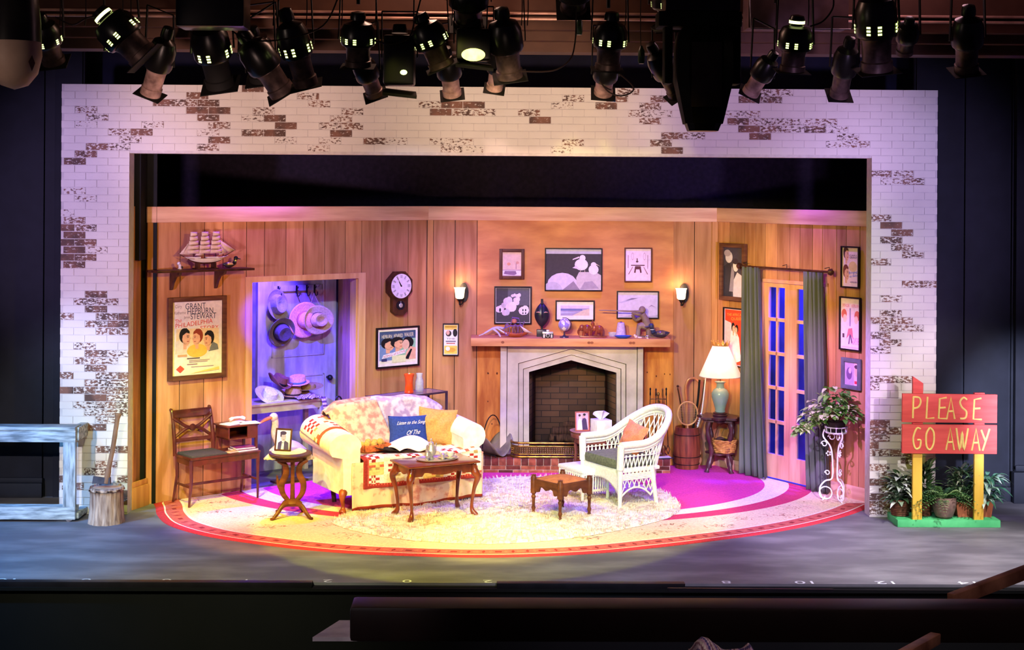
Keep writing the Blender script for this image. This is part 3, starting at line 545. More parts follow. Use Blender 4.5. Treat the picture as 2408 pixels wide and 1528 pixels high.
S = [((250, 214, 220), rect(0, 0, 1, 1)), ('T', (230, 90, 90), 'SPENCER', .08, .82, .45, .88), ('T', (230, 90, 90), 'HEPBURN', .55, .82, .95, .88), ((226, 110, 90), ell(.18, .68, .14, .1)), ((226, 110, 90), ell(.85, .66, .14, .1)), ((248, 200, 180), ell(.22, .6, .1, .08)), ((248, 200, 180), ell(.8, .58, .1, .08)), ((120, 80, 110), [(.4, .1), (.5, .4), (.62, .12), (.56, .12), (.5, .24), (.46, .1)]), ((236, 120, 130), [(.3, .2), (.4, .4), (.6, .42), (.66, .2), (.5, .3)]), ('T', (226, 110, 150), "ADAM'S RIB", .6, .1, .95, .24), ((160, 130, 170), rect(.46, .45, .52, .8)), ((90, 60, 70), rect(.1, .22, .2, .3)), ((220, 180, 190), rect(.05, .03, .95, .05))]
picture(WR, 'tall pink and red poster in black frame middle of three beside the brick pillar', 1976.5, 698, 2026, 824, .014, FRB, S)
S = [((196, 160, 190), rect(0, 0, .68, 1)), ((240, 190, 190), rect(.68, 0, 1, 1)), ((130, 90, 130), ell(.35, .5, .2, .25)), ((220, 190, 220), ell(.4, .62, .1, .12)), ((236, 176, 150), ell(.84, .6, .12, .2)), ((90, 60, 80), ell(.84, .8, .14, .08)), ((220, 60, 80), rect(.72, .1, .96, .22))]
picture(WR, 'small picture in wide grey frame lowest of three beside the brick pillar', 1981, 842, 2026.5, 915, .04, FRG, S, 'framed_picture', cat='picture')

# ------------------------------------------------------------ shelf, ship model, figurines
u0, z0 = WL.uz(353, 641, .1); u1, _ = WL.uz(581, 632, .1)
SHZ = WL.uz(470, 634, .25)[1]
t = thing('wall_shelf', 'long plum-brown wooden shelf on two brackets above the brown-framed poster', 'shelf', WL.at((u0+u1)/2, .013, SHZ), WL.rz)
L_ = u1-u0
B().bb((-L_/2, -.24, -.022), (L_/2, 0, 0), .004).build('shelf_board', WALN, t)
for px in (412, 517):
    u = WL.uz(px, 660, .1)[0]-(u0+u1)/2; b = B()
    b.prism([(0, -.022), (-.2, -.022), (-.19, -.05), (-.1, -.075), (-.05, -.13), (-.02, -.19), (0, -.2)], .028, 'x', (u, 0, 0)); b.build('bracket', WALN, t)
SAIL = mat('sail_cloth', (226, 196, 176), .9, col2=(206, 170, 150), scale=20)
hw = 50/241
t = thing('model_sailing_ship', 'white three-masted model sailing ship with full sails on the wall shelf', 'model ship', WL.at(WL.uz(483, 620, .13)[0], .135, SHZ), WL.rz)
b = B(); secs = []
def hullp(u, v):
    x = -.19+.38*u; k = max(0, 1-abs(2*u-1)**3); a = pi*v; return (x+(.02 if u > .5 else -.02)*(1-sin(a)), -.035*k*cos(a), .085+.02*(2*u-1)**2-.045*k*sin(a))
b.grid(hullp, 20, 8, cf=lambda u, v: (232, 214, 200) if v < .3 or v > .7 else (96, 50, 34))
b.col(150, 96, 60).bb((-.17, -.03, .083), (.17, .03, .087)); b.col(236, 220, 206); b.bb((-.16, -.035, .088), (-.06, .035, .1)); b.bb((.0, -.03, .088), (.1, .03, .098)); b.build('hull', GLOSS, t)
b = B()
for x, h in ((-.11, .27), (-.01, .31), (.09, .28)):
    b.cyl((x, 0, .06), (x, 0, h), .004, .002, 6)
    for k in range(4): b.cyl((x-.055+.007*k, 0, .13+.045*k), (x+.055-.007*k, 0, .13+.045*k), .0022, .0022, 5)
b.cyl((.17, 0, .1), (.27, 0, .15), .004, .002, 6); b.cyl((-.19, 0, .1), (-.24, 0, .13), .003, .002, 6)
for a, e in (((-.2, .1), (-.11, .27)), ((.27, .15), (.09, .28)), ((-.11, .27), (-.01, .31)), ((-.01, .31), (.09, .28)), ((-.11, .11), (-.01, .31))): b.cyl((a[0], 0, a[1]), (e[0], 0, e[1]), .0012, .0012, 4)
b.build('mast', mat('spar_wood', (70, 38, 26), .6), t)
b = B()
for x in (-.11, -.01, .09):
    for k in range(5):
        w_ = .054-.006*k; z = .125+.036*k
        b.grid(lambda u, v: (x-w_+2*w_*u, -.006-.014*sin(pi*u)*sin(pi*v), z+.033*v), 5, 4)
for pts in (((-.12, .115), (-.12, .25), (-.235, .125)), ((-.12, .24), (-.17, .2), (-.2, .13)), ((.1, .25), (.27, .145), (.17, .13)), ((.1, .22), (.2, .135), (.12, .11)), ((-.02, .2), (-.1, .11), (-.02, .11))): b.poly([(a, -.004, e) for a, e in pts])
b.build('sail', SAIL, t, solid=.0015)
t.scale = (1.17, 1.1, 1.17); b = B(); b.bb((-.08, -.035, 0), (-.065, .035, .05)); b.bb((.065, -.035, 0), (.08, .035, .05)); b.bb((-.1, -.04, 0), (.1, .04, .008)); b.build('cradle', WALN, t)
uu = WL.uz(423, 630, .13)[0]
t = thing('porcelain_figurine', 'tiny white porcelain bird figurine on the shelf beside the model ship', 'figurine', WL.at(uu, .13, SHZ), WL.rz)
b = B().col(236, 224, 220); b.lathe([(.018, 0), (.02, .01), (.012, .02), (.016, .035), (.01, .05)], 12); b.ball((-.012, 0, .058), .017, 10); b.col(60, 50, 60); b.ball((.022, 0, .02), .012, 8); b.build('body', GLOSS, t)
def duck(name, label, loc, rz, body, headc, s=1.0, cat='duck decoy', wing=(200, 180, 90), bill=(60, 60, 70)):
    t = thing(name, label, cat, loc, rz)
    b = B().col(body); b.grid(lambda u, v: ((-.12+.2*u)*s, .045*s*(sin(pi*min(1, u*1.02)**.8)+.02)*cos(2*pi*v), (.045+.04*(sin(pi*u**.9)+.03)*sin(2*pi*v)+.03*max(0, .25-u)*2)*s), 14, 14, cf=lambda u, v: wing if (.25 < u < .75 and (v < .15 or v > .38 and v < .5)) else body)
    b.build('body', GLOSS, t)
    b = B().col(headc); b.tube([(.055*s, 0, .06*s), (.07*s, 0, .095*s), (.075*s, 0, .12*s)], [.03*s, .022*s, .024*s], 10); b.ball((.08*s, 0, .13*s), .03*s, 12); b.col(236, 230, 220); b.lathe([(.0245*s, 0), (.0245*s, .006*s)], 10, (.069*s, 0, .09*s)); b.build('head', GLOSS, t)
    b = B().col(bill); b.tube([(.1*s, 0, .128*s), (.125*s, 0, .12*s), (.15*s, 0, .118*s)], [.014*s, .013*s, .009*s], 8, flat=.6); b.build('bill', GLOSS, t)
    return t
duck('duck_decoy', 'small black-headed duck decoy with pale wings on the wall shelf', WL.at(WL.uz(542, 628, .13)[0], .13, SHZ), WL.rz, (60, 50, 50), (18, 16, 22), .72, wing=(220, 196, 90))

# ------------------------------------------------------------ octagonal wall clock
uc, zc = WL.uz(939, 672, .05); s_ = 3400/14.9
t = thing('wall_clock', 'octagonal dark wood wall clock with roman dial and pendulum box', 'clock', WL.at(uc, .015, zc), WL.rz)
R_ = .165
b = B(); oc = ell(0, 0, R_, R_, 8, pi/8); b.prism(oc, .06, 'y', (0, -.03, 0)); oc2 = ell(0, 0, R_*.86, R_*.86, 32); b.prism(oc2, .02, 'y', (0, -.062, 0))
b.prism([(-.095, -.1), (.095, -.1), (.095, -.27), (.05, -.305), (-.05, -.305), (-.095, -.27)], .055, 'y', (0, -.03, 0)); b.build('case', WALN, t)
sh = [((236, 222, 224), ell(.5, .5, .48, .48, 32))]
NUM = ['XII', 'I', 'II', 'III', 'IIII', 'V', 'VI', 'VII', 'VIII', 'IX', 'X', 'XI']
for i in range(12):
    a = pi/2-i*pi/6; cx, cy = .5+.37*cos(a), .5+.37*sin(a); r, q = .07, .028
    if i % 3 == 0 and i in (0, 3, 6, 9): sh.append(('T', (50, 40, 46), NUM[i], cx-.05, cy-.06, cx+.05, cy+.06))
    else:
        for d in (-.022, .01): ox, oy = -sin(a)*d, cos(a)*d; sh.append(((50, 40, 46), [(cx-r*cos(a)+ox, cy-r*sin(a)+oy), (cx+r*cos(a)+ox, cy+r*sin(a)+oy), (cx+r*cos(a)-sin(a)*.014+ox, cy+r*sin(a)+cos(a)*.014+oy), (cx-r*cos(a)-sin(a)*.014+ox, cy-r*sin(a)+cos(a)*.014+oy)]))
D_ = .27
art('dial', t, D_, D_, sh, -.0725, -D_/2)
b = B().col(24, 20, 24)
for ang, ln, w_ in ((pi/2+.5, .1, .012), (pi/2+.62, .065, .018)):
    dx, dz = cos(ang), sin(ang); b.poly([(-dz*w_*.5, -.075, dx*w_*.5), (dz*w_*.5, -.075, -dx*w_*.5), (dx*ln, -.075, dz*ln)])
b.ball((0, -.075, 0), .008, 8); b.build('clock_hand', PAINT, t)
b = B().col(22, 20, 28); b.prism(ell(0, -.205, .055, .05, 8, pi/8), .008, 'y', (0, -.06, 0)); b.build('pendulum_window', GLOSS, t)
b = B(); b.ball((0, -.068, -.205), .024, 14, ry=.006); b.cyl((0, -.066, -.2), (0, -.066, -.16), .003); b.build('pendulum', SILVER, t)

# ------------------------------------------------------------ wall sconces
SHADE = mat('lit_frosted_shade', (255, 216, 150), .5, emit=2.6, col2=(255, 226, 176), scale=3)
def sconce(px, py, where):
    u, z = WB.uz(px+8, py, .0); t = thing('wall_sconce', 'bronze wall sconce with lit frosted tulip shade '+where, 'wall lamp', WB.at(u, .014, z), WB.rz, None)
    b = B(); b.prism(ell(.012, .005, .052, .105, 14), .02, 'y', (0, -.012, 0)); b.build('backplate', IRON, t)
    b = B(); b.tube(smooth([(.01, -.02, -.06), (0, -.07, -.1), (-.02, -.1, -.12), (-.03, -.1, -.09)], 5), .008, 8); b.lathe([(.03, -.065), (.032, -.055), (.012, -.085), (.006, -.1), (.01, -.115), (.0, -.13)], 12, (-.03, -.1, 0)); b.build('arm', IRON, t)
    b = B(); b.lathe([(.028, -.06), (.045, -.045), (.05, 0), (.056, .05), (.064, .062), (.06, .06), (.05, .04), (.042, -.035), (.026, -.052)], 20, (-.03, -.1, 0), cap=False); b.build('shade', SHADE, t)
    p = WB.at(u-.03, .115, z+.09); point('sconce_bulb', p, 2.2, (1, .7, .38), .03)
sconce(1080, 688, 'beside the narrow yellow poster'); sconce(1597, 690, 'beside the snow picture')

# ------------------------------------------------------------ hooks, hats in the vestibule
vw = lambda px, py, off=.03: WL.uz(px, py, -VD+off)
hu, hz = vw(700, 677); t = thing('coat_rack', 'row of dark iron coat hooks on a pale board on the vestibule door', 'coat rack', WL.at(hu, -VD+.02, hz), WL.rz)
B().bb((-.3, -.02, -.03), (.3, 0, .03), .004).build('board', DOORW, t)
for px in (653, 696, 720, 738):
    u = vw(px, 680)[0]-hu; b = B(); b.bb((u-.009, -.026, -.06), (u+.009, -.02, .03)); b.tube(smooth([(u, -.025, -.05), (u, -.05, -.085), (u, -.085, -.07), (u, -.09, -.04)], 4), .0055, 6); b.tube(smooth([(u, -.025, 0), (u, -.05, 0), (u, -.06, .02)], 3), .005, 6); b.build('hook', IRON, t)
STRAW = mat('woven_straw', (222, 190, 132), .85, col2=(180, 142, 92), scale=90, bump=.4)
def hat(label, loc, R, rx, ry, ch, cr, c, band=None, brim_c=None, curl=.02, crown='round', wob=0, group=None, m=None):
    t = thing('hat', label, 'hat', loc, 0, group); t.rotation_euler = R
    m = m or FAB
    b = B().col(brim_c or c); n = 36
    def bf(u, v):
        a = 2*pi*u; r = cr*.98+(1-cr*.98)*v if False else v; xx = (cr*.95+(rx-cr*.95)*r)*cos(a); yy = (cr*.9*ry/rx+(ry-cr*.9*ry/rx)*r)*sin(a)
        return (xx, yy, curl*r*r*(1.0+wob*cos(2*a)))
    b.grid(bf, n, 6, cu=True); b.build('brim', m, t, solid=.004)
    b = B().col(c); k = ry/rx
    prof = {'round': [(cr, 0), (cr*.98, ch*.5), (cr*.86, ch*.85), (cr*.5, ch), (.001, ch*.98)], 'flat': [(cr, 0), (cr*.99, ch*.92), (cr*.95, ch), (.001, ch)], 'dent': [(cr, 0), (cr*.93, ch*.6), (cr*.8, ch), (cr*.5, ch*.97), (cr*.25, ch*.78), (.001, ch*.74)]}[crown]
    b.lathe(prof, 28, ey=k, cap=False); b.build('crown', m, t)
    if band:
        b = B().col(band); b.lathe([(cr*1.01, .003), (cr*1.015, ch*.32)], 28, ey=k, cap=False); b.build('hat_band', FAB, t, solid=.002)
    return t
def vp(px, py, off): u, z = vw(px, py, off); return WL.at(u, -VD+off, z)
face = lambda pitch=0, roll=0: (Matrix.Rotation(WL.rz, 4, 'Z') @ Matrix.Rotation(pi/2+pitch, 4, 'X') @ Matrix.Rotation(roll, 4, 'Z')).to_euler()
hat('narrow grey fedora with tan inside hung highest on the vestibule door', vp(651, 716, .1), face(-.1, .15), .12, .165, .1, .08, (150, 140, 150), brim_c=(150, 138, 130), crown='dent')
hat('dark slouch hat hung on the door under the grey fedora', vp(660, 779, .11), face(.25), .155, .16, .1, .09, (92, 80, 88), band=(50, 44, 60), brim_c=(110, 96, 96), curl=.03, crown='dent')
hat('wide pink straw hat hung behind the tan cowboy hat', vp(716, 752, .12), face(0, .4), .2, .19, .11, .095, (236, 168, 140), brim_c=(240, 176, 150), curl=.01, m=STRAW and mat('pink_straw', (236, 172, 150), .85, col2=(214, 142, 112), scale=90, bump=.4), band=(196, 120, 100))
CWH = hat('tan cowboy hat with rolled brim hung crown outward beneath the coat hooks', vp(745, 752, .2), face(-.05, 0), .185, .155, .1, .095, (206, 176, 132), band=(120, 88, 60), curl=.03, wob=.8, crown='dent')
b = B(); q = vp(738, 690, .14); e1 = vp(728, 724, .2); e2 = vp(754, 724, .2)
b.tube([e1, q, e2], .003, 5); hc = b.build('cord_loop', mat('tan_cord', (200, 170, 130), .8)); hc.parent = CWH; hc.matrix_parent_inverse = (Matrix.Translation(CWH.location) @ CWH.rotation_euler.to_matrix().to_4x4()).inverted()
# side table under the hats
tz = WL.uz(690, 941, -.3)[1]; ta = WL.uz(590, 945, -.3)[0]-.1; te = WL.uz(765, 940, -.3)[0]
tc_ = (ta+te)/2; t = thing('side_table', 'pale painted vestibule table carrying the heap of hats', 'table', WL.at(tc_, -.46, 0), WL.rz)
PTAB = mat('pale_table_paint', (196, 182, 168), .6, col2=(170, 156, 146)); hw = (te-ta)/2
B().bb((-hw, -.2, tz-.025), (hw, .2, tz), .004).build('table_top', PTAB, t)
B().bb((-hw+.03, -.17, tz-.1), (hw-.03, .17, tz-.025)).build('apron', PTAB, t)
for sx in (-1, 1):
    for sy in (-1, 1): B().box((sx*(hw-.05), sy*.15, (tz-.05)/2), (.045, .045, tz-.05), None, .003).build('leg', PTAB, t)
def tp(px, off, dz=0): u = WL.uz(px, 920, -off)[0]; return WL.at(u, -off, tz+dz)
T0 = lambda a=0, p=0, r=0: (Matrix.Rotation(WL.rz+r, 4, 'Z') @ Matrix.Rotation(a, 4, 'X') @ Matrix.Rotation(p, 4, 'Y')).to_euler()
hat('big white wide-brimmed hat lying tilted on the vestibule table', tp(632, .40, .05), T0(.6, .1), .16, .15, .08, .085, (226, 222, 230), curl=.02, wob=.3)
hat('tan felt hat squashed under the striped-band boater', tp(690, .45, .03), T0(.12, -.05), .17, .16, .09, .09, (206, 164, 110), band=(60, 40, 30), curl=.03)
hat('olive brown wide hat beneath the straw boater', tp(725, .44, .09), T0(.1, -.1), .16, .15, .05, .08, (160, 132, 72), curl=.02)
hat('brown leather cowboy hat tipped on the heap beside the boater', tp(655, .46, .17), T0(.35, .3), .13, .15, .08, .08, (128, 78, 54), band=(30, 22, 20), curl=.04, wob=.9, crown='dent')
hat('pink straw boater with blue band topmost of the heap of hats', tp(700, .42, .16), T0(.12, -.12), .125, .12, .07, .085, (240, 182, 160), band=(96, 130, 180), curl=.002, crown='flat', m=FAB)
b = B(); g = WL.uz(725, 930, -.3)[0]
b.grid(lambda u, v: (g-.16+.27*u, -.12*v+.02*sin(9*u), .02+.035*sin(pi*u)*sin(pi*v)+.008*sin(22*u+7*v)), 22, 12, cf=lambda u, v: (224, 206, 222) if (int(u*22)+int(v*12)) % 2 else (96, 60, 96))
b.grid(lambda u, v: (g+.1+.05*v, -.1-.05*u, .02-.12*u), 6, 4, cf=lambda u, v: (214, 190, 214) if int(u*6) % 2 else (110, 70, 100))
tag(b.build('scarf', FAB, None, WL.at(0, -.31, tz+.002), WL.rz, solid=.006), 'checked pink and violet scarf trailing over the corner of the vestibule table', 'scarf')
# walking cane and goose decoy
b = B(); cu, cz = WL.uz(790, 930, -.12); pts = [(0, 0, .0), (.0, 0, cz-.06)] + [(.035-.035*cos(a), 0, cz-.06+.045*sin(a)) for a in [i*pi/8 for i in range(1, 9)]] + [(.07, 0, cz-.09)]
tag(b.tube(pts, .009, 8).build('walking_cane', BLACKG, None, WL.at(cu+.01, -.14, 0), WL.rz), 'black crook-handled cane standing in the doorway beside the vestibule table', 'cane')
u_ = WL.uz(668, 1040, -.1)[0]
t = thing('goose_decoy', 'white goose decoy with tall neck under the vestibule table', 'decoy', WL.at(u_, -.12, 0), WL.rz)
b = B().col(226, 206, 180); b.grid(lambda u, v: (-.16+.5*u, .11*(sin(pi*u)+.03)*cos(2*pi*v), .34+.13*(sin(pi*u)+.03)*sin(2*pi*v)-.1*u), 16, 14); b.build('body', FAB, t)
b = B().col(230, 212, 186); b.tube(smooth([(-.06, 0, .4), (-.1, 0, .5), (-.09, 0, .6), (-.1, 0, .66)], 5), .035, 12); b.ball((-.11, 0, .67), .045, 12); b.build('neck', FAB, t)
b = B().col(220, 120, 50); b.tube([(-.14, 0, .67), (-.2, 0, .655), (-.28, 0, .62)], [.03, .028, .012], 10, flat=.6); b.build('bill', GLOSS, t)
b = B(); b.bb((-.1, -.08, 0), (.25, .08, .02)); b.cyl((0, 0, .02), (0, 0, .25), .012); b.cyl((.12, 0, .02), (.12, 0, .22), .012); b.build('stand', WALN, t)
# ------------------------------------------------------------ fireplace
FX = (YP(1347, 950, 2.3)).x; FYF = 2.27      # centre and front plane of the surround
def fz(px, py, y=2.27): p = YP(px, py, y); return p.x, p.z
STONE = mat('cast_stone', (204, 190, 178), .8, col2=(178, 164, 152), scale=6, det=9, bump=.08)
fp = thing('fireplace', 'grey cast-stone fireplace surround with pointed stepped arch and dark brick firebox', 'fireplace', (FX, 0, 0), .006)
def rel(px, py, y=FYF): p = YP(px, py, y); return p.x-FX, p.z
sx0, st = rel(1180, 814); sx1, _ = rel(1515, 816); HZ = .15
def arch(pts): return [rel(*p) for p in pts]
A0 = arch([(1247.5, 1064), (1247.5, 876), (1347, 848.5), (1454, 878), (1454, 1064)]); A1 = arch([(1233, 1064), (1233, 868), (1347, 834.5), (1465, 868), (1465, 1064)]); A2 = arch([(1221.5, 1064), (1221.5, 854), (1347, 820), (1476, 856), (1476, 1064)])
for A in (A0, A1, A2):
    A[0] = (A[0][0], HZ); A[-1] = (A[-1][0], HZ)
def band(b, I, O, y0, y1):      # arch-shaped slab between an inner and an outer outline
    n = len(I)
    for i in range(n-1):
        q = [I[i], I[i+1], O[i+1], O[i]]
        A = [b.v((x, y0, z)) for x, z in q]; C = [b.v((x, y1, z)) for x, z in q]
        b.f(A); b.f(C[::-1])
        for j in range(4): b.f([A[j], A[(j+1) % 4], C[(j+1) % 4], C[j]])
def shr(A, g=.007): return [(x-math.copysign(g, x) if abs(x) > .05 else x, z-(g if z > HZ+.01 else 0)) for x, z in A]
b = B(); band(b, A0, [(x*1.06, z+(.03 if z > HZ+.01 else 0)) for x, z in A2], FYF+.10, 2.44); b.build('joint_backing', mat('joint_shade_tone', (70, 58, 54), .9), fp)  # dark backing paints shade into the grooves between the arch steps
b = B(); band(b, A0, shr(A1), FYF+.06, 2.44); b.build('inner_arch', STONE, fp)
b = B(); band(b, A1, shr(A2), FYF+.03, 2.44); b.build('middle_arch', STONE, fp)
b = B(); O = [(sx0+.075, HZ), (sx0+.075, st), (A2[2][0], st), (sx1-.065, st), (sx1-.065, HZ)]; I = list(A2); band(b, I, O, FYF, 2.44); b.build('face_panel', STONE, fp)
for a, e in ((sx0, sx0+.068), (sx1-.058, sx1)): B().bb((a, FYF-.035, HZ), (e, 2.44, st), .004).build('pilaster', STONE, fp)
SOOT = bpy.data.materials.new('sooty_brick'); SOOT.use_nodes = True; N = SOOT.node_tree.nodes; L = SOOT.node_tree.links
tc = N.new('ShaderNodeTexCoord'); mp = N.new('ShaderNodeMapping'); mp.inputs['Rotation'].default_value = (pi/2, 0, 0); L.new(tc.outputs['Object'], mp.inputs[0])
bt = N.new('ShaderNodeTexBrick'); bt.inputs['Scale'].default_value = 1; bt.inputs['Brick Width'].default_value = .2; bt.inputs['Row Height'].default_value = .066; bt.inputs['Mortar Size'].default_value = .004
bt.inputs['Color1'].default_value = (*lin((122, 84, 60)), 1); bt.inputs['Color2'].default_value = (*lin((88, 60, 44)), 1); bt.inputs['Mortar'].default_value = (*lin((50, 38, 32)), 1)
L.new(mp.outputs[0], bt.inputs['Vector']); nz = N.new('ShaderNodeTexNoise'); nz.inputs['Scale'].default_value = 4; L.new(tc.outputs['Object'], nz.inputs['Vector'])
mx = N.new('ShaderNodeMix'); mx.data_type = 'RGBA'; mx.blend_type = 'MULTIPLY'; mx.inputs[0].default_value = .6; L.new(bt.outputs[0], mx.inputs[6]); L.new(nz.outputs[0], mx.inputs[7]); L.new(mx.outputs[2], N['Principled BSDF'].inputs['Base Color']); N['Principled BSDF'].inputs['Roughness'].default_value = .9
fb = B(); xl, xr = A0[0][0], A0[-1][0]; D0, D1 = 2.462, 2.86
fb.poly([(xl+.08, D1, HZ), (xr-.08, D1, HZ), (xr-.08, D1, 1.25), (xl+.08, D1, 1.25)]); fb.poly([(xl-.02, 2.44, HZ), (xl+.08, D1, HZ), (xl+.08, D1, 1.25), (xl-.02, 2.44, 1.25)]); fb.poly([(xr+.02, 2.44, HZ), (xr-.08, D1, HZ), (xr-.08, D1, 1.25), (xr+.02, 2.44, 1.25)])
fb.poly([(xl-.02, 2.44, 1.25), (xr+.02, 2.44, 1.25), (xr-.08, D1, 1.25), (xl+.08, D1, 1.25)]); fb.poly([(xl-.02, 2.35, HZ+.001), (xr+.02, 2.35, HZ+.001), (xr-.08, D1, HZ+.001), (xl+.08, D1, HZ+.001)]); fb.build('firebox', SOOT, fp, solid=.01)
# logs and basket inside
BARK = mat('rough_bark', (92, 62, 44), .9, col2=(52, 34, 26), scale=14, stretch=(4, 1, 1), bump=.5)
t = thing('log_grate', 'iron grate holding split logs inside the firebox', 'fire grate', (FX+.02, 2.62, HZ+.006))
b = B()
for x in (-.22, -.11, 0, .11, .22): b.cyl((x, -.1, .06), (x, .12, .06), .008, n=6)
for x in (-.2, .2): b.cyl((x, -.1, 0), (x, -.1, .15), .01, n=6); b.cyl((x, .1, 0), (x, .1, .1), .01, n=6)
b.build('grate', IRON, t)
rnd = random.Random(3)
for i, (x0, x1, z, y, r) in enumerate(((-.26, .25, .11, 0, .045), (-.2, .27, .115, .08, .04), (-.22, .2, .185, .035, .045), (-.1, .24, .25, .05, .035))):
    b = B(); b.tube([(x0+(x1-x0)*k/6, y+.008*sin(k*2+i), z+.006*cos(k*3+i)) for k in range(7)], [r*rnd.uniform(.88, 1.05) for _ in range(7)], 11)
    lg = tag(b.build('fire_log', BARK, None, (FX+.02, 2.62, HZ+.006)), None, 'log'); lg['label'] = 'split log ' + ('lowest at the front of', 'lowest at the back of', 'middle one across', 'topmost short one on')[i] + ' the grate in the firebox'; lg['group'] = 'logs on the grate'
# brick hearth
hl = GP(1120, 1112).x; hr = GP(1576, 1114).x; HY = GP(1350, 1113).y
BR1 = ((150, 78, 62), (122, 54, 48), (176, 104, 84), (96, 46, 42), (160, 88, 68), (110, 54, 50))
b = B(); b.col(196, 164, 152); b.bb((hl, HY+.006, 0), (hr, 2.43, HZ-.006)); rnd = random.Random(8)
n = int((hr-hl)/.0775); pw = (hr-hl)/n
for i in range(n):
    b.col(rnd.choice(BR1)); b.bb((hl+i*pw+.004, HY-.006, .083), (hl+(i+1)*pw-.004, HY+.2, HZ), .003)
    b.col(rnd.choice(BR1)); b.bb((hl+i*pw+.004, HY+.21, .083), (hl+(i+1)*pw-.004, 2.26, HZ), .003)
n2_ = n//2; 
for r, (z0, z1) in enumerate(((.04, .075), (.0, .032))):
    m_ = int((hr-hl)/.155); bw = (hr-hl)/m_
    for i in range(-1, m_+1):
        a, e = hl+(i+.5*r)*bw, hl+(i+1+.5*r)*bw-.009; a, e = max(a, hl), min(e, hr)
        if e-a > .02: b.col(rnd.choice(BR1)); b.bb((a, HY, z0), (e, HY+.02, z1), .002)
for k in range(3):
    for r, (z0, z1) in enumerate(((.04, .075), (.0, .032), (.083, HZ-.002))): b.col(rnd.choice(BR1)); b.bb((hr-.01, HY+.03+k*.13, z0), (hr+.002, HY+.15+k*.13, z1))
tag(b.build('hearth', mat('hearth_brick', WHT, .75, attr=True, col2=(200, 190, 186), scale=20, bump=.2)), 'raised red brick hearth in front of the stone fireplace', 'hearth')
# mantel
ml = YP(1107, 805, 2.1).x; mr = YP(1576, 805, 2.1).x; MZ = YP(1350, 796, 2.08).z; MB_ = YP(1350, 815, 2.08).z
b = B(); b.bb((ml, 2.08, MB_), (mr, 2.43, MZ), .006)
MANT = mat('thick_pine_beam', (222, 160, 104), .45, col2=(190, 118, 72), scale=3, stretch=(.6, 4, 4), det=8, bump=.05)
mo = b.build('mantel_shelf', MANT); tag(mo, 'thick pine beam mantel shelf with knots above the fireplace', 'mantel')
kb = B()
for px in (1182, 1385, 1392, 1483, 1490):
    x, z = YP(px, 806, 2.079).x, (MZ+MB_)/2; kb.poly([(x+.018*cos(t/10*2*pi), 2.0792, z+.014*sin(t/10*2*pi)) for t in range(10)])
kb.build('wood_knot', mat('pine_knot', (158, 88, 54), .5), mo)
def mx_(px, y=2.22): return YP(px, 790, y).x
def onm(px, y=2.22, dz=0): return V((mx_(px, y), y, MZ+dz))
# ---- mantel pieces
b = B().col(206, 190, 190); q = 1
for pts, r in (([(-.17, 0, .012), (-.1, -.01, .045), (-.03, 0, .085), (.04, .01, .1), (.1, .02, .085)], [.007, .012, .015, .013, .006]), ([(-.02, 0, .085), (.03, -.03, .05), (.06, -.05, .006)], [.012, .01, .004]), ([(.02, 0, .095), (.08, -.02, .06), (.13, -.03, .035)], [.01, .008, .003])): b.tube(smooth(pts, 4), [r[min(len(r)-1, int(i/4))] for i in range(len(smooth(pts, 4)))], 8)
tag(b.build('antler', GLOSS, None, onm(1164, 2.2)), 'pale forked antler resting at the end of the mantel beside the wire carriage', 'antler')
t = thing('model_carriage', 'purple wire wagon sculpture on a boat-shaped wooden base on the mantel', 'sculpture', onm(1211, 2.2))
b = B(); b.grid(lambda u, v: (-.14+.3*u, .05*sin(pi*u)*cos(pi*v)*-1, .045+.03*(2*u-1)**2-.045*sin(pi*v)*sin(pi*u)**.5), 16, 8); b.build('boat_base', mat('orange_wood', (190, 92, 54), .5, col2=(150, 66, 40)), t, solid=.006)
WIRE = mat('violet_wire', (150, 110, 160), .3, .5)
b = B()
for x, r in ((-.085, .06), (.0, .055), (.06, .055)):
    for y in (-.035, .035): b.tube([(x+r*.45*cos(a), y, .08+r*sin(a)) for a in [i*pi/8 for i in range(16)]], .0045, 6, closed=True); b.cyl((x, y, .02), (x, y, .14), .003, n=5)
for y in (-.03, .03): b.tube([(-.13, y, .09), (-.05, y, .12), (.08, y, .12), (.1, y, .17)], .005, 6); b.tube([(-.05, y, .12), (-.03, y, .21), (.04, y, .2), (.06, y, .12)], .004, 6)
for x in (-.1, -.04, .02, .07): b.cyl((x, -.03, .12), (x, .03, .12), .004, n=5)
b.build('wire_frame', WIRE, t)
b = B(); b.col(226, 196, 196).poly([(.05, -.04, .13), (.19, -.04, .045), (.1, -.04, .06)]); b.col(206, 120, 100).ball((-.01, 0, .17), .03, 10, rz=.025); b.build('pennant', GLOSS, t, solid=.003)
t = thing('tribal_mask', 'tall black carved oval mask on a block stand on the mantel', 'mask', onm(1274, 2.28))
b = B(); b.bb((-.055, -.045, 0), (.05, .045, .075), .004); b.cyl((0, 0, .07), (0, 0, .14), .01); b.build('stand', mat('ebony', (36, 30, 44), .35, col2=(24, 20, 30)), t)
b = B(); b.grid(lambda u, v: (.08*sin(pi*u)**.8*cos(pi*v), -.05*sin(pi*u)*sin(pi*v)-.01, .1+.27*u), 16, 12); b.cyl((0, -.02, .35), (0, -.02, .405), .014, .012); b.tube([(0, -.05, .33), (0, -.075, .24), (0, -.06, .2)], [.006, .009, .007], 8); b.build('face', mat('ebony', WHT), t)
b = B().col(206, 150, 140)
for sx in (-1, 1): b.tube([(sx*.02, -.06, .262), (sx*.04, -.055, .266), (sx*.06, -.04, .262)], [.004, .007, .003], 6)
b.build('eye_slit', GLOSS, t)
t = thing('camera', 'small old silver and black camera standing before the mask on the mantel', 'camera', onm(1288, 2.13))
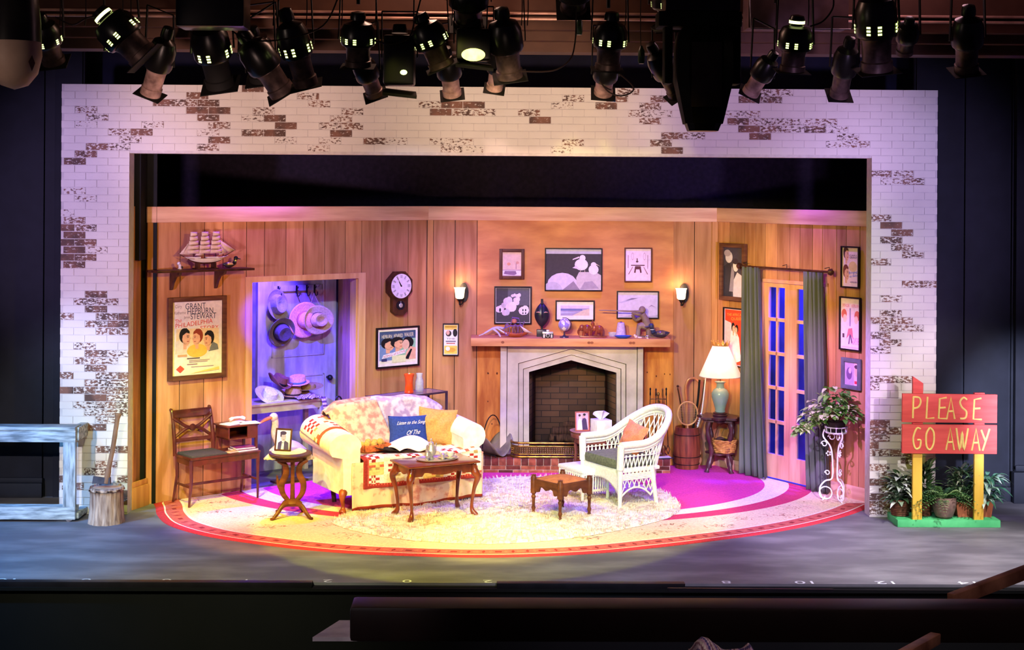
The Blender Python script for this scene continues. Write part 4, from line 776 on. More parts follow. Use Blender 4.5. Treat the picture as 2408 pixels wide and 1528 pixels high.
B().col(34, 30, 34).bb((-.06, -.018, 0), (.06, .018, .055), .004).build('body', GLOSS, t)
b = B(); b.bb((-.056, -.02, .045), (.056, .02, .066), .003); b.bb((-.015, -.02, .066), (.015, .015, .086), .003); b.cyl((0, -.02, .03), (0, -.05, .03), .022, .02); b.bb((-.05, -.021, .005), (-.03, -.018, .04)); b.bb((.03, -.021, .005), (.05, -.018, .04)); b.build('trim_plate', mat('pale_chrome', (228, 222, 216), .3, .5), t)
B().cyl((0, -.05, .03), (0, -.053, .03), .014).build('lens', BLACKG, t)
t = thing('desk_globe', 'small blue and white desk globe on the mantel', 'globe', onm(1327, 2.2))
b = B(); b.grid(lambda u, v: (.066*sin(pi*v)*cos(2*pi*u), .066*sin(pi*v)*sin(2*pi*u), .135+.066*cos(pi*v)), 24, 14, cu=True, cf=lambda u, v: (150, 130, 214) if mn.noise(V((cos(2*pi*u)*2, sin(2*pi*u)*2, v*5))) > .02 else (232, 220, 216)); b.build('sphere', GLOSS, t)
b = B(); b.tube([(.075*sin(a), 0, .135+.075*cos(a)) for a in [i*pi/12-.3 for i in range(14)]], .004, 6); b.lathe([(.05, 0), (.048, .01), (.02, .016), (.008, .03), (.008, .06)], 18); b.build('stand', mat('bronze_blue', (70, 56, 90), .35, .3), t)
t = thing('carved_elephants', 'reddish wood carving of elephants walking on the mantel', 'carving', onm(1396, 2.22))
t.scale = (1.05, 1, 1.2); RW = mat('red_carved_wood', (158, 72, 48), .3, col2=(112, 44, 30), scale=14, coat=.3)
B().bb((-.145, -.04, 0), (.13, .04, .014), .004).build('carving_base', RW, t)
for x, s_ in ((-.07, 1), (.055, .95)):
    b = B(); b.ball((x, 0, .075*s_), .05*s_, 12, rz=.04*s_, ry=.03); b.ball((x-.05*s_, 0, .085*s_), .028*s_, 10, rz=.03*s_, ry=.024); b.tube(smooth([(x-.07*s_, 0, .08*s_), (x-.085*s_, 0, .05*s_), (x-.08*s_, 0, .02)], 3), [.012*s_]*5+[.006]*2, 8)
    for dx in (-.035, .03):
        for y in (-.016, .016): b.cyl((x+dx*s_, y, .013), (x+dx*s_*.8, y, .06*s_), .012*s_, .014*s_, 8)
    b.grid(lambda u, v: (x-.035*s_+.03*u, -.028-.006*v, (.06+.05*v)*s_), 2, 2); b.tube([(x-.07*s_, -.014, .07*s_), (x-.1*s_, -.018, .06*s_)], [.004, .002], 5); b.build('elephant', RW, t)
b = B(); b.cyl((-.01, 0, .1), (-.012, 0, .16), .012, .004, 8); b.ball((-.01, 0, .12), .02, 8); b.build('calf', RW, t)
t = thing('thread_cone', 'lilac cone of thread on the mantel between elephants and hunter', 'thread cone', onm(1460, 2.24))
b = B().col(206, 176, 206); b.lathe([(.055, .0), (.058, .01), (.055, .02), (.038, .15), (.03, .158)], 24); b.build('yarn', FAB, t); B().col(110, 80, 130).cyl((0, 0, .157), (0, 0, .168), .012).build('cone_tip', GLOSS, t)
b = B().col(206, 196, 210); b.lathe([(.03, 0), (.045, .01), (.048, .05), (.045, .05), (.04, .012)], 20, cap=False); tag(b.build('glass_bowl', mat('clear_glass', (220, 220, 236), .1, alpha=.35), None, onm(1441, 2.27)), 'clear little glass bowl on the mantel behind the blue dish', 'bowl')
b = B().col(40, 80, 200); b.lathe([(.04, 0), (.075, .012), (.095, .03), (.09, .03), (.06, .014), (.0, .008)], 24, ex=1, ey=.55); tag(b.build('blue_dish', GLOSS, None, onm(1465, 2.13)), 'shallow shiny blue dish in front of the thread cone on the mantel', 'dish')
t = thing('hunter_carving', 'grey wooden carving of a kneeling hunter aiming a long gun on the mantel', 'carving', onm(1512, 2.28))
GWD = mat('grey_wood', (150, 122, 116), .6, col2=(122, 96, 92), scale=12); t.scale = (1.25, 1.15, 1.18)
b = B(); b.tube(smooth([(.05, 0, .0), (.045, 0, .08), (.02, 0, .16), (-.01, 0, .21)], 4), [.035]*5+[.045]*4+[.04]*4, 12, flat=.7); b.ball((-.008, 0, .248), .03, 12, rz=.034); b.tube(smooth([(-.02, 0, .2), (-.07, -.02, .215), (-.1, -.02, .225)], 3), .014, 8); b.tube(smooth([(0, 0, .19), (-.06, .03, .15), (-.09, .0, .2)], 3), .014, 8)
b.tube(smooth([(.04, 0, .09), (-.03, -.01, .1), (-.045, -.01, .0)], 4), [.03]*5+[.02]*4, 10); b.tube([(.05, 0, .04), (.1, 0, .015), (.12, 0, .006)], [.028, .02, .014], 8); b.bb((-.06, -.035, 0), (.13, .035, .008)); b.build('hunter_figure', GWD, t)
b = B(); b.tube([(-.0, -.02, .235), (-.12, -.02, .236), (-.38, -.02, .243)], [.012, .007, .004], 8); b.build('long_gun', GWD, t)
duck('mantel_duck_decoy', 'dark blue long-billed duck decoy at the end of the mantel by the hunter carving', onm(1549, 2.17), pi, (52, 46, 66), (44, 50, 80), 1.0, wing=(110, 84, 62))
b = B().col(236, 206, 200); b.ball((-.02, 0, .018), .018, 8, rz=.016); b.ball((-.035, -.01, .034), .012, 8); b.cyl((0, 0, .012), (.04, -.01, .01), .009, n=6); tag(b.build('shell_figurine', GLOSS, None, onm(1500, 2.12)), 'small pale shell figurine on the mantel edge below the hunter', 'figurine')
b = B().col(232, 210, 200); b.ball((0, 0, .018), .018, 10, rz=.017); b.col(20, 18, 20); b.ball((-.006, -.014, .021), .007, 8); b.ball((.009, -.013, .02), .006, 8); b.col(232, 210, 200); b.bb((-.008, -.022, .0), (.012, -.004, .01)); tag(b.build('skull_figurine', GLOSS, None, onm(1522, 2.12)), 'tiny pale skull ornament on the mantel edge beside the duck', 'figurine')

# ------------------------------------------------------------ fender, log holder, fire tools on the hearth
t = thing('fireplace_fender', 'low pierced brass fender standing on the brick hearth', 'fender', (FX, 0, HZ))
fl_ = YP(1203, 1040, 2.06).x-FX; fr_ = -fl_; yF = HY+.05; yB = 2.2
path = [(fl_, yB), (fl_, yF+.08), (fl_+.03, yF+.03), (fl_+.09, yF), (fr_-.09, yF), (fr_-.03, yF+.03), (fr_, yF+.08), (fr_, yB)]
for z, r in ((.012, .014), (.04, .007), (.125, .007), (.158, .013)): B().tube([(x, y, z) for x, y in path], r, 8).build('rail', BRASS, t)
def along(n):
    out = []; seg = [(V(a), V(b_)) for a, b_ in zip(path[:-1], path[1:])]; T_ = sum((b_-a).length for a, b_ in seg)
    for i in range(n):
        d = T_*(i+.5)/n
        for a, b_ in seg:
            if d <= (b_-a).length: out.append((a.lerp(b_, d/(b_-a).length), (b_-a).normalized())); break
            d -= (b_-a).length
    return out
b = B()
for p, d in along(64):
    for k, z in enumerate((.062, .083, .104)):
        c_ = V((p.x, p.y, z)); b.tube([c_+V((d.x, d.y, 0))*(.013*cos(a))+V((0, -.004, .011*sin(a))) for a in [i*pi/3 for i in range(6)]], .0036, 4, closed=True)
b.build('pierced_lattice', BRASS, t)
b = B()
for (a, c_) in zip(path[:-1], path[1:]): b.bar((*a, .083), (*c_, .083), .003, .085)
b.build('backing_plate', mat('brown_brass_plate', (128, 98, 72), .5, .4), t)  # brown plate behind the pierced lattice
c0 = YP(1158, 1050, 2.12)
t = thing('log_carrier', 'dark metal log carrier with hoop handle on the hearth beside the sofa', 'log carrier', (c0.x+.0, 2.19, HZ), .75)
b = B(); W2 = .2
def cf_(u, v):
    k = abs(2*u-1); x = -W2+2*W2*u; hh = .012+.235*k**1.7; dd = .17*sqrt(max(0, 1-k**5)); return (x*(1-.0*k), -dd+2*dd*v, hh+.02*(1-v)*0)
b.grid(cf_, 24, 8); b.build('tray', mat('gunmetal', (134, 126, 112), .5, .1, col2=(96, 90, 82)), t, solid=.004)
b = B(); b.tube([(W2*.72*cos(a), .0, .09+.34*sin(a)) for a in [i*pi/16 for i in range(17)]], .006, 8); b.build('handle', IRON, t)
b = B()
for x in (-.07, .07): b.tube([(x, -.13, 0), (x, -.12, .02), (x, .12, .02), (x, .13, 0)], .006, 6)
b.build('foot', IRON, t)
q = YP(1548, 1000, 2.15); t = thing('fire_tool_stand', 'brass stand of fire tools on the hearth beside the stone surround', 'fire tools', (q.x, 2.17, HZ))
ztp = YP(1535, 932, 2.15).z-HZ
b = B(); b.lathe([(.085, 0), (.08, .012), (.02, .02), (.009, .035), (.009, ztp)], 20); b.ball((0, 0, ztp+.02), .016, 10, rz=.024); b.cyl((-.09, 0, ztp-.03), (.09, 0, ztp-.03), .006); b.cyl((0, -.07, ztp-.03), (0, .07, ztp-.03), .006); b.build('stand', BRASS, t)
for nm, x, y, k in (('shovel', -.085, 0, 0), ('poker', -.03, -.05, 1), ('brush', .04, -.05, 2), ('tongs', .085, 0, 3)):
    b = B(); tx = x*1.25; b.cyl((x, y, ztp+.02), (tx, y-.02, .12), .0045, n=6); b.lathe([(.004, 0), (.009, .02), (.006, .06), (.01, .08), (.0, .095)], 10, (x, y, ztp))
    if k == 0: b.box((tx, y-.02, .08), (.07, .006, .09), None, .003)
    if k == 1: b.tube([(tx, y-.02, .12), (tx, y-.02, .03), (tx+.03, y-.02, .05)], .005, 6)
    if k == 2: b.lathe([(.012, 0), (.03, .08), (.02, .11)], 12, (tx, y-.02, .02))
    if k == 3: b.tube([(tx, y, .12), (tx-.02, y-.02, .08), (tx, y-.02, .03)], .004, 6); b.tube([(tx, y, .12), (tx+.02, y-.02, .08), (tx, y-.02, .03)], .004, 6)
    b.build(nm, IRON if k != 2 else BRASS, t)
q = YP(1555, 1062, 2.03); t = thing('magazine', 'folded dark magazine lying on the end of the brick hearth', 'magazine', (q.x+.01, HY+.09, HZ), .25)
B().col(40, 44, 66).bb((-.11, -.06, 0), (.11, .06, .008)).build('cover', GLOSS, t); B().col(230, 226, 220).bb((-.06, -.05, .0085), (.09, .04, .014)).build('page', PAPER, t)

# ------------------------------------------------------------ barrel of sticks
bc = GP(1618, 1105); bc.y += .1; BH = YP(1618, 1003, bc.y).z
t = thing('wooden_barrel', 'reddish wooden barrel used as a stick stand beside the lamp table', 'barrel', bc)
b = B(); n = 40; bw = .142
b.lathe([(bw*.86, 0), (bw*.97, BH*.25), (bw*1.02, BH*.5), (bw*.97, BH*.78), (bw*.88, BH), (bw*.8, BH), (bw*.8, BH*.7), (0, BH*.7)], n); b.build('staves', mat('barrel_staves', (150, 76, 50), .45, col2=(100, 48, 34), scale=6, stretch=(5, 5, .5), det=7, bump=.1), t)
for z in (.12, .3, .82): r = bw*(1.03-.6*(z-.5)**2)+.003; B().lathe([(r, BH*z), (r, BH*z+.006), (r-.005, BH*z+.006), (r-.005, BH*z)], n, cap=False).build('hoop', IRON, t)
def stick(name, label, pts, r, m, cat='walking stick'):
    return tag(B().tube(smooth(pts, 5), r, 10).build(name, m, None, bc), label, cat)
zz = lambda px, py: YP(px, py, bc.y)-bc
g = BH*.72
def pxp(px, py, dy=0): q = YP(px, py, bc.y+dy); return (q.x-bc.x, dy, q.z)
stick('walking_stick', 'dark round-knobbed walking stick standing in the barrel', [(-.03, .03, g), pxp(1602, 960, .03), pxp(1594, 912, .03)], .009, WALN)
a_ = pxp(1594, 908, .03); tag(B().ball(a_, .015, 10).build('stick_knob', WALN, None, bc), None, None); kn = COL.objects['stick_knob']; kn.parent = COL.objects['walking_stick']; kn.location = (0, 0, 0)
stick('crook_cane', 'thick light crook-handled cane standing in the barrel', [(.0, .05, g), pxp(1614, 950, .05), pxp(1612, 915, .05), pxp(1618, 893, .05), pxp(1632, 889, .05), pxp(1642, 897, .05)], .014, mat('honey_cane', (196, 124, 70), .35, col2=(160, 92, 50)), 'cane')
stick('folded_umbrella', 'slim black folded umbrella standing in the barrel under the lampshade', [(.05, .04, g), pxp(1640, 950, .04), pxp(1645, 893, .04)], .012, BLACKM, 'umbrella')
stick('bamboo_stick', 'thin dark bamboo stick leaning in the barrel behind the white rod', [(.03, .06, g), pxp(1648, 950, .06), pxp(1656, 893, .06)], .006, WALN)
stick('white_rod', 'thin white painted rod with ringed handle leaning out of the barrel', [(.06, -.03, g), pxp(1649, 975, -.03), pxp(1659, 889, -.03)], .007, WHTP, 'rod')
b = B()
for k in range(6): p0_ = V(pxp(1641, 1000, -.035)).lerp(V(pxp(1650, 968, -.035)), k/6); b.ball(p0_, .012, 8)
tag(b.build('rod_ring', WHTP, None), None); rr = COL.objects['rod_ring']; rr.parent = COL.objects['white_rod']
rc = V(pxp(1617, 972, -.02)); t = thing('badminton_racket', 'old wooden racket with oval strung head standing in the barrel', 'racket', bc+rc)
b = B(); b.tube([(.108*cos(a), 0, .125*sin(a)) for a in [2*pi*i/32 for i in range(32)]], .008, 8, closed=True); b.cyl((0, 0, -.125), (0, 0, -.19), .011); b.build('racket_frame', mat('racket_wood', (226, 164, 110), .4), t)
b = B()
for k in range(-6, 7):
    x = k*.0155; h = .125*sqrt(max(0, 1-(x/.108)**2)); b.cyl((x, 0, -h), (x, 0, h), .0011, n=4); z = k*.018; h = .108*sqrt(max(0, 1-(z/.125)**2)); b.cyl((-h, .001, z), (h, .001, z), .0011, n=4)
b.build('string_net', mat('gut_string', (214, 170, 130), .6), t)

# ------------------------------------------------------------ lamp table, lamp, basket
lc = GP(1700, 1113); lc.y += .12; TZ = YP(1690, 977, lc.y).z
DKW = mat('plum_dark_wood', (84, 40, 44), .35, col2=(54, 24, 30), scale=6, coat=.3)
t = thing('lamp_table', 'dark scalloped lamp table with carved legs and lower shelf', 'table', (lc.x-.01, lc.y, 0), -.25)
def scal(r, k=8, am=.12): return [(r*(1+am*cos(k*a))*cos(a), r*(1+am*cos(k*a))*sin(a)) for a in [2*pi*i/64 for i in range(64)]]
B().prism(scal(.225), .022, 'z', (0, 0, TZ-.011)).build('table_top', DKW, t)
B().prism(scal(.17), .018, 'z', (0, 0, TZ-.045)).prism(scal(.14, 4, .15), .016, 'z', (0, 0, .2)).build('shelf', DKW, t)
for i in range(4):
    a = pi/4+i*pi/2; b = B(); d = V((cos(a), sin(a), 0)); pts = [d*.15+V((0, 0, TZ-.03)), d*.175+V((0, 0, TZ-.13)), d*.15+V((0, 0, TZ-.25)), d*.12+V((0, 0, .22)), d*.15+V((0, 0, .1)), d*.185+V((0, 0, .004))]
    S_ = smooth(pts, 5); b.tube(S_, [.018+.012*abs(sin(k*.55)) for k in range(len(S_))], 10); b.build('leg', DKW, t)
t = thing('table_lamp', 'table lamp with celadon vase base and cream empire shade, lit', 'lamp', (lc.x-.015, lc.y, TZ))
sb_ = YP(1690, 884, lc.y).z-TZ; stp = YP(1690, 813, lc.y).z-TZ
B().lathe([(.075, 0), (.08, .01), (.07, .02), (.075, .03), (.06, .038)], 24).build('plinth', DKW, t)
VH = sb_-.03
B().lathe([(.05, .038), (.055, .045), (.052, .07), (.068, .12), (.09, .19), (.094, .235), (.075, .275), (.045, .295), (.04, .32), (.043, .345), (.06, .358), (.06, .365), (.02, .37)], 28).build('vase_body', mat('celadon_glaze', (146, 166, 160), .15, col2=(130, 150, 148), scale=4, coat=.5), t)
b = B(); b.cyl((0, 0, .36), (0, 0, stp-.04), .006); b.build('stem', BRASS, t)
LSH = mat('lit_lampshade', (255, 216, 186), .8, emit=.8, col2=(255, 224, 198))
R0, R1 = .222, .083
b = B(); b.lathe([(R0, sb_), (R1, stp)], 40, cap=False); b.build('shade', LSH, t, solid=.003)
b = B(); b.tube([(R0*cos(a), R0*sin(a), sb_) for a in [i*pi/20 for i in range(40)]], .004, 6, closed=True); b.tube([(R1*cos(a), R1*sin(a), stp) for a in [i*pi/20 for i in range(40)]], .004, 6, closed=True); b.build('shade_rim', CREAM, t)
b = B(); b.ball((0, 0, sb_+.1), .03, 12, rz=.045); b.build('bulb', mat('lit_bulb', (255, 236, 200), .5, emit=8), t)
point('table_lamp_bulb', (lc.x-.015, lc.y, TZ+sb_+.17), 5, (1, .72, .4), .03)
t = thing('gold_crown', 'small gold toy crown sitting on top of the lampshade', 'crown', (lc.x-.015, lc.y, TZ+stp))
b = B(); b.lathe([(.084, 0), (.088, .014), (.084, .014)], 32, cap=False)
for i in range(11): a = 2*pi*i/11; d = V((cos(a), sin(a), 0)); s2 = V((-sin(a), cos(a), 0)); b.poly([d*.086+s2*.022+V((0, 0, .01)), d*.086-s2*.022+V((0, 0, .01)), d*(.1)+V((0, 0, .05))]); b.ball(d*.1+V((0, 0, .05)), .005, 6)
b.build('crown_band', mat('toy_gold', (240, 180, 90), .35, .5), t)
t = thing('wicker_basket', 'round twig basket of folded cloth on the lamp table lower shelf', 'basket', (lc.x+.03, lc.y-.02, .208))
b = B()
for k in range(7): z = .012+.02*k; r = .105+.025*(k/6); b.tube([((r+.004*sin(9*a+k*2))*cos(a), (r+.004*sin(9*a+k*2))*sin(a), z+.003*sin(5*a+k)) for a in [2*pi*i/40 for i in range(40)]], .011, 6, closed=True)
b.build('twig_weave', mat('golden_twig', (206, 142, 78), .6, col2=(160, 96, 50), scale=30), t)
b = B(); b.lathe([(.0, .02), (.105, .02)], 20, cap=False); b.build('basket_bottom', WALN, t)
b = B(); b.tube([(.1*cos(a), .02, .13+.17*sin(a)) for a in [i*pi/10 for i in range(11)]], .004, 6); b.build('hoop_handle', WALN, t)
b = B().col(90, 56, 60); b.grid(lambda u, v: (.085*(2*u-1), .085*(2*v-1), .13+.02*sin(5*u)*cos(6*v)), 10, 10); b.build('lining', FAB, t)

# ------------------------------------------------------------ curtains
CUR = mat('slate_curtain', (96, 97, 90), .75, col2=(76, 78, 73), scale=3, stretch=(2, 2, .4), det=6, bump=.1)
def curtain(label, px0t, px1t, px0b, px1b, yt, yb):
    u0, z1_ = WR.uz(px0t, yt, .1); u1, _ = WR.uz(px1t, yt, .1); v0, z0_ = WR.uz(px0b, yb, .12); v1, _ = WR.uz(px1b, yb, .12); z0_ = max(z0_, .01)
    t = thing('curtain', label, 'curtain', WR.at((u0+u1)/2, .1, 0), WR.rz); c_ = (u0+u1)/2
    b = B(); ph_ = random.random()*3
    def cf(u, v):
        a = v0+(v1-v0)*u-c_; e = u0+(u1-u0)*u-c_; k = v**.8; x = a+(e-a)*k
        am = .042*(1-.45*v); return (x+.008*sin(13*u+4*v), -.0-am*sin(2*pi*(4.2*u+.12*sin(3*v+ph_)))-.012*sin(2*pi*9*u+ph_), z0_+(z1_-z0_)*v+.006*sin(16*u)*(1-v))
    b.grid(cf, 80, 24); b.build('cloth', CUR, t, solid=.004, sharp=3); return z1_
crz = curtain('slate curtain beside the lamp, long panel hanging off the rod', 1747, 1786, 1741, 1803, 626, 1112)
curtain('slate curtain behind the ivy plant, hanging to the floor', 1893, 1936, 1899, 1948, 638, 1150)
ru0 = WR.uz(1742, 626, .1)[0]; ru1, rz1 = WR.uz(1949, 641, .1); crz = WR.uz(1840, 632, .1)[1]
t = thing('curtain_rod', 'dark curtain rod with knob ends above the french doors', 'curtain rod', WR.at((ru0+ru1)/2, .1, crz), WR.rz); h = (ru1-ru0)/2
b = B(); b.cyl((-h, 0, 0), (h, 0, 0), .011); b.build('rod', WALN, t)
for sx in (-1, 1): b = B(); b.lathe([(.012, 0), (.03, .01), (.034, .03), (.02, .05), (.0, .055)], 16, (sx*h, 0, 0), Matrix.Rotation(sx*pi/2, 3, 'Y')); b.build('finial', WALN, t)
for x in (-h*.93, 0, h*.93): b = B(); b.cyl((x, 0, 0), (x, .1, 0), .006); b.tube([(x-.03, .02, .03), (x+.03, .02, .045), (x+.03, .02, 0)], .004, 5); b.build('bracket', IRON, t)

# ------------------------------------------------------------ wire plant stand with ivy
pc = GP(1965, 1178); ptz = YP(1968, 1003, pc.y).z
t = thing('plant_stand', 'tall white scrolled wire plant stand holding the ivy', 'plant stand', pc, .3)
for i in range(3):
    a = 2*pi*i/3+.5; d = V((cos(a), sin(a), 0)); b = B(); Zv = V((0, 0, 1))
    pts = [d*.11+Zv*(ptz-.03), d*.12+Zv*(ptz-.1), d*.05+Zv*(ptz-.2), d*.03+Zv*(ptz*.5), d*.035+Zv*.22, d*.1+Zv*.19, d*.15+Zv*.12, d*.13+Zv*.03, d*.08+Zv*.02]
    b.tube(smooth(pts, 5), .0075, 8)
    b.tube([d*(.095+.06*cos(q_))+Zv*(.075+.06*sin(q_)) for q_ in [k*pi/9 for k in range(18)]], .006, 6, closed=True)
    for s2, zc_, rr_ in ((.05, ptz-.17, .03), (-.02, ptz-.1, .035), (.02, .27, .025)): b.tube([d*(.06+s2+rr_*cos(q_)*(1-q_/14))+Zv*(zc_+rr_*sin(q_)*(1-q_/14)) for q_ in [k*pi/6 for k in range(14)]], .005, 6)
    for k in range(5): q_ = 2*pi*k/5; b.ball(d*(.07+.018*cos(q_))+Zv*(ptz-.26+.018*sin(q_)), .009, 6)
    b.cyl(d*.1+Zv*.04, d*.125, .007, n=6); b.build('leg', WHTP, t)
b = B()
for z, r in ((ptz, .105), (ptz-.05, .1)): b.tube([(r*cos(a), r*sin(a), z) for a in [2*pi*i/24 for i in range(24)]], .006, 6, closed=True)
for k in range(12): a = 2*pi*k/12; b.cyl((.105*cos(a), .105*sin(a), ptz), (.1*cos(a), .1*sin(a), ptz-.05), .004, n=5)
b.lathe([(0, ptz-.06), (.1, ptz-.06), (.1, ptz-.053), (0, ptz-.053)], 20, cap=False); b.build('pot_holder', WHTP, t)
def leaf(b, p, d, L_, W_, c, droop=.3, up=V((0, 0, 1)), n=3):
    d = V(d).normalized(); s_ = d.cross(up); s_ = s_.normalized() if s_.length > 1e-3 else V((1, 0, 0)); nn = s_.cross(d); b.col(c); prev = None
    for i in range(n+1):
        t_ = i/n; wd = W_*sin(pi*(.08+.92*t_)**.8)*.5 if i < n else .0005; c_ = V(p)+d*(L_*t_)-up*(droop*L_*t_*t_)
        cur = (b.v(c_-s_*wd+nn*wd*.3), b.v(c_), b.v(c_+s_*wd+nn*wd*.3))
        if prev: b.f([prev[0], prev[1], cur[1], cur[0]]); b.f([prev[1], prev[2], cur[2], cur[1]])
        prev = cur
t = thing('ivy_plant', 'green and cream variegated ivy spilling over the white plant stand', 'plant', pc+V((0, 0, ptz-.05)))
B().lathe([(.07, 0), (.09, .09), (.095, .1), (.08, .1)], 20).build('pot', mat('dark_pot', (60, 48, 44), .7), t)
rnd = random.Random(11); b = B()
for i in range(430):
    a = rnd.uniform(0, 2*pi); r = rnd.random()**.6; ph_ = rnd.random()
    P_ = V((.30*r*cos(a), .2*r*sin(a), .12+.30*(1-r*r)*ph_+.03)); P_.x -= .03; P_.y -= .03
    if rnd.random() < .3: P_ = V((-.12-.27*rnd.random(), -.05+.1*rnd.random(), .0)); P_.z = .16-.55*(abs(P_.x)-.1)+rnd.uniform(-.05, .05)
    Pw = V((pc.x+P_.x*cos(.3*0)-P_.y*0, pc.y+P_.y, 0))
    if (Pw-WR.a).dot(WR.i) > -.10: continue
    k = rnd.random(); c_ = (78, 138, 46) if k < .4 else (112, 168, 62) if k < .7 else (150, 176, 96) if k < .87 else (206, 214, 150)
    if P_.x < -.14: c_ = (136, 170, 84) if k < .5 else (196, 206, 140)
    leaf(b, P_, (cos(a)*r+rnd.uniform(-.4, .4), sin(a)*r+rnd.uniform(-.8, .1), rnd.uniform(-.3, .7)), rnd.uniform(.06, .095), rnd.uniform(.042, .062), c_, .35)
b.build('foliage', LEAF, t, sharp=3)
b = B()
for k in range(14): a = 2*pi*k/14; e = V((.26*cos(a), .17*sin(a), .15)) if k != 7 else V((-.36, 0, .02)); b.tube(smooth([V((0, 0, .08)), e*.5+V((0, 0, .14)), e], 4), .003, 5)
b.build('stem', mat('vine_stem', (90, 110, 60), .6), t)
# ------------------------------------------------------------ rugs
RUGC = V((.2, 1.6, 0))
OUT = [(352, 1170), (365, 1192), (370, 1212), (398, 1236), (480, 1260), (600, 1279), (750, 1296), (920, 1306), (1150, 1311), (1380, 1303), (1560, 1286), (1700, 1269), (1820, 1252), (1930, 1230), (2010, 1207), (2053, 1188)]
op = smooth([GP(*p) for p in OUT], 8)
def wall_lim(th):     # distance from the rug centre to the set walls along a direction
    d = V((cos(th), sin(th), 0)); best = 9
    for W in (WL, WB, WR):
        k = d.dot(W.i)
        if k > 1e-6:
            t_ = (W.a-RUGC).dot(W.i)/k-.012
            if t_ > 0: best = min(best, t_)
    return best
ang = sorted([(atan2((p-RUGC).y, (p-RUGC).x), (p-RUGC).length) for p in op])
def rout(th):
    if th > pi: th -= 2*pi
    if th < ang[0][0] or th > ang[-1][0]: r = 9
    else:
        r = 9
        for (a0, r0_), (a1, r1_) in zip(ang[:-1], ang[1:]):
            if a0 <= th <= a1 and a1 > a0: r = r0_+(r1_-r0_)*(th-a0)/(a1-a0); break
    return r, min(r, wall_lim(th))
RED, DKR, CRM, WLN, ROSE = (196, 40, 52), (176, 44, 48), (238, 206, 172), (240, 222, 206), (206, 96, 92)
b = B(); n = 320; rows_ = []
def ring_r(th):
    ro, lim = rout(th); e = 1/sqrt((cos(th)/2.57)**2+(sin(th)/1.67)**2)
    rr = [0, e, e*1.095, e*1.19, ro-.27, ro-.245, ro-.09, ro-.075, ro]
    for i in range(1, 9): rr[i] = max(rr[i], rr[i-1])
    return [min(x, lim) for x in rr]
cols = [(216, 62, 150), WLN, (204, 58, 100), CRM, WLN, ROSE, WLN, (208, 56, 66)]
prev = None; ctr = b.v(RUGC+V((0, 0, .006)))
for i in range(n+1):
    th = -pi/2+2*pi*i/n; th = th if th <= pi else th-2*pi; R_ = ring_r(th); d = V((cos(th), sin(th), 0)); cur = [b.v(RUGC+d*r_+V((0, 0, .006 if k < 8 else .0055))) for k, r_ in enumerate(R_[1:])]; lo_ = b.v(RUGC+d*R_[-1])
    cur.append(lo_)
    if prev:
        b.col(cols[0]); b.f([ctr, prev[0], cur[0]])
        for k in range(7): b.col(cols[k+1]); b.f([prev[k], cur[k], cur[k+1], prev[k+1]])
        b.f([prev[7], cur[7], cur[8], prev[8]])
    prev = cur
# woven sprigs in the field and the little links of the border
rnd = random.Random(21)
for i in range(0, 46, 2):
    th = -pi+.12+(pi-.24)*i/45; ro, lim = rout(th); R_ = ring_r(th)
    if R_[4]-R_[3] < .25 or lim < ro-.02: continue
    for q in range(1):
        r_ = R_[3]+(R_[4]-R_[3])*(.52+(.16 if i % 4 else -.16)); c_ = RUGC+V((cos(th), sin(th), 0))*r_
        for k in range(34):
            o_ = c_+V((rnd.gauss(0, .085), rnd.gauss(0, .045), .0066)); s_ = rnd.uniform(.006, .016); a = rnd.uniform(0, pi); b.col(rnd.choice(((204, 132, 116), (212, 150, 130), (176, 128, 104), (206, 160, 126))))
            b.poly([o_+V((s_*1.6*cos(t)*cos(a)-s_*.5*sin(t)*sin(a), s_*1.6*cos(t)*sin(a)+s_*.5*sin(t)*cos(a), 0)) for t in [j*pi/3 for j in range(6)]])
for i in range(150):
    th = -pi+.05+(pi-.1)*i/149; ro, lim = rout(th)
    if lim < ro-.02: continue
    d = V((cos(th), sin(th), 0)); s2 = V((-sin(th), cos(th), 0)); c_ = RUGC+d*(ro-.167)+V((0, 0, .0066)); b.col((214, 110, 96) if i % 2 else (150, 46, 50))
    b.poly([c_-s2*.016, c_+d*.045, c_+s2*.016, c_-d*.045]) if i % 3 else b.poly([c_-s2*.028-d*.02, c_-s2*.028+d*.02, c_+s2*.028+d*.02, c_+s2*.028-d*.02])
tag(b.build('oval_rug', FAB, sharp=3), 'huge oval red and cream floral rug covering the set floor', 'rug')
SP = [(782, 1232), (800, 1218), (860, 1196), (980, 1160), (1100, 1135), (1200, 1124), (1320, 1122), (1420, 1128), (1510, 1143), (1570, 1162), (1600, 1190), (1588, 1212), (1540, 1230), (1450, 1250), (1340, 1268), (1200, 1280), (1060, 1279), (930, 1268), (840, 1252)]
sp = smooth([GP(*p) for p in SP], 10, True); cc = sum(sp, V())/len(sp); rnd = random.Random(5)
b = B(); m_ = len(sp); K = 46; G = []
for i, p in enumerate(sp):
    d = p-cc; row = []
    for k in range(K+1):
        q = cc+d*((k/K)*(1+.006*rnd.uniform(-1, 1))); hh = .012+.02*(mn.noise(q*9)+.5)+.012*mn.noise(q*31)+.006*rnd.random() if k < K else .007
        row.append(b.v((q.x+rnd.uniform(-.006, .006), q.y+rnd.uniform(-.006, .006), max(.009, hh))))
    G.append(row)
for i in range(m_):
    for k in range(K):
        A_, C_ = G[i], G[(i+1) % m_]; v_ = mn.noise(A_[k].co*16)+.3*rnd.uniform(-1, 1); b.col((240, 230, 214) if v_ > -.1 else (226, 210, 194) if v_ > -.35 else (206, 184, 168)); b.f([A_[k], C_[k], C_[k+1], A_[k+1]])
rnd = random.Random(6)
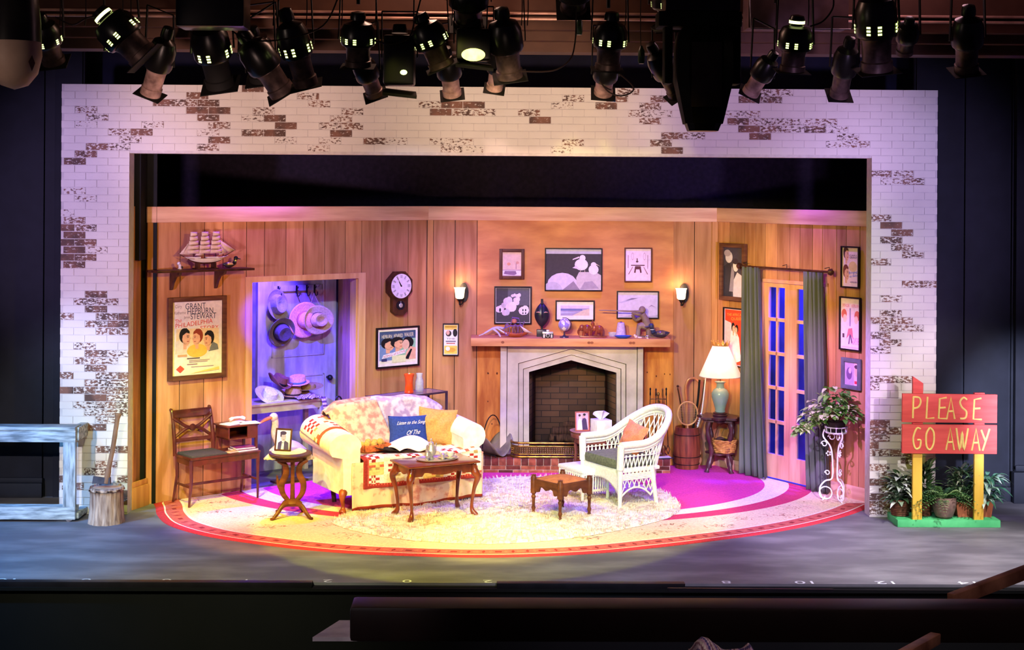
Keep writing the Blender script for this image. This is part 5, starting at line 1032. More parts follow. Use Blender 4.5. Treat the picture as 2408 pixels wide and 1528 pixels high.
for i in range(15000):
    a = rnd.randrange(m_); k = rnd.random()**.5; q = cc+(sp[a]-cc)*k; a2 = rnd.uniform(0, 2*pi); h = rnd.uniform(.02, .04); ln = V((cos(a2), sin(a2), 0))*rnd.uniform(.006, .02); w_ = V((-sin(a2), cos(a2), 0))*.005
    b.col(rnd.choice(((244, 236, 222), (236, 224, 206), (226, 208, 188), (206, 184, 164)))); q.z = .012; b.poly([q-w_, q+w_, q+ln+V((0, 0, h))])
tag(b.build('shag_rug', FAB, sharp=3), 'round cream shag rug under the coffee table and footstool', 'rug')
RZ = .028

BMAH = mat('plum_mahogany', (98, 40, 30), .3, col2=(66, 24, 20), scale=4, stretch=(3, 3, 2), det=6, coat=.3)
# ------------------------------------------------------------ telephone bench
fl2 = GP(447, 1196); t = thing('telephone_bench', 'antique mahogany telephone bench with chair back and raised desk box', 'telephone bench', (fl2.x, fl2.y, .007), WL.rz)
BL, BD, SH = .74, .33, .455
b = B(); b.bb((0, 0, SH-.02), (BL, BD, SH), .004); b.build('seat_board', BMAH, t)
B().bb((.01, .01, SH-.075), (BL-.01, .03, SH-.02)).bb((.01, BD-.03, SH-.075), (BL-.01, BD-.01, SH-.02)).bb((.01, .01, SH-.075), (.03, BD-.01, SH-.02)).bb((BL-.03, .01, SH-.075), (BL-.01, BD-.01, SH-.02)).build('apron', BMAH, t)
b = B(); b.col(74, 70, 66); b.box((.205, BD/2, SH+.008), (.37, BD-.03, .024), None, .01); b.build('seat', FAB, t)
for x, y, h in ((.02, .02, SH-.02), (BL-.02, .02, SH-.02), (.02, BD-.02, SH), (BL-.02, BD-.02, SH)):
    b = B(); sx = -.02 if x < .3 else .0; sy = .04 if y > .1 else 0; b.tube([(x+sx, y+sy, 0), (x, y, h*.55), (x, y, h)], [.013, .017, .021], 4); b.build('leg', BMAH, t)
b = B(); b.bar((.02, BD-.02, .18), (.02, .02, .18), .018, .018); b.bar((BL-.02, BD-.02, .18), (BL-.02, .02, .18), .018, .018); b.bar((.02, BD/2, .18), (BL-.02, BD/2, .18), .018, .022); b.build('stretcher', BMAH, t)
BW_ = .40
for x in (.0, BW_): B().tube(smooth([(x, BD-.01, SH-.02), (x, BD-.0, SH+.12), (x, BD+.03, SH+.28), (x, BD+.06, SH+.39), (x, BD+.085, SH+.405)], 5), [.019]*10+[.015]*11, 8).build('back_post', BMAH, t)
B().bar((0, BD+.055, SH+.365), (BW_, BD+.055, SH+.365), .024, .075, .006).build('back_rail', BMAH, t); B().bar((0, BD+.01, SH+.12), (BW_, BD+.01, SH+.12), .02, .035, .004).build('back_rail', BMAH, t)
b = B()
for q in (((0, .335), (.13, .245), (.2, .23), (.27, .245), (BW_, .335)), ((0, .135), (.12, .215), (.2, .228), (.28, .215), (BW_, .135))): b.tube(smooth([(x, BD+.028, SH+z) for x, z in q], 5), .013, 8, flat=1.2)
b.lathe([(.0, 0), (.034, .005), (.03, .02), (.0, .026)], 20, (.2, BD+.03, SH+.229), Matrix.Rotation(pi/2, 3, 'X')); b.build('crossed_splat', BMAH, t)
x0 = BW_+.03; DZ = .69
b = B(); b.bb((x0-.02, .06, DZ), (BL+.01, BD+.01, DZ+.016), .003); b.build('desk_top', BMAH, t)
b = B(); b.bb((x0, BD-.015, DZ-.12), (BL, BD, DZ)); b.bb((x0, .07, DZ-.12), (BL, BD, DZ-.105)); b.bb((x0, .07, DZ-.12), (x0+.012, BD, DZ)); b.bb((BL-.012, .07, DZ-.12), (BL, BD, DZ)); b.bb((x0+.2, .065, DZ-.12), (BL, .075, DZ)); b.build('desk_box', BMAH, t)
for x, y in ((x0+.01, BD-.01), (BL-.01, BD-.01), (BL-.012, .075)): B().bb((x-.011, y-.011, SH), (x+.011, y+.011, DZ-.1)).build('desk_post', BMAH, t)
TB = t; tw = t.matrix_basis if False else (Matrix.Translation(V((fl2.x, fl2.y, .007))) @ Matrix.Rotation(WL.rz, 4, 'Z'))
def on(Mx, x, y, z): return Mx @ V((x, y, z))
t = thing('telephone', 'old cream telephone handset and papers on the bench desk box', 'telephone', on(tw, x0+.16, .2, DZ+.017), WL.rz)
b = B().col(232, 214, 190); b.bb((-.06, -.05, 0), (.06, .05, .02), .008); b.tube(smooth([(-.08, 0, .035), (-.04, 0, .05), (.04, 0, .05), (.08, 0, .035)], 4), [.017]*4+[.011]*5+[.017]*4, 8); b.build('body', GLOSS, t)
for i, (dx, dy, r, lab) in enumerate(((-.05, 0, .3, 'open pale notebook under the telephone on the bench desk'), (.1, -.05, -.2, 'white writing pad at the end of the bench desk'))):
    tt = thing('notebook', lab, 'notebook', on(tw, x0+.14+dx, .17+dy, DZ+.0165), WL.rz+r); B().col(236, 218, 200).bb((-.1, -.07, 0), (.1, .07, .006)).bb((-.09, -.065, .006), (.09, .065, .010)).build('page', PAPER, tt); B().col(120, 60, 50).bb((-.102, -.072, -.0005), (.102, .072, .0015)).build('cover', PAINT, tt)
bz = SH
for i, (x, y, w_, d_, h, c, r, lab) in enumerate(((.62, .13, .22, .2, .02, (110, 50, 60), .05, 'plum-covered book lowest of the books on the bench seat'), (.61, .12, .2, .16, .016, (150, 60, 130), -.1, 'magenta-covered magazine topmost of the books on the bench seat'), (.47, .08, .1, .07, .012, (214, 176, 130), .2, 'small tan booklet on the bench seat beside the books'))):
    tt = thing('book', lab, 'book', on(tw, x, y, bz if i != 1 else bz+.0205), WL.rz+r); B().col(c).bb((-w_/2, -d_/2, 0), (w_/2, d_/2, .002)).bb((-w_/2, -d_/2, h-.002), (w_/2, d_/2, h)).bb((-w_/2, d_/2-.003, 0), (w_/2, d_/2, h)).build('cover', GLOSS, tt); B().bb((-w_/2+.003, -d_/2+.003, .002), (w_/2-.003, d_/2-.003, h-.002)).build('page_block', PAPER, tt)

# ------------------------------------------------------------ lyre table with picture frame
ty = GP(686, 1218); t = thing('lyre_table', 'dark oval side table on a carved lyre pedestal beside the sofa', 'table', (ty.x, ty.y+.04, .007), .15)
LT = YP(687, 1071, ty.y).z-.007
b = B(); b.lathe([(.15, LT-.02), (.19, LT-.016), (.196, LT-.008), (.19, LT), (0, LT)], 40, (-.02, .12, 0), ex=1, ey=1.25); b.build('table_top', WALN, t)
b = B(); b.lathe([(.15, LT-.055), (.155, LT-.02)], 32, (-.02, .1, 0), ey=1.2); b.build('apron', WALN, t)
LYR = mat('carved_walnut', (120, 66, 40), .4, col2=(84, 44, 28), scale=7, stretch=(1, 1, 3))
for x in (-.155, .155):
    b = B(); S_ = smooth([(x*.85, 0, LT-.05), (x*.45, 0, LT-.09), (x*.38, 0, LT-.17), (x*.62, 0, LT-.26), (x*.55, 0, LT-.35), (x*.15, 0, LT-.43)], 6); b.tube(S_, [.013+.010*sin(pi*k/(len(S_)-1)) for k in range(len(S_))], 10, flat=1.3); b.build('lyre_arm', LYR, t)
b = B(); b.tube([(0, 0, LT-.05), (0, 0, LT-.2), (0, 0, LT-.42)], [.02, .017, .022], 8); b.build('centre_splat', LYR, t)
b = B(); S_ = smooth([(-.14, .1, LT-.2), (-.12, .08, LT-.3), (-.05, .03, LT-.42)], 5); b.tube(S_, [.012+.03*sin(pi*k/(len(S_)-1)) for k in range(len(S_))], 10, flat=.4); b.build('side_leaf', LYR, t)
b = B(); b.lathe([(.02, .09), (.05, .1), (.06, .125), (.04, .15), (.02, .16)], 20, ex=1.5); b.build('hub', LYR, t)
for a in (-2.5, -1.9, -.75, 1.1, 2.2):
    if a == -1.9: continue
    d = V((cos(a), sin(a), 0)); b = B(); S_ = smooth([d*.04+V((0, 0, .12)), d*.11+V((0, 0, .11)), d*.17+V((0, 0, .05)), d*.215+V((0, 0, .012)), d*.24+V((0, 0, .012))], 5); b.tube(S_, [.024-.012*k/(len(S_)-1) for k in range(len(S_))], 10); b.build('foot', LYR, t)
dc = V((ty.x-.06, ty.y+.22, LT+.0075)); b = B(); nsc = 96
def doil(u, v):
    a = 2*pi*u; r = (.215+.003*sin(20*a)*v)*v; x, y = r*cos(a)*1.15, r*sin(a); rr = sqrt(x*x+(y/1.0)**2); ov = max(0, rr-.17)
    return (x*.93, y, .003-ov*.9*(1 if rr > .17 else 0))
b.grid(doil, nsc, 12, cu=True); tag(b.build('doily', CREAM, None, dc, solid=.002), 'cream lace doily draped over the lyre table under the photo frame', 'doily')
def photo(name, label, loc, rz, w_, h, fm, shapes, lean=-.2, fw=.014):
    t = thing(name, label, 'photo frame', loc, 0); t.rotation_euler = (Matrix.Rotation(rz, 4, 'Z') @ Matrix.Rotation(lean, 4, 'X')).to_euler()
    b = B()
    for q in (((-w_/2, 0), (-w_/2+fw, h)), ((w_/2-fw, 0), (w_/2, h)), ((-w_/2+fw, 0), (w_/2-fw, fw)), ((-w_/2+fw, h-fw), (w_/2-fw, h))): b.bb((q[0][0], -.01, q[0][1]), (q[1][0], .006, q[1][1]), .003)
    b.build('frame', fm, t); art('photo_print', t, w_-2*fw, h-2*fw, shapes, -.002, fw); B().bb((-w_/2+.004, .004, .004), (w_/2-.004, .008, h-.004)).build('back_board', CREAM, t)
    B().bar((0, .012, h*.6), (0, .012+h*.32, .012), .03, .003).build('strut', CREAM, t); return t
S = [((236, 224, 240), rect(0, 0, 1, 1)), ((70, 60, 110), [(.1, 0), (.95, 0), (.88, .36), (.62, .46), (.5, .3), (.35, .45), (.12, .34)]), ((230, 220, 236), [(.36, .0), (.56, .0), (.56, .42), (.42, .42)]), ((176, 160, 180), ell(.5, .62, .19, .22)), ((60, 50, 80), ell(.46, .84, .24, .1)), ((60, 50, 80), ell(.3, .74, .06, .12)), ((60, 50, 80), rect(.4, .66, .47, .68)), ((60, 50, 80), rect(.56, .66, .63, .68)), ((90, 70, 90), rect(.46, .5, .58, .52)), ((50, 40, 70), ell(.48, .34, .05, .02))]
photo('photo_frame', 'dark-framed black and white portrait of a man in a suit on the lyre table', (ty.x-.115, ty.y+.2, LT+.012), -.25, .16, .205, WALN, S)

# ------------------------------------------------------------ sofa
A_ = GP(802, 1212); sa = radians(29); SW, SD, ARW = 1.47, .80, .20
t = thing('sofa', 'small roll-arm sofa in cream slipcover with carved front legs', 'sofa', (A_.x, A_.y, .007), sa); SM = Matrix.Translation(V((A_.x, A_.y, .007))) @ Matrix.Rotation(sa, 4, 'Z')
SLIP = mat('cream_damask', (246, 240, 222), .85, col2=(236, 226, 200), scale=16, det=6, bump=.15)
SLIPF = mat('floral_slipcover', (236, 208, 176), .85, col2=(196, 128, 110), scale=13, det=3, lo=.5, hi=.66, bump=.15)
def armprof(z): # arm section in x-z: roll on the outer side
    pass
for sx in (0, 1):
    b = B(); x_in = ARW if sx == 0 else SW-ARW; o_ = -1 if sx == 0 else 1; AK = 1.28 if sx == 0 else 1.0
    sec = [(x_in, .16), (x_in, .46), (x_in+o_*.0, .58)] + [(x_in+o_*AK*(.115-.125*cos(a)), .60+.125*sin(a)) for a in [pi*k/10 for k in range(0, 13)]] + [(x_in+o_*.175, .50), (x_in+o_*.165, .3), (x_in+o_*.17, .16)]
    b.grid(lambda u, v: (sec[int(round(u*(len(sec)-1)))][0], (-.0 if u < .99 else 0)+SD*.92*v+.03, sec[int(round(u*(len(sec)-1)))][1]+.04*sin(pi*v*.5)*(1 if sec[int(round(u*(len(sec)-1)))][1] > .5 else 0)), len(sec)-1, 8)
    b.poly([(x, .03, z) for x, z in sec]); b.poly([(x, SD*.92+.03, z+(.04 if z > .5 else 0)) for x, z in sec]); b.build('arm', SLIP, t)
b = B(); b.bb((ARW-.02, .02, .14), (SW-ARW+.02, SD-.1, .3), .02); b.build('base', SLIPF, t)
b = B(); b.bb((ARW, .0, .28), (SW-ARW, SD-.2, .45), .05); b.build('seat_cushion', SLIPF, t)
def backz(u): return .84+.05*sin(pi*u)-.17*max(0, abs(2*u-1)-.62)/.38
b = B(); b.grid(lambda u, v: (.06+(SW-.12)*u, SD-.24+.10*(v/.45) if v < .45 else SD-.14+.09*sin(pi*(v-.45)/.55) if v < .99 else SD-.06, (.3+(backz(u)-.34)*(v/.45)) if v < .45 else (backz(u)-.04+.04*sin(pi*(v-.45)/.35) if v < .8 else (backz(u)-.04)*(1-(v-.8)/.2)+.16*(v-.8)/.2)), 28, 20); b.build('backrest', SLIPF, t)
CARV = mat('carved_orange_leg', (170, 84, 40), .35, col2=(120, 54, 28), scale=12)
for x, y, s_ in ((.05, .06, -1), (SW-.05, .06, 1)):
    b = B(); b.tube(smooth([(x, y, .2), (x+s_*.025, y-.025, .15), (x+s_*.01, y-.01, .07), (x+s_*.015, y-.015, .02), (x+s_*.03, y-.03, .0)], 4), [.034, .04, .04, .036, .03, .024, .02, .018, .016, .018, .022, .028, .034, .034, .034, .03, .026][:17], 12); b.build('front_leg', CARV, t)
for x in (.16, SW-.1): b = B(); b.tube([(x, SD-.26, 0), (x, SD-.2, .2)], [.022, .028], 4); b.build('rear_leg', WALN, t)
# throws and quilt
TAP = mat('tapestry_cloth', (220, 192, 166), .9, col2=(176, 134, 122), scale=17, det=8, lo=.42, hi=.6, bump=.2); LIL = mat('lilac_print_cloth', (218, 206, 222), .9, col2=(172, 152, 190), scale=16, det=7, lo=.42, hi=.58, bump=.2)
PAL = ((226, 190, 160), (206, 120, 96), (236, 226, 210), (176, 70, 60), (222, 170, 100), (160, 140, 110))
def patch(u, v, nu, nv, seed=0):      # strips of red and white checks between printed panels
    i, j = int(u*nu), int(v*nv); bi, bj = i//5, j//5
    if (bi+bj+seed) % 2 == 0: return (172, 52, 46) if (i+j) % 2 == 0 and 0 < i % 5 < 4 else (242, 234, 222)
    k = mn.noise(V((i*.8+seed, j*.8, 3))); base = (240, 226, 196) if (bi % 3) else (238, 206, 130)
    return (206, 104, 76) if k > .3 else (176, 150, 96) if k < -.36 else base
def edge(u, v, e=.05): return u < e or v < e*.8 or u > 1-e
# quilt on the seat hanging down the front, and long floral skirt
skx0, skx1 = .10, SW-.02
b = B()
def skirt(u, v): x = skx0+(skx1-skx0)*u; return (x, -.025+.012*sin(21*u+2*v)+.012*(1-v)*sin(37*u), .022+.44*v+.012*sin(9*u)*(1-v))
b.grid(skirt, 90, 16, cf=lambda u, v: (170, 76, 60) if v < .06 else (255, 255, 255))
sk = b.build('slipcover_skirt', mat('floral_skirt_cloth', (234, 206, 168), .9, attr=True, col2=(206, 138, 112), scale=11, det=4, lo=.52, hi=.66, bump=.2), t, solid=.006, sharp=3)
q0_, q1_ = .20, SW-.05
def quilt(u, v):
    x = q0_+(q1_-q0_)*u
    if v < .5: return (x, -.048+.01*sin(17*u), .22+.26*(v/.5))
    w_ = (v-.5)/.5; return (x, -.048+.62*w_**1.1+.0, .48+.022*sin(pi*min(1, w_*3))*.6+.012*sin(7*u+3*w_))
b = B(); b.grid(quilt, 90, 66, cf=lambda u, v: (164, 54, 48) if v < .04 or u < .02 else ((206, 96, 80) if int(u*90) % 2 else (164, 54, 48)) if v < .08 or u < .04 else patch(u, v, 30, 22)); QL = b.build('seat_quilt', FAB, None, (0, 0, 0), sharp=3, solid=.008)
QL.matrix_world = SM; tag(QL, 'red and white patchwork quilt spread over the sofa seat and front', 'quilt')
def armquilt(u, v):
    a = -.9+4.0*u*1.0; x = ARW+.03-.115*(1-cos(min(max(a, 0), pi))) ; k = min(max(a/pi, 0), 1)
    y_ = .26+.46*v; zz2 = .06*v
    if a < 0: return (ARW+.02, y_, .60+.3*a)
    if a > pi: return (ARW-.318, y_, .60+zz2-.3*(a-pi))
    return (ARW-.147+.17*cos(a), y_, .60+.148*sin(a)+zz2)
b = B(); b.grid(armquilt, 45, 36, cf=lambda u, v: (178, 84, 60) if v < .07 else patch(u, v, 15, 12, 1)); o = b.build('arm_quilt', FAB, None, sharp=3, solid=.008); o.matrix_world = SM; tag(o, 'folded patchwork quilt over the near roll arm of the sofa', 'quilt')
def throw(u, v):
    x = .10+.5*u+.28*v*0; zb = backz((.06+x)/SW)
    if v < .62: k = v/.62; return (x+.16*(1-k), SD-.34+.12*k-.04*(1-k), .46+(zb-.40)*k)
    k = (v-.62)/.38; return (x, SD-.19+.17*k, zb+.035+.025*sin(pi*k)-.28*max(0, k-.6))
b = B(); b.grid(throw, 36, 30); o = b.build('tapestry_throw', TAP, None, sharp=3, solid=.008); o.matrix_world = SM; tag(o, 'faded floral tapestry throw over the sofa back beside the near arm', 'throw')
def bthrow(u, v):
    x = .55+.78*u; zb = backz(x/SW)
    if v < .6: k = v/.6; return (x, SD-.285+.085*k+.012*sin(12*u+3*v), .5+(zb-.46)*k)
    k = (v-.6)/.4; return (x, SD-.2+.19*k, zb+.035+.02*sin(pi*k)-.3*max(0, k-.6)+.008*sin(14*u))
b = B(); b.grid(bthrow, 48, 30); o = b.build('lilac_throw', LIL, None, sharp=3, solid=.008); o.matrix_world = SM; tag(o, 'lilac floral throw draped over the middle of the sofa back', 'throw')
def cushion(name, label, M_, w_, h, d, c, m=None, cf=None, wr=.0, seed=0):
    t = thing(name, label, 'cushion', (0, 0, 0)); t.matrix_world = M_; b = B().col(c)
    for s_ in (-1, 1):
        b.grid(lambda u, v: (w_*(u-.5)*(1-.07*(sin(pi*v))), s_*d*.5*(max(0, sin(pi*u))*max(0, sin(pi*v)))**.42+wr*mn.noise(V((u*4+seed, v*4, s_))), h*(v-.5)*(1-.07*(sin(pi*u)))), 20, 20, cf=cf if s_ < 0 else None)
    b.build('cushion_cover', m or FAB, t, sharp=3); return t
def CM(x, y, z, rx=-.25, rz_=0, ry=0): return SM @ Matrix.Translation(V((x, y, z))) @ Matrix.Rotation(rz_, 4, 'Z') @ Matrix.Rotation(rx, 4, 'X') @ Matrix.Rotation(ry, 4, 'Y')
bc_ = cushion('throw_pillow', 'blue pillow with white lettering leaning on the sofa back', CM(.87, .42, .645, -.3, -.3), .38, .28, .13, (48, 74, 150))
vs1, fs1 = text_polys('Listen to the Song'); b = B(); b.col(236, 236, 240)
for txt, x0_, x1_, z0_, z1_ in (('Listen to the Song', -.12, .15, .03, .075), ('Of The', -.03, .1, -.06, -.015)):
    vs, fs = text_polys(txt); W_ = [b.v((x0_+(x1_-x0_)*u+.02*q, -.066-.004*(1-abs(2*u-1))+.0, z0_+(z1_-z0_)*q+.01*u)) for u, q in vs]
    for f in fs: b.f([W_[j] for j in f])
b.build('embroidery', PAINT, bc_)
cushion('throw_pillow', 'creased mustard yellow pillow propped on the far arm of the sofa', CM(1.16, .38, .66, -.22, -.42, .1), .38, .36, .16, (206, 166, 92), wr=.03, seed=3)
# things lying on the seat
q = SM @ V((.46, .33, .50)); t = thing('tray_basket', 'small orange rectangular basket on the sofa seat beside the near arm', 'basket', q, sa+.15)
OR = mat('orange_wicker', (214, 120, 60), .7, col2=(170, 80, 40), scale=60, bump=.3)
b = B()
for q_ in (((-.15, -.09), (.15, -.08)), ((-.15, .08), (.15, .09)), ((-.15, -.09), (-.14, .09)), ((.14, -.09), (.15, .09))): b.bb((*q_[0], 0), (*q_[1], .06), .003)
b.bb((-.15, -.09, 0), (.15, .09, .006)); b.build('basket_wall', OR, t)
b = B().col(230, 180, 90)
for k in range(7): b.ball((-.11+.036*k, .02*(-1)**k, .055+.01*(k % 3)), .034, 8)
b.build('bun', FAB, t)
q = SM @ V((.80, .24, .505)); b = B(); b.grid(lambda u, v: (.26*(2*u-1)*(.7+.3*v), .17*(2*v-1), .012+.085*max(0, sin(pi*u)*sin(pi*v))**.8+.02*sin(8*u+5*v)), 22, 18); b.col(240, 236, 228)
tag(b.build('white_blanket', mat('white_knit', (244, 240, 232), .9, col2=(230, 222, 210), scale=40, bump=.3), None, q, sa, solid=.006, sharp=3), 'crumpled white knitted blanket on the sofa seat before the blue pillow', 'blanket')
hat('black flat hat lying brim up on the sofa seat beside the white blanket', SM @ V((.60, .24, .51)), Euler((.1, .1, sa)), .17, .13, .02, .07, (44, 38, 34), curl=.02)

# ------------------------------------------------------------ queen anne coffee table and silver tea service
F_ = GP(967, 1232); ca = radians(27); CT_ = Matrix.Translation(V((F_.x, F_.y, RZ))) @ Matrix.Rotation(ca, 4, 'Z'); CW, CD = .61, .33; CZ = .50
t = thing('coffee_table', 'polished mahogany queen anne tea table with cabriole legs on the shag rug', 'table', (F_.x, F_.y, RZ-.012), ca)
b = B(); b.bb((-.05, -.05, CZ-.018), (CW+.05, CD+.05, CZ), .007); b.build('table_top', MAHOG, t)
def apr(L_, n=30): return [(0, 0)]+[(L_*i/n, -.055-.03*(abs(2*i/n-1) > .62)*1-.028*max(0, cos(pi*(2*i/n-1)*1.0))) for i in range(n+1)]+[(L_, 0)]
for y in (-.0, CD): B().prism(apr(CW), .02, 'y', (0, y, CZ-.018)).build('apron', MAHOG, t)
for x in (0, CW): B().prism(apr(CD, 16), .02, 'x', (x, 0, CZ-.018)).build('apron', MAHOG, t)
for x, y in ((0, 0), (CW, 0), (0, CD), (CW, CD)):
    sx, sy = (-1 if x == 0 else 1), (-1 if y == 0 else 1); b = B()
    S_ = smooth([(x, y, CZ-.03), (x+sx*.012, y+sy*.012, CZ-.10), (x+sx*.03, y+sy*.03, CZ-.15), (x+sx*.008, y+sy*.008, .25), (x-sx*.008, y-sy*.008, .1), (x+sx*.0, y+sy*.0, .035), (x+sx*.03, y+sy*.03, .006)], 5)
    R_ = [.03]*4+[.034, .038, .038, .036, .034, .03, .028, .026, .024, .022, .02, .018, .017, .016, .015, .014, .0145, .016, .018, .02, .022, .024, .025, .024, .022, .02, .016]; b.tube(S_, (R_+[.014]*20)[:len(S_)], 12); b.build('leg', MAHOG, t)
CT_ = Matrix.Translation(V((F_.x, F_.y, RZ-.012))) @ Matrix.Rotation(ca, 4, 'Z')
tx, tyy = .34, .19
b = B(); b.lathe([(0, .004), (.17, .004), (.185, .014), (.19, .014), (.186, .006), (.17, .0), (0, .0)], 44, ex=1.08, ey=.78, cap=False); tag(b.build('serving_tray', SILVER, None, CT_ @ V((tx, tyy, CZ+.001)), ca), 'oval silver serving tray on the mahogany tea table', 'tray')
def pot(name, label, x, y, s_, tall=False):
    t = thing(name, label, 'teapot', CT_ @ V((x, y, CZ+.006)), ca+.6)
    b = B(); b.lathe([(.028*s_, 0), (.03*s_, .008*s_), (.018*s_, .018*s_), (.04*s_, .04*s_), (.052*s_, .075*s_), (.04*s_, .11*s_), (.024*s_, .13*s_), (.026*s_, .14*s_)], 20); b.build('body', SILVER, t)
    b = B(); b.lathe([(.027*s_, .14*s_), (.018*s_, .152*s_), (.004*s_, .16*s_)], 16); b.ball((0, 0, .17*s_), .009*s_, 8, rz=.014*s_); b.build('lid', SILVER, t)
    b = B(); b.tube(smooth([(.045*s_, 0, .06*s_), (.08*s_, 0, .085*s_), (.09*s_, 0, .13*s_)], 4), [.012*s_]*3+[.006*s_]*6, 8); b.build('spout', SILVER, t)
    b = B(); b.tube(smooth([(-.035*s_, 0, .12*s_), (-.075*s_, 0, .13*s_), (-.08*s_, 0, .07*s_), (-.045*s_, 0, .05*s_)], 4), .005*s_, 6); b.build('handle', SILVER, t)
pot('teapot', 'tall silver teapot standing on the serving tray', tx-.05, tyy+.03, 1.0); pot('cream_jug', 'short silver lidded jug beside the tall teapot on the tray', tx-.11, tyy-.02, .55)
for x, y, lab in ((.06, .01, 'white teacup with dark rim on the tray beside the jug'), (.12, -.02, 'white teacup at the end of the tray')):
    t = thing('teacup', lab, 'cup', CT_ @ V((tx+x, tyy+y, CZ+.006)), ca, None); B().lathe([(.0, .004), (.03, .0), (.052, .006), (.05, .01), (.0, .006)], 24, cap=False).build('saucer', SILVER, t)
    B().col(232, 228, 222).lathe([(.014, .01), (.02, .014), (.032, .035), (.036, .055), (.033, .055), (.028, .035), (.0, .016)], 24, cap=False).build('cup_body', GLOSS, t); B().tube(smooth([(.034, 0, .045), (.054, 0, .042), (.048, 0, .022), (.03, 0, .024)], 3), .003, 6).build('handle', SILVER, t)
b = B(); b.lathe([(.014, 0), (.02, .02), (.016, .035), (.02, .05), (.003, .06)], 14); tag(b.build('sugar_pot', SILVER, None, CT_ @ V((tx+.03, tyy-.05, CZ+.006))), 'tiny silver sugar pot at the front of the tray', 'pot')

# ------------------------------------------------------------ footstool
F2 = GP(1317, 1228); fa = radians(40); t = thing('footstool', 'square turned-leg footstool with orange-brown seat pad on the shag rug', 'footstool', (F2.x, F2.y, RZ-.014), fa); Q = .36
DOAK = mat('brown_oak', (112, 62, 36), .4, col2=(78, 40, 24), scale=7, stretch=(1, 1, 3))
for x, y in ((0, 0), (Q, 0), (0, Q), (Q, Q)):
    B().lathe([(.014, 0), (.018, .012), (.012, .03), (.02, .06), (.013, .08), (.015, .14), (.022, .16), (.014, .175), (.02, .19), (.027, .195), (.027, .335), (.022, .345), (.02, .352), (.024, .36), (.0, .366)], 16, (x, y, 0)).build('leg', DOAK, t)
def ap2(L_, n=24): return [(0, 0)]+[(L_*i/n, -.075-.03*(abs(2*i/n-1) > .55)+.012*cos(6*pi*i/n)) for i in range(n+1)]+[(L_, 0)]
for y in (0, Q): B().prism(ap2(Q), .022, 'y', (0, y, .325)).build('apron', DOAK, t)
for x in (0, Q): B().prism(ap2(Q), .022, 'x', (x, 0, .325)).build('apron', DOAK, t)
b = B(); b.grid(lambda u, v: (Q*u, Q*v, .32+.035*(sin(pi*u)*sin(pi*v))**.5), 16, 16); b.build('seat_pad', mat('leather_pad', (196, 124, 60), .7, col2=(168, 100, 48), scale=20, bump=.2), t)

# ------------------------------------------------------------ wicker armchair and ottoman
WK = mat('white_wicker', (246, 242, 232), .6, col2=(232, 226, 212), scale=60, bump=.3)
wc = GP(1457, 1199); wa = -radians(59); t = thing('wicker_armchair', 'white barrel-back wicker armchair with lattice sides and grey seat cushion', 'armchair', (wc.x, wc.y, RZ-.014), wa)
WW, WD = .60, .46            # origin at the corner nearest the camera (chair's left front)
cx_ = -WW/2*-1
def base(s):                  # u-shaped plan line: from one front corner round the back to the other, s in 0..1
    x0_, x1_ = 0, -WW if False else -WW
    L1 = WD-.12; Lc = pi*.5*(WW)*.82; T_ = 2*L1+Lc; d = s*T_
    if d < L1: return V((WW, d, 0))
    if d > L1+Lc: return V((0, T_-d, 0))
    a = (d-L1)/Lc*pi; return V((WW/2+WW/2*cos(a), L1+.2*sin(a), 0))
OFF = V((-WW, 0, 0))
def shell(s, z, out=1.0):
    p = base(s); k = max(0, (z-.3))/.5; c_ = V((WW/2, WD*.4, 0)); d = (p-c_); bk = sin(pi*s)**2
    p = p+V((0, .10*bk*k*1.6, 0))+V((d.x, 0, 0)).normalized()*.03*k*min(1, abs(d.x)*8); p.z = z; return p+OFF
def topz(s): k = abs(2*s-1); return .585+.265*(.5+.5*cos(pi*min(1, k/.72)))**1.1 if k < .72 else .585
t_ = t
ns = 60
rim = [shell(i/ns, topz(i/ns)) for i in range(ns+1)]
B().tube(rim, .034, 12).build('rolled_rim', WK, t)
b = B(); b.tube([p+V((0, 0, -.045)) for p in rim], .016, 8)
for dz in (-.058, -.07): b.tube([p+V((0, 0, dz)) for p in rim], .006, 6)
b.build('woven_band', WK, t)
b = B()
for zz_ in (.305, .29, .275, .26): b.tube([shell(i/ns, zz_) for i in range(ns+1)], .009, 6)
b.tube([shell(i/ns, .475) for i in range(ns+1)], .005, 6); b.build('seat_band', WK, t)
b = B(); N_ = 34
for i in range(N_):
    for dr_ in (-1, 1):
        s0 = (i+.5)/N_; pts = []
        for k in range(13):
            z_ = .29+.60*k/12; s_ = s0+dr_*.10*k/12
            if not 0 <= s_ <= 1 or z_ > topz(s_)-.05: break
            pts.append(shell(s_, z_))
        if len(pts) > 1: b.tube(pts, .0058, 5)
b.build('lattice', WK, t)
b = B()
for i in range(26):
    for dr_ in (-1, 1):
        pts = []
        for k in range(5):
            z_ = .265-.16*k/4; s_ = (i+.5)/26+dr_*.05*k/4
            if not 0 <= s_ <= 1: break
            loc_ = abs((s_*4) % 1-.5)*2; lim = .09+.09*(1-loc_**2)
            if z_ < lim: break
            pts.append(shell(s_, z_))
        if len(pts) > 1: b.tube(pts, .005, 5)
arc = []
for i in range(81): s_ = i/80; loc_ = abs((s_*4) % 1-.5)*2; arc.append(shell(s_, .09+.09*(1-loc_**2)))
b.tube(arc, .009, 6); b.build('skirt_lattice', WK, t)
for s_, lean in ((0.0, 0), (.25, 1), (.75, 1), (1.0, 0)):
    p = shell(s_, .36); q = V((p.x, p.y+(.06 if lean else 0), 0)); bb_ = B(); bb_.tube([q, p.lerp(q, .5), p], [.019, .022, .025], 10)
    if not lean: bb_.tube([p, shell(s_, .585)], .034, 10)
    bb_.build('leg', WK, t)
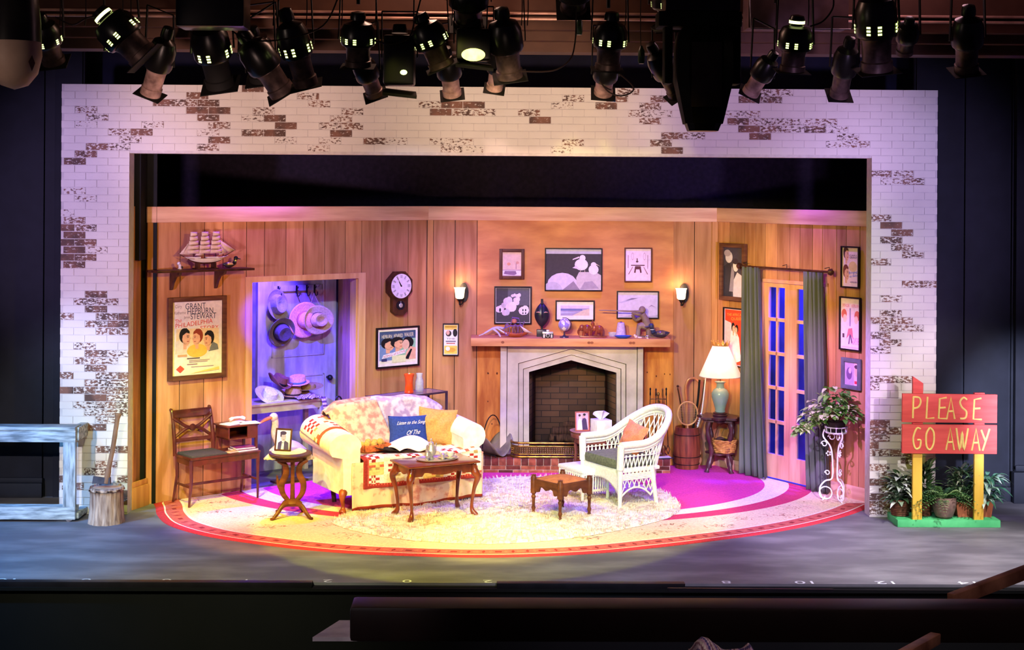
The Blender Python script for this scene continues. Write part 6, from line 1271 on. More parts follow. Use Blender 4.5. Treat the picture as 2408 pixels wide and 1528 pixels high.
b = B(); x0_, x1_ = -WW, 0
def apronf(u, v): loc_ = abs(2*u-1); return (x0_+(x1_-x0_)*u, .0, .34*v+(1-v)*(.10+.14*(1-loc_**2.2)))
b.grid(apronf, 30, 6); b.bb((x0_, .0, .33), (x1_, WD, .355), .004); b.build('seat_apron', WK, t, solid=.01)
b = B(); b.box((-WW/2, WD*.47, .405), (WW-.08, WD+.02, .1), None, .04); b.build('seat_cushion', mat('sage_grey_cushion', (118, 120, 96), .9, col2=(96, 98, 82), scale=50, bump=.3), t)
WM = Matrix.Translation(V((wc.x, wc.y, RZ-.014))) @ Matrix.Rotation(wa, 4, 'Z')
cushion('throw_pillow', 'salmon pink pillow leaning in the wicker armchair', WM @ Matrix.Translation(V((-WW*.42, WD*.74, .59))) @ Matrix.Rotation(-.35, 4, 'X') @ Matrix.Rotation(.15, 4, 'Y'), .34, .30, .13, (226, 136, 108), wr=.02, seed=8)
oc_ = GP(1378, 1172); t = thing('wicker_ottoman', 'low white wicker ottoman between the footstool and the armchair', 'ottoman', (oc_.x-.02, oc_.y+.02, RZ-.014), wa)
OW = .42; OH = .285
B().box((0, 0, OH), (OW, OW*.8, .04), None, .018).build('top_frame', WK, t)
b = B()
for k in range(44):
    a = 2*pi*k/44; sx = max(-1, min(1, 1.3*cos(a))); sy = max(-1, min(1, 1.3*sin(a))); b.cyl((sx*OW*.46, sy*OW*.36, .07), (sx*OW*.48, sy*OW*.38, OH-.01), .006, n=5)
for z_ in (.09, .1, .25, .26): b.tube([(max(-1, min(1, 1.3*cos(a)))*OW*.47, max(-1, min(1, 1.3*sin(a)))*OW*.37, z_) for a in [2*pi*k/44 for k in range(44)]], .007, 6, closed=True)
b.build('wicker_side', WK, t)
for sx in (-1, 1):
    for sy in (-1, 1): B().cyl((sx*OW*.45, sy*OW*.35, 0), (sx*OW*.45, sy*OW*.35, OH-.02), .016).build('leg', WK, t)

# ------------------------------------------------------------ round side table by the hearth
tr = GP(1392, 1124); t = thing('round_side_table', 'round walnut side table with turned legs behind the wicker armchair', 'table', (tr.x, tr.y, .007)); RH_ = YP(1392, 1017, tr.y-.0).z
RM = mat('reddish_walnut', (136, 76, 58), .35, col2=(100, 52, 40), scale=6, stretch=(4, 1, 1), coat=.3)
B().lathe([(.215, RH_-.05), (.225, RH_-.045), (.23, RH_-.012), (.225, RH_), (0, RH_)], 40).build('table_top', RM, t); B().lathe([(.19, RH_-.10), (.19, RH_-.045)], 32).build('apron', RM, t)
for i in range(4):
    a = pi/4+i*pi/2+.5; x, y = .175*cos(a), .175*sin(a); B().lathe([(.011, 0), (.016, .02), (.01, .05), (.017, .09), (.011, .14), (.018, .2), (.011, .26), (.019, .31), (.014, RH_-.1), (.018, RH_-.05)], 12, (x, y, 0)).build('leg', RM, t)
zt_ = RH_+.0075
b = B(); b.lathe([(0, .003), (.15, .003), (.18, .02), (.185, .02), (.16, .0), (0, .0)], 36, cap=False); tag(b.build('oval_tray', mat('pink_tin', (226, 176, 160), .3, .3), None, (tr.x-.05, tr.y-.02, zt_+.0005), 0), 'pale pink rimmed tray on the round side table', 'tray')
S = [((214, 170, 196), rect(0, 0, 1, 1)), ((236, 220, 230), [(.1, 0), (.5, 0), (.46, .5), (.3, .75), (.14, .5)]), ((70, 50, 90), [(.5, 0), (.95, 0), (.84, .6), (.6, .8), (.46, .5)]), ((220, 180, 180), ell(.34, .74, .12, .12)), ((206, 160, 160), ell(.62, .78, .12, .12)), ((70, 50, 60), ell(.28, .84, .1, .07)), ((50, 40, 50), ell(.68, .88, .12, .07))]
photo('photo_frame', 'pink-framed photograph of a couple on the round side table', (tr.x-.10, tr.y+.02, zt_+.006), .12, .15, .2, mat('rosewood_frame', (196, 100, 90), .4), S, -.15, .012)
t = thing('tissue_box', 'white square tissue box with tissue pulled up on the round side table', 'tissue box', (tr.x+.09, tr.y-.02, zt_+.005), .35)
B().bb((-.085, -.085, 0), (.085, .085, .13), .006).build('box_body', WHTP, t); b = B(); b.grid(lambda u, v: (.075*(2*u-1)*(.25+v), .04*sin(3*u*pi)*v, .128+.095*v*(.6+.4*sin(pi*u))), 14, 8); b.build('tissue', PAPER, t, solid=.002)

# ------------------------------------------------------------ console table behind the sofa
k0 = YP(905, 937, 1.12); k1 = YP(1050, 920, 1.7); KZ = .895
d_ = (k1-k0); KL = sqrt(d_.x**2+d_.y**2); ka = atan2(d_.y, d_.x); t = thing('console_table', 'dark metal console table with glass shelves behind the sofa', 'table', (k0.x, k0.y, .007), ka); KD = .28
b = B(); 
for z_ in (KZ, KZ-.2, .25):
    for q_ in (((0, 0), (KL, 0)), ((0, KD), (KL, KD)), ((0, 0), (0, KD)), ((KL, 0), (KL, KD))): b.bar((*q_[0], z_-.01), (*q_[1], z_-.01), .018, .018)
b.build('rail', mat('plum_metal', (84, 64, 84), .35, .5), t)
for x in (0, KL):
    for y in (0, KD): B().bb((x-.01, y-.01, 0), (x+.01, y+.01, KZ)).build('leg', mat('plum_metal', WHT), t)
B().bb((.008, .008, KZ-.012), (KL-.008, KD-.008, KZ-.002)).build('table_top', mat('smoked_top', (120, 100, 130), .15, col2=(100, 84, 110)), t)
B().bb((.008, .008, KZ-.212), (KL-.008, KD-.008, KZ-.206)).build('glass_shelf', mat('smoked_shelf', (150, 140, 190), .1, alpha=.6), t)
KM = Matrix.Translation(V((k0.x, k0.y, .007))) @ Matrix.Rotation(ka, 4, 'Z')
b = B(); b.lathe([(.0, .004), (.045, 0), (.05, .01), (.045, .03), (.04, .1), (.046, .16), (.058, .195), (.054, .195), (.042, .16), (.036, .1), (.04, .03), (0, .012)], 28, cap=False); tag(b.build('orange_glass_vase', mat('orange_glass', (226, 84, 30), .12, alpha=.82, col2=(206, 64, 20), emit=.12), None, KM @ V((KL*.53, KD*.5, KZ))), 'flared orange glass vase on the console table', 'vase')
b = B(); b.lathe([(.0, .004), (.04, 0), (.044, .02), (.044, .11), (.032, .14), (.03, .165), (.036, .19), (.033, .19), (.026, .16), (.038, .11), (.038, .02), (0, .01)], 24, cap=False); tag(b.build('glass_jar', mat('clear_glass', WHT), None, KM @ V((KL*.70, KD*.5, KZ))), 'clear glass jar with neck on the console table beside the orange vase', 'jar')
# ------------------------------------------------------------ painted sign and its plants
g = GP(2232, 1240); t = thing('garden_sign', 'red board sign on yellow posts reading please go away, on a green base', 'sign', (g.x, g.y, 0)); S_ = FOC/(g.y-CY)
hx = 122/S_; gz = lambda py: YP(2232, py, g.y).z
REDP = mat('red_sign_paint', (232, 92, 84), .6, col2=(216, 76, 72), scale=3, stretch=(1, 1, 7), det=7); YELP = mat('yellow_post_paint', (240, 196, 78), .6, col2=(222, 172, 58), scale=5, stretch=(1, 1, .4)); GRNP = mat('green_base_paint', (96, 204, 128), .6, col2=(76, 180, 110), scale=5)
B().bb((-hx, 0, 0), (hx, .34, gz(1223)), .005).build('base', GRNP, t)
bz_ = gz(1223)
for px, top in ((2158, 886), (2304, 924)):
    x = (px-2232)/S_; zt2 = gz(top); b = B(); b.bb((x-.042, .02, 0), (x+.042, .055, gz(1062)), .003); b.build('post', YELP, t); B().prism([(x-.045, gz(1062)), (x+.045, gz(1062)), (x+.045, zt2-(.06 if top < 900 else 0)), (x-.045, zt2)], .035, 'y', (0, .0375, 0)).build('post_top', REDP, t)
for y0, y1, txt, r in ((926, 993, 'PLEASE', 0), (998, 1066, 'GO AWAY', -.004)):
    z0, z1 = gz(y1), gz(y0); bd = B().box((-.005, -.0, (z0+z1)/2), (.845, .028, z1-z0), Euler((0, .006+r, 0)), .003).build('sign_board', REDP, t)
    ST = {'P': [[(0, 0), (.05, 1)], [(0, .98), (.6, .95), (.78, .75), (.55, .52), (.05, .45)]], 'L': [[(.1, 1), (0, 0), (.8, .02)]], 'E': [[(.8, .98), (.1, .92), (0, .02), (.85, .0)], [(.05, .5), (.7, .52)]], 'A': [[(0, 0), (.42, 1), (.8, 0)], [(.15, .35), (.68, .36)]], 'S': [[(.8, .9), (.45, 1), (.1, .8), (.3, .55), (.75, .35), (.65, .06), (.1, .03)]],
          'G': [[(.8, .92), (.4, .95), (.05, .5), (.25, .05), (.7, .08), (.8, .4), (.45, .42)]], 'O': [[(.4, 1), (.05, .7), (.08, .15), (.45, 0), (.8, .3), (.78, .8), (.4, 1)]], 'W': [[(0, 1), (.3, 0), (.5, .85), (.65, .0), (1, 1)]], 'Y': [[(0, .95), (.42, .45)], [(.85, 1), (.15, 0)]]}
    b = B().col(255, 224, 130); LW = ((2310-2142)/S_); n = len(txt)
    xs = [2143, 2175, 2204, 2223, 2252, 2286] if txt == 'PLEASE' else [2143, 2174, None, 2222, 2246, 2283, 2305]
    H_ = (z1-z0)*.76; zb2 = z0+(z1-z0)*.13
    for ch, px in zip(txt, xs):
        if px is None: continue
        x = (px-2232)/S_; w_ = .088 if ch not in 'W' else .105
        for st in ST[ch]:
            pts = [(x+a*w_, -.0145, zb2+c_*H_+(.006)*((px-2232)/90)*-1) for a, c_ in st]; b.tube(smooth(pts, 4) if len(pts) > 4 else pts, .0092, 6)
    b.build('lettering', PAINT, bd)
def spray(b, rnd, n, R_, H_, ln, wd, cols, up=.7, droop=.6, z0=.0, c0=(0, 0)):
    for i in range(n):
        a = rnd.uniform(0, 2*pi); el = rnd.uniform(.15, 1)*up; r = rnd.random()*R_; p = V((c0[0]+r*cos(a), c0[1]+r*sin(a)*.8, z0+H_*rnd.random())); leaf(b, p, (cos(a), sin(a), el), rnd.uniform(*ln), rnd.uniform(*wd), rnd.choice(cols), droop, n=4)
rnd = random.Random(31)
# hosta-like plant in a basket
for px, lab, lab2 in ((2128, 'pale white-veined plant in a brown wicker basket at the pillar end of the sign base', 0),):
    x = (2130-2232)/S_; t = thing('basket_plant', lab, 'plant', (g.x+x, g.y+.2, bz_))
    b = B()
    for k in range(9): z_ = .01+.0165*k; r = .07+.018*k/8; b.tube([((r+.002*sin(14*a+k*pi))*cos(a), (r+.002*sin(14*a+k*pi))*sin(a), z_) for a in [2*pi*i/32 for i in range(32)]], .0095, 5, closed=True)
    b.lathe([(0, .03), (.075, .03), (.085, .13), (0, .13)], 16, cap=False); b.build('basket_weave', mat('brown_wicker', (120, 72, 50), .6, col2=(84, 48, 34), scale=40), t)
    b = B(); spray(b, rnd, 190, .08, .22, (.11, .19), (.04, .06), ((200, 206, 196), (150, 168, 140), (84, 108, 76), (60, 86, 60), (222, 224, 216)), 1.6, .5, .12); b.build('foliage', LEAF, t, sharp=3)
x = (2172-2232)/S_; t = thing('basket_plant', 'small dark leafy plant in a wicker basket behind the first yellow post', 'plant', (g.x+(2190-2232)/S_, g.y+.2, bz_))
b = B()
for k in range(8): z_ = .01+.0165*k; r = .05+.01*k/8; b.tube([(r*cos(a), r*sin(a), z_) for a in [2*pi*i/24 for i in range(24)]], .0095, 5, closed=True)
b.build('basket_weave', mat('brown_wicker', WHT), t); b = B(); spray(b, rnd, 120, .06, .34, (.1, .19), (.025, .045), ((70, 104, 62), (104, 136, 84), (60, 88, 60)), 1.8, .3, .1); b.build('foliage', LEAF, t, sharp=3)
# fern in a clay pot, front centre
x = (2228-2232)/S_; t = thing('potted_fern', 'spreading green fern in a round weathered clay pot at the middle of the base', 'plant', (g.x+x, g.y+.1, bz_))
B().lathe([(.05, 0), (.078, .02), (.1, .09), (.108, .15), (.1, .19), (.085, .19), (.08, .12), (0, .12)], 32).build('pot', mat('mossy_clay', (142, 110, 98), .85, col2=(96, 80, 72), scale=9, bump=.2), t)
b = B(); rnd = random.Random(5)
for i in range(84):
    a = rnd.uniform(0, 2*pi); el = rnd.uniform(.3, 1.9); L_ = rnd.uniform(.26, .46); d = V((cos(a)*1.15, sin(a)*.5, el)).normalized(); c_ = rnd.choice(((72, 120, 66), (98, 142, 78), (124, 162, 100), (86, 126, 100), (160, 186, 126))); prev = V((0, 0, .14))
    s2 = d.cross(V((0, 0, 1))).normalized()
    for k in range(1, 13):
        tt = k/12; p = V((0, 0, .14))+d*(L_*tt)-V((0, 0, .22*tt*tt*L_/.3)); wv = .052*sin(pi*(tt*.85+.12))
        for sg in (-1, 1): leaf(b, p, s2*sg+d*.5, wv, .017, c_, .3, n=2)
        prev = p
b.build('foliage', LEAF, t, sharp=3)
# trough with fern and silver plant
t = thing('planter_trough', 'terracotta trough with feathery fern and silver-leaved plant at the outer end of the base', 'plant', (g.x+(2304-2232)/S_, g.y+.2, bz_))
b = B(); b.prism([(-.15, 0), (.15, 0), (.17, .13), (-.17, .13)], .14, 'y', (0, 0, 0)); b.bb((-.175, -.078, .118), (.175, .078, .138), .004); b.build('trough', mat('terracotta', (190, 106, 72), .75, col2=(160, 84, 58), scale=8), t)
b = B(); rnd = random.Random(12)
spray(b, rnd, 150, .1, .24, (.11, .19), (.035, .055), ((170, 206, 180), (110, 160, 130), (70, 120, 96), (206, 222, 206)), 1.0, .6, .12, (.11, -.02)); spray(b, rnd, 170, .08, .3, (.1, .2), (.02, .035), ((76, 110, 72), (92, 130, 90), (140, 162, 128), (180, 182, 158)), 1.6, .4, .12, (-.1, 0)); b.build('foliage', LEAF, t, sharp=3)

# ------------------------------------------------------------ chopping stump and axe
g2 = GP(240, 1236); g2.y += .14; sh_ = YP(240, 1148, g2.y).z
t = thing('chopping_stump', 'pale barked tree stump chopping block by the brick pillar', 'stump', g2)
b = B(); rnd = random.Random(2); n = 56; prof = [(.158, 0), (.15, .05), (.143, .15), (.14, .25), (.145, .32), (.155, sh_-.01), (.15, sh_)]
rings = []
for r, z_ in prof: rings.append([b.v((r*(1+.02*sin(9*a)+.03*((i*7) % 3-1)*.5)*cos(a), r*(1+.02*sin(9*a)+.035*((i*7) % 3-1)*.6)*sin(a), z_)) for i, a in enumerate([2*pi*k/n for k in range(n)])])
for A, C in zip(rings[:-1], rings[1:]):
    for j in range(n): b.f([A[j], A[(j+1) % n], C[(j+1) % n], C[j]])
b.build('bark', mat('furrowed_bark', (198, 170, 146), .9, col2=(120, 94, 78), scale=9, stretch=(4, 4, .5), det=8, bump=.8), t, sharp=3)
B().lathe([(0, sh_+.004), (.147, sh_+.002), (.15, sh_-.01)], n, cap=False).build('cut_face', mat('cut_wood', (206, 176, 148), .8, col2=(176, 140, 112), scale=12), t)
t = thing('axe', 'felling axe with long curved handle stuck in the chopping stump', 'axe', g2+V((0, 0, sh_)))
ax = lambda px, py: YP(px, py, g2.y)-g2-V((0, 0, sh_))
b = B(); b.tube(smooth([ax(250, 1136), ax(256, 1100), ax(266, 1050), ax(272, 1010), ax(276, 985), ax(278, 972)], 5), [.02]*5+[.016]*16+[.018, .02, .024, .024, .022], 10, flat=1.3); b.build('handle', mat('hickory_handle', (150, 116, 92), .5, col2=(116, 84, 64), scale=6, stretch=(3, 3, 1)), t)
b = B(); p = ax(240, 1130); b.prism([(p.x-.085, p.z-.025), (p.x-.075, p.z+.04), (p.x+.01, p.z+.028), (p.x+.075, p.z+.03), (p.x+.078, p.z-.03), (p.x+.01, p.z-.026)], .03, 'y'); b.build('axe_head', mat('axe_steel', (96, 98, 112), .4, .6, col2=(60, 60, 70)), t)

# ------------------------------------------------------------ weathered porch railing wagon
GR = mat('grey_washed_wood', (196, 206, 208), .75, col2=(112, 122, 126), scale=5, stretch=(1, 6, 7), det=9, bump=.15); GRV = mat('grey_washed_post', (190, 200, 204), .75, col2=(110, 120, 126), scale=5, stretch=(6, 6, 1), det=9, bump=.15)
g3 = GP(176, 1228); t = thing('porch_railing', 'long weathered grey wooden porch railing unit on small casters', 'railing', (g3.x, g3.y, 0)); S3 = FOC/(g3.y-CY); rz_ = lambda py: YP(176, py, g3.y).z
zt1, zt0 = rz_(1012), rz_(1040); zb1, zb0 = rz_(1192), rz_(1222); RLN, RD = 2.4, .42
B().bb((-RLN, 0, zt0), (0, .045, zt1), .004).build('top_rail', GR, t)
B().bb((-RLN, 0, zb0), (0, .045, zb1), .004).bb((-RLN, .045, zb1-.045), (0, .12, zb1)).build('bottom_rail', GR, t)
B().bb((-.11, .004, zb1), (-.0, .045, zt0), .003).build('post', GRV, t)
B().bb((-RLN, -.01, zt1), (.0, .17, zt1+.03), .004).build('cap_board', GR, t)
for y in (RD,):
    B().bb((-.07, y-.045, zb0), (.03, y, zt1), .003).build('rear_post', GRV, t)
B().bb((-.05, .04, zt0+.01), (.02, RD-.04, zt1+.02), .004).build('end_rail', GR, t); B().bb((-.05, .04, zb0), (.02, RD-.04, zb0+.05), .004).build('lower_end_rail', GR, t)
B().bb((.0, RD-.05, zt0-.02), (.12, RD, zt1), .003).bb((.0, RD-.05, .12), (.05, RD, zt1), .003).build('newel_post', PINE, t)
for x, y in ((-.06, .03), (0, RD-.05), (-RLN+.1, .03)):
    b = B(); b.cyl((x, y-.012, .028), (x, y+.012, .028), .028); b.bb((x-.02, y-.016, .04), (x+.02, y+.016, zb0)); b.build('caster', STEEL, t)

# ------------------------------------------------------------ lighting rig
VENT = mat('lamp_glow', (222, 255, 130), .5, emit=3.4, col2=(244, 255, 160), scale=5)
GREYB = mat('worn_barrel', (104, 84, 80), .4, .4, col2=(60, 48, 46), scale=12); PINKLIT = mat('pink_lit_barrel', (196, 158, 148), .4, .2, col2=(120, 92, 86), scale=12)  # second barrel tone has pink bounce light put into its colour
def M_axis(p, q):
    z = (V(q)-V(p)).normalized(); x = z.cross(V((0, 1, 0))); x = x.normalized() if x.length > .1 else V((1, 0, 0)); y = z.cross(x); return Matrix((x, y, z)).transposed()
def ers(label, top, bot, wpx, y=-3.2, dy=.22, vents=1, lit=1, frame=1, glow=0, barrel=None, group=None):
    """profile spotlight: cap at the picture end 'top', lens at 'bot'."""
    P = YP(*top, y); Q = YP(*bot, y+dy); s_ = FOC/(y-CY); R = wpx/s_/2; t = thing('stage_spotlight', label, 'stage light', P); A = M_axis(P, Q); L_ = (Q-P).length; T = lambda r, f: (r*R, f*L_)
    b = B(); b.lathe([T(.05, 0), T(.38, .02), T(.45, .08), T(.45, .15), T(.3, .16), T(.34, .17), T(.8, .22), T(.98, .32), T(1, .45), T(1, .56), T(.92, .6), T(.7, .62)], 24, (0, 0, 0), A); b.build('lamp_housing', BLACKG, t)
    b = B(); b.lathe([T(.72, .56), T(.78, .62), T(.7, .66), T(.68, .86), T(.76, .87), T(.76, .97), T(.66, .97), T(.6, .9)], 24, (0, 0, 0), A, cap=False); b.build('lens_barrel', barrel or GREYB, t)
    if frame: b = B(); c_ = A @ V((0, 0, L_*.975)); hw = R*.98; b.box(c_, (hw*2, hw*2, .006), A); b.build('colour_frame', BLACKM, t)
    B().lathe([(R*.62, L_*.955), (0.001, L_*.965)], 20, (0, 0, 0), A, cap=False).build('lens', mat('dark_lens', (30, 34, 44), .1), t)
    if vents:
        b = B()
        for k in range(12):
            if k % 3 == 2: continue
            a = 2*pi*k/12+.1
            for j in range(3):
                f = .46+.036*j; w_ = .095; q = [A @ V((R*1.012*cos(a+d), R*1.012*sin(a+d), L_*(f+e))) for d, e in ((-w_, 0), (w_, 0), (w_, .022), (-w_, .022))]; b.poly(q)
        b.build('cooling_vent', VENT if lit else BLACKM, t)
    b = B(); side = A @ V((R*1.12, 0, L_*.5)); s2 = A @ V((-R*1.12, 0, L_*.5)); up = V((0, 0, .34)); mid = V((0, 0, 0))
    b.bar(side, side*.9+up, .008, .035); b.bar(s2, s2*.9+up, .008, .035); b.bar(side*.9+up, s2*.9+up, .035, .008); b.cyl(up*1.0, up+V((0, 0, .12)), .014); b.build('yoke', BLACKM, t)
    if glow: g_ = B(); g_.lathe([(R*.46, L_*.1), (R*.47, L_*.15)], 20, (0, 0, 0), A, cap=False); g_.build('rear_glow', VENT, t)
    return t
N_S = 'black profile spotlight '
ers(N_S+'with glowing vents beside the pale domed fixture', (92, 32), (128, 150), 72)
ers(N_S+'tilted toward the brick header, its cap glinting brightly', (228, 22), (345, 140), 100, dy=.05, glow=1)
ers('long worn grey spotlight barrel pointing down to the header near the ship shelf side', (398, 62), (352, 226), 66, y=-3.0, vents=0, lit=0, barrel=PINKLIT)
ers('bulky black spotlight with ring of bright vents below the big black box', (478, 30), (520, 205), 92, y=-3.1, dy=.3, vents=1, lit=1, barrel=BLACKM)
ers('dim black spotlight leaning between the two bright ringed spotlights', (566, 70), (668, 222), 84, y=-3.0, vents=0, lit=0)
ers('wide dark dome spotlight hanging above the stove-grey one', (590, 62), (618, 190), 80, y=-2.8, vents=0, lit=0, barrel=BLACKM)
ers(N_S+'above the long curved hanging cable, tilted, with bright lower ring', (668, 18), (722, 205), 78, y=-3.2)
ers(N_S+'upright with bright vents, directly over the ship model side of the header', (842, 26), (842, 160), 82, dy=.1)
ers('pinkish lit spotlight barrel hanging below the upright vented spotlight', (842, 120), (884, 226), 58, y=-2.7, vents=0, lit=0, barrel=PINKLIT)
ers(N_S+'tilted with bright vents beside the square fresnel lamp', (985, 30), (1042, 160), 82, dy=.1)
ers('pinkish lit short barrel spotlight below the tilted vented one', (1048, 110), (1064, 226), 60, y=-2.7, vents=0, lit=0, barrel=PINKLIT)
ers('large matt black spotlight without glowing vents beside the yellow glowing lens', (1178, 16), (1200, 186), 84, vents=0, lit=0)
ers('small pale-ended barrel below the large matt black spotlight', (1178, 100), (1162, 212), 52, y=-2.8, vents=0, lit=0, barrel=PINKLIT)
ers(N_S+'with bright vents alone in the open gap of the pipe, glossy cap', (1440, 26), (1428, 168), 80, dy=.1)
ers('worn barrel spotlight with dangling cable loop under the solitary vented one', (1430, 130), (1418, 222), 60, y=-2.8, vents=0, lit=0, barrel=PINKLIT)
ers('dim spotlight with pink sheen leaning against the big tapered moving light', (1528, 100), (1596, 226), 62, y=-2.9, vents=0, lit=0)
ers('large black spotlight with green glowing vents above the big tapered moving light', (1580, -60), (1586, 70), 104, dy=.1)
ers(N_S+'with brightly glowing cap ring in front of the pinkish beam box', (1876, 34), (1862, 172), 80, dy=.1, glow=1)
ers('small grey spotlight slanting down beside the tapered moving light, lens outward', (1824, 120), (1762, 222), 56, y=-2.9, vents=0, lit=0, barrel=PINKLIT)
ers('grey spotlight with square frame angled over the pillar end of the header', (2000, 86), (1972, 228), 62, y=-2.9, dy=.3, vents=0, lit=0)
ers('large black spotlight with green vents at the frame top above the grey square-framed one', (2058, -50), (2062, 172), 100, dy=.2)
ers('small faceted black fixture beside the large green-vented spotlight', (2140, 42), (2126, 126), 56, y=-3.0, vents=0, lit=0, frame=0)
ers('dark spotlight with pale barrel hanging last on the pipe over the dark side wall', (2278, 10), (2272, 172), 76, vents=0, lit=0)
ers('black dome spotlight cropped at the frame top above the yellow glowing lens', (1104, -60), (1100, 62), 96, vents=0, lit=0)
ers('flat pale-edged spotlight peeking over the frame top in the open gap', (1352, -60), (1348, 24), 84, vents=0, lit=0)
# fresnels
for px, py0, py1, w_, lab, em in ((940, 78, 222, 76, 'square black fresnel lamp with barn frame and small yellow glow', 0), (1114, 66, 156, 84, 'black fresnel lamp with wide glowing yellow-green lens', 1)):
    P = YP(px, py0, -3.1); s_ = FOC/(-3.1-CY); R = w_/s_/2; H_ = (py1-py0)/s_; t = thing('fresnel_lamp', lab, 'stage light', P)
    b = B(); b.box((0, 0, -H_*.45), (R*1.9, R*1.9, H_*.8), None, .02); b.cyl((0, 0, 0), (0, 0, .06), R*.5, R*.4); b.build('lamp_housing', BLACKG, t)
    b = B(); b.bar((-R*1.1, 0, -H_*.4), (-R*1.1, 0, .15), .008, .03); b.bar((R*1.1, 0, -H_*.4), (R*1.1, 0, .15), .008, .03); b.bar((-R*1.1, 0, .15), (R*1.1, 0, .15), .03, .008); b.build('yoke', BLACKM, t)
    b = B(); 
    if em: b.ball((0, -R*1.0, -H_*.74), R*.66, 20, rz=R*.36, ry=.03)
    else: b.ball((R*.32, -R*1.0, -H_*.66), R*.22, 12, rz=R*.16, ry=.02)
    b.build('lens', VENT if not em else mat('yellow_lens', (236, 255, 90), .4, emit=3.0, col2=(255, 255, 150)), t)
    B().box((0, 0, -H_*.98), (R*2.1, R*2.1, .02), Euler((.2, .1, .1))).build('colour_frame', BLACKM, t)
# moving light with tapered housing
P = YP(1654, 40, -3.5); s_ = FOC/(-3.5-CY); t = thing('moving_light', 'huge matt black tapered moving light hanging in front of the brick header', 'stage light', P)
zz_ = lambda py: -(py-40)/s_; xx = lambda px: (px-1654)/s_
def frus(b, levels, m=6):
    rings = []
    for py, w_, d_ in levels:
        w2, d2, z = w_/s_/2, d_/s_/2, zz_(py); k = .62; rings.append([b.v((x*w2, y*d2, z)) for x, y in ((-1, -k), (-k, -1), (k, -1), (1, -k), (1, k), (k, 1), (-k, 1), (-1, k))])
    for A, C in zip(rings[:-1], rings[1:]):
        for j in range(8): b.f([A[j], A[(j+1) % 8], C[(j+1) % 8], C[j]])
    b.f(rings[0]); b.f(rings[-1][::-1])
b = B(); frus(b, ((66, 96, 90), (80, 118, 110), (110, 130, 120), (190, 132, 122), (292, 88, 84))); b.build('head_housing', BLACKM, t)
b = B(); frus(b, ((290, 82, 78), (309, 68, 66))); b.build('lens_ring', BLACKG, t)
b = B(); b.box((0, -60/s_, zz_(180)), (70/s_, .006, 150/s_), Euler((0, 0, 0)), .002); b.build('front_panel', mat('charcoal_panel', (64, 54, 54), .7), t)
b = B(); b.bb((xx(1545), -.1, zz_(66)), (xx(1740), .12, zz_(30)), .01); 
for x0_, x1_ in ((1712, 1740), (1560, 1580)): b.bb((xx(x0_), -.07, zz_(200)), (xx(x1_), .07, zz_(50)), .02)
b.build('yoke', BLACKM, t)
b = B(); b.bb((xx(1560), -.12, zz_(30)), (xx(1735), .14, zz_(-60)), .01); b.build('base_box', BLACKG, t)
# box unit and dome at the top, pale domed fixture in the corner
P = YP(500, 0, -3.6); s_ = FOC/(-3.6-CY); b = B(); b.bb((-80/s_, -.1, -66/s_), (80/s_, .16, 90/s_), .02); b.build('ballast', BLACKG); 
bb_ = COL.objects['ballast']; bb_.location = P; bb_.name = 'dimmer_box'; tag(bb_, 'large black electrical box hung above the ringed spotlights', 'electrical box')
P = YP(35, 60, -4.6); s_ = FOC/(-4.6-CY); t = thing('domed_moving_light', 'big domed moving light with pale rounded head hanging at the corner of the frame', 'stage light', P)
R = 62/s_; b = B(); b.lathe([(.001, -150/s_), (R*.5, -140/s_), (R*.85, -112/s_), (R, -70/s_), (R*.97, -30/s_)], 32, cap=False); b.build('head_cap', mat('pale_plastic', (196, 164, 146), .5, col2=(160, 132, 118), scale=3), t)
b = B(); b.lathe([(R*.98, -45/s_), (R*.95, 10/s_), (R*.8, 90/s_)], 32); b.bb((-R*1.2, -.06, -60/s_), (-R*1.0, .06, 120/s_)); b.build('head_body', BLACKG, t)
b = B(); q = [(R*.93*cos(a)*1.0, R*.93*sin(a), z/s_) for a, z in ((-.75, -88), (-.6, -72), (-.45, -90), (-.6, -110))]; b.poly([(x*1.09, y*1.09, z) for x, y, z in q]); b.build('diamond_mark', mat('dark_red_mark', (90, 40, 36), .5), t)
# pipe carrying the rig, cables
zp = YP(1200, -66, -3.2).z
tag(B().tube([(-5.6, -3.1, zp), (5.6, -3.1, zp)], .024, 14).build('rig_pipe', IRON), 'black steel pipe the row of spotlights hangs from', 'pipe')
CAB = mat('black_cable', (46, 32, 30), .5)
def cable(lab, pts, r=.006, y=-3.25, gr=None):
    o = B().tube(smooth([YP(a, c_, y) for a, c_ in pts], 6), r, 6).build('hanging_cable', CAB); tag(o, lab, 'cable', gr)
cable('curved cable looping from the tilted spotlight toward the header top', [(560, 30), (545, 70), (600, 95), (680, 90), (760, 60), (795, -5)])
cable('brown cable sagging across the open gap beside the matt black spotlight', [(1225, 168), (1300, 166), (1340, 140), (1352, 100), (1355, 45), (1356, -66)], y=-3.1)
cable('thin cable looped under the worn barrel in the open gap', [(1405, 180), (1430, 215), (1465, 225), (1490, 205), (1440, 160)], y=-2.75)
cable('cable slung between the beam box and the glowing-capped spotlight', [(1905, 62), (1935, 50), (1958, 20), (1960, -10)])
cable('cable sagging from the upright vented spotlight to the tilted one', [(880, 95), (920, 104), (960, 90), (975, 50), (990, -5)])
cable('thin cable holding the green plug in the open gap', [(1362, 62), (1364, 20), (1362, -66)], .004, y=-2.95); cable('thin cable holding the green plug beside the moving light', [(1508, 132), (1506, 60), (1508, -66)], .004, y=-2.95)
cable('cable bunch strung between the two vented spotlights by the domed fixture', [(130, 40), (170, 58), (205, 42), (240, 36)])
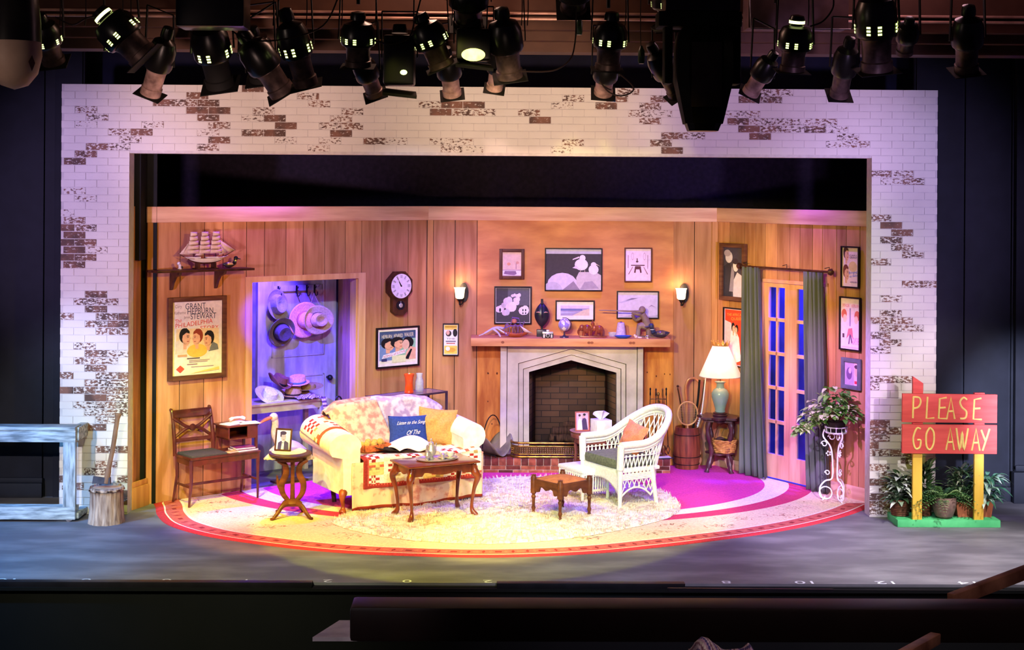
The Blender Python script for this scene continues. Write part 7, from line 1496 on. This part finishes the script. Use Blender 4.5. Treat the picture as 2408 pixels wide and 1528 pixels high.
for i, px in enumerate((140, 200, 287, 306, 642, 720, 803, 882, 1062, 1226, 1240, 1392, 1470, 1824, 1900)):
    cable('thin safety cable rising to the pipe above the spotlights', [(px, 60), (px+2, 20), (px+1, -66)], .004, gr='safety cables')
# pinkish equipment box hung under the beam
P = YP(1875, 0, -2.0); s_ = FOC/(-2.0-CY); t = thing('beam_box', 'pinkish-brown flat box with bright metal edging hung from the beam', 'box', P)
B().bb((-118/s_, -.05, -68/s_), (118/s_, .2, 90/s_), .004).build('box_body', mat('mauve_box', (112, 84, 86), .6, col2=(92, 68, 72)), t)
b = B(); b.tube([(-122/s_, -.06, 90/s_), (-112/s_, -.06, -70/s_), (122/s_, -.06, -70/s_)], .006, 6); b.build('metal_edge', STEEL, t)
b = B(); b.lathe([(.018, 0), (.024, .02), (.024, .09), (.014, .11), (.008, .13)], 14)
for px, py in ((1362, 82), (1508, 150)):
    b = B(); b.lathe([(.018, 0), (.024, .02), (.024, .09), (.014, .11), (.008, .13)], 14); tag(b.build('cable_connector', mat('green_connector', (60, 84, 60), .3), None, YP(px, py, -2.9)), 'small green plug connector hanging '+('under the beam conduits' if px < 1400 else 'beside the tapered moving light'), 'connector')

# ------------------------------------------------------------ pit and audience side
yb = -6.2; s_ = FOC/(yb-CY); z1 = YP(1600, 1403, yb+.2).z; z0 = YP(1600, 1512, yb).z; x0_ = YP(822, 1450, yb).x
t = thing('balcony_rail', 'long dark padded balcony rail running across below the stage', 'rail', (0, yb, 0))
b = B(); b.bb((x0_, 0, z0), (4.2, .2, z1), .02); b.build('rail_body', mat('dark_rail_wood', (26, 15, 13), .4, col2=(20, 11, 10), scale=3), t)
yq = -6.6; q0 = YP(735, 1498, yq-.1); q1 = YP(1055, 1498, yq-.1); b = B(); zt3 = z0-.012; b.prism([(GP(735, 1498, zt3).x, GP(735, 1498, zt3).y), (GP(1042, 1498, zt3).x, GP(1042, 1498, zt3).y), (GP(1010, 1458, zt3).x, GP(1010, 1458, zt3).y), (GP(798, 1458, zt3).x, GP(798, 1458, zt3).y)], .02, 'z', (0, 0, zt3-.01))
tag(b.build('side_ledge', mat('grey_ledge', (176, 160, 166), .5)), 'pale grey angled ledge under the end of the dark balcony rail', 'ledge')
yc = -7.3; t = thing('striped_cloth', 'lilac and white striped cloth heaped at the bottom edge of the frame', 'cloth', YP(1700, 1545, yc)); s_ = FOC/(yc-CY)
b = B()
def clf(u, v):
    x = (-72+150*u)/s_; prof = [0, 34, 46, 44, 34, 26, 16, 8, -2, -6, 4, 30, 8]; k = u*12; i = min(11, int(k)); h = prof[i]+(prof[i+1]-prof[i])*(k-i)
    return (x, .12*(2*v-1)+.01*sin(9*u), (h*sin(pi*v)**.7-4)/s_)
b.grid(clf, 60, 14, cf=lambda u, v: ((226, 206, 222), (150, 110, 130), (236, 222, 220), (206, 170, 200), (96, 84, 150))[int(u*34+v*7) % 5]); b.build('cloth', FAB, t, solid=.006, sharp=3)
HR = mat('brown_handrail', (176, 122, 96), .45, col2=(116, 72, 54), scale=5)
for a, e, y, lab in (((2236, 1411), (2430, 1338), -5.3, 'brown wooden handrail slanting up beside the apron edge'), ((2120, 1545), (2200, 1500), -6.9, 'short brown handrail end below the balcony rail')):
    P, Q = YP(*a, y), YP(*e, y+.5); tag(B().bar(P, Q, .05, .07 if y > -6 else .05, .006).build('handrail', HR), lab, 'handrail')
t = thing('stage_tread_strip', 'thin dark metal strip lying along the front edge of the stage', 'strip', (0, SF, 0))
for a, e, h in ((-.5, 735, 9), (1168, 1608, 8)):
    p, q = GP(a, 1370), GP(e, 1370); b = B(); b.bb((p.x-1.2 if a < 0 else p.x, -.06, -.03), (q.x, .012, .014), .003); b.build('strip', mat('metal_strip', (34, 30, 34), .4, .4), t)
for px, py, px2, py2, nm in ((1570, 1384, 1960, 1391, 0),):
    p = YP(1570, 1385, -2.5); q = YP(1960, 1388, -2.5); tag(B().bar(p, q, .02, .02).build('pit_conduit', mat('metal_strip', WHT)), 'thin grey conduit fixed to the black stage front', 'pipe')
GR_ = {'hat': 'hats in the vestibule and on the sofa', 'stage_spotlight': 'spotlights on the lighting pipe', 'fresnel_lamp': 'fresnel lamps on the lighting pipe', 'framed_poster': 'framed film posters', 'framed_picture': 'framed pictures', 'wall_sconce': 'pair of wall sconces',
       'throw_pillow': 'throw pillows', 'curtain': 'curtains at the french doors', 'book': 'books on the bench seat', 'notebook': 'notebooks on the bench desk', 'photo_frame': 'standing photo frames', 'teacup': 'teacups on the tray', 'hanging_cable': 'cables on the rig', 'cable_connector': 'green plugs on the rig', 'basket_plant': 'plants in wicker baskets', 'handrail': 'handrail pieces', 'conduit': 'conduits on the beam'}
for o in COL.objects:
    k_ = o.name.split('.')[0]
    if o.parent is None and k_ in GR_ and 'group' not in o: o['group'] = GR_[k_]
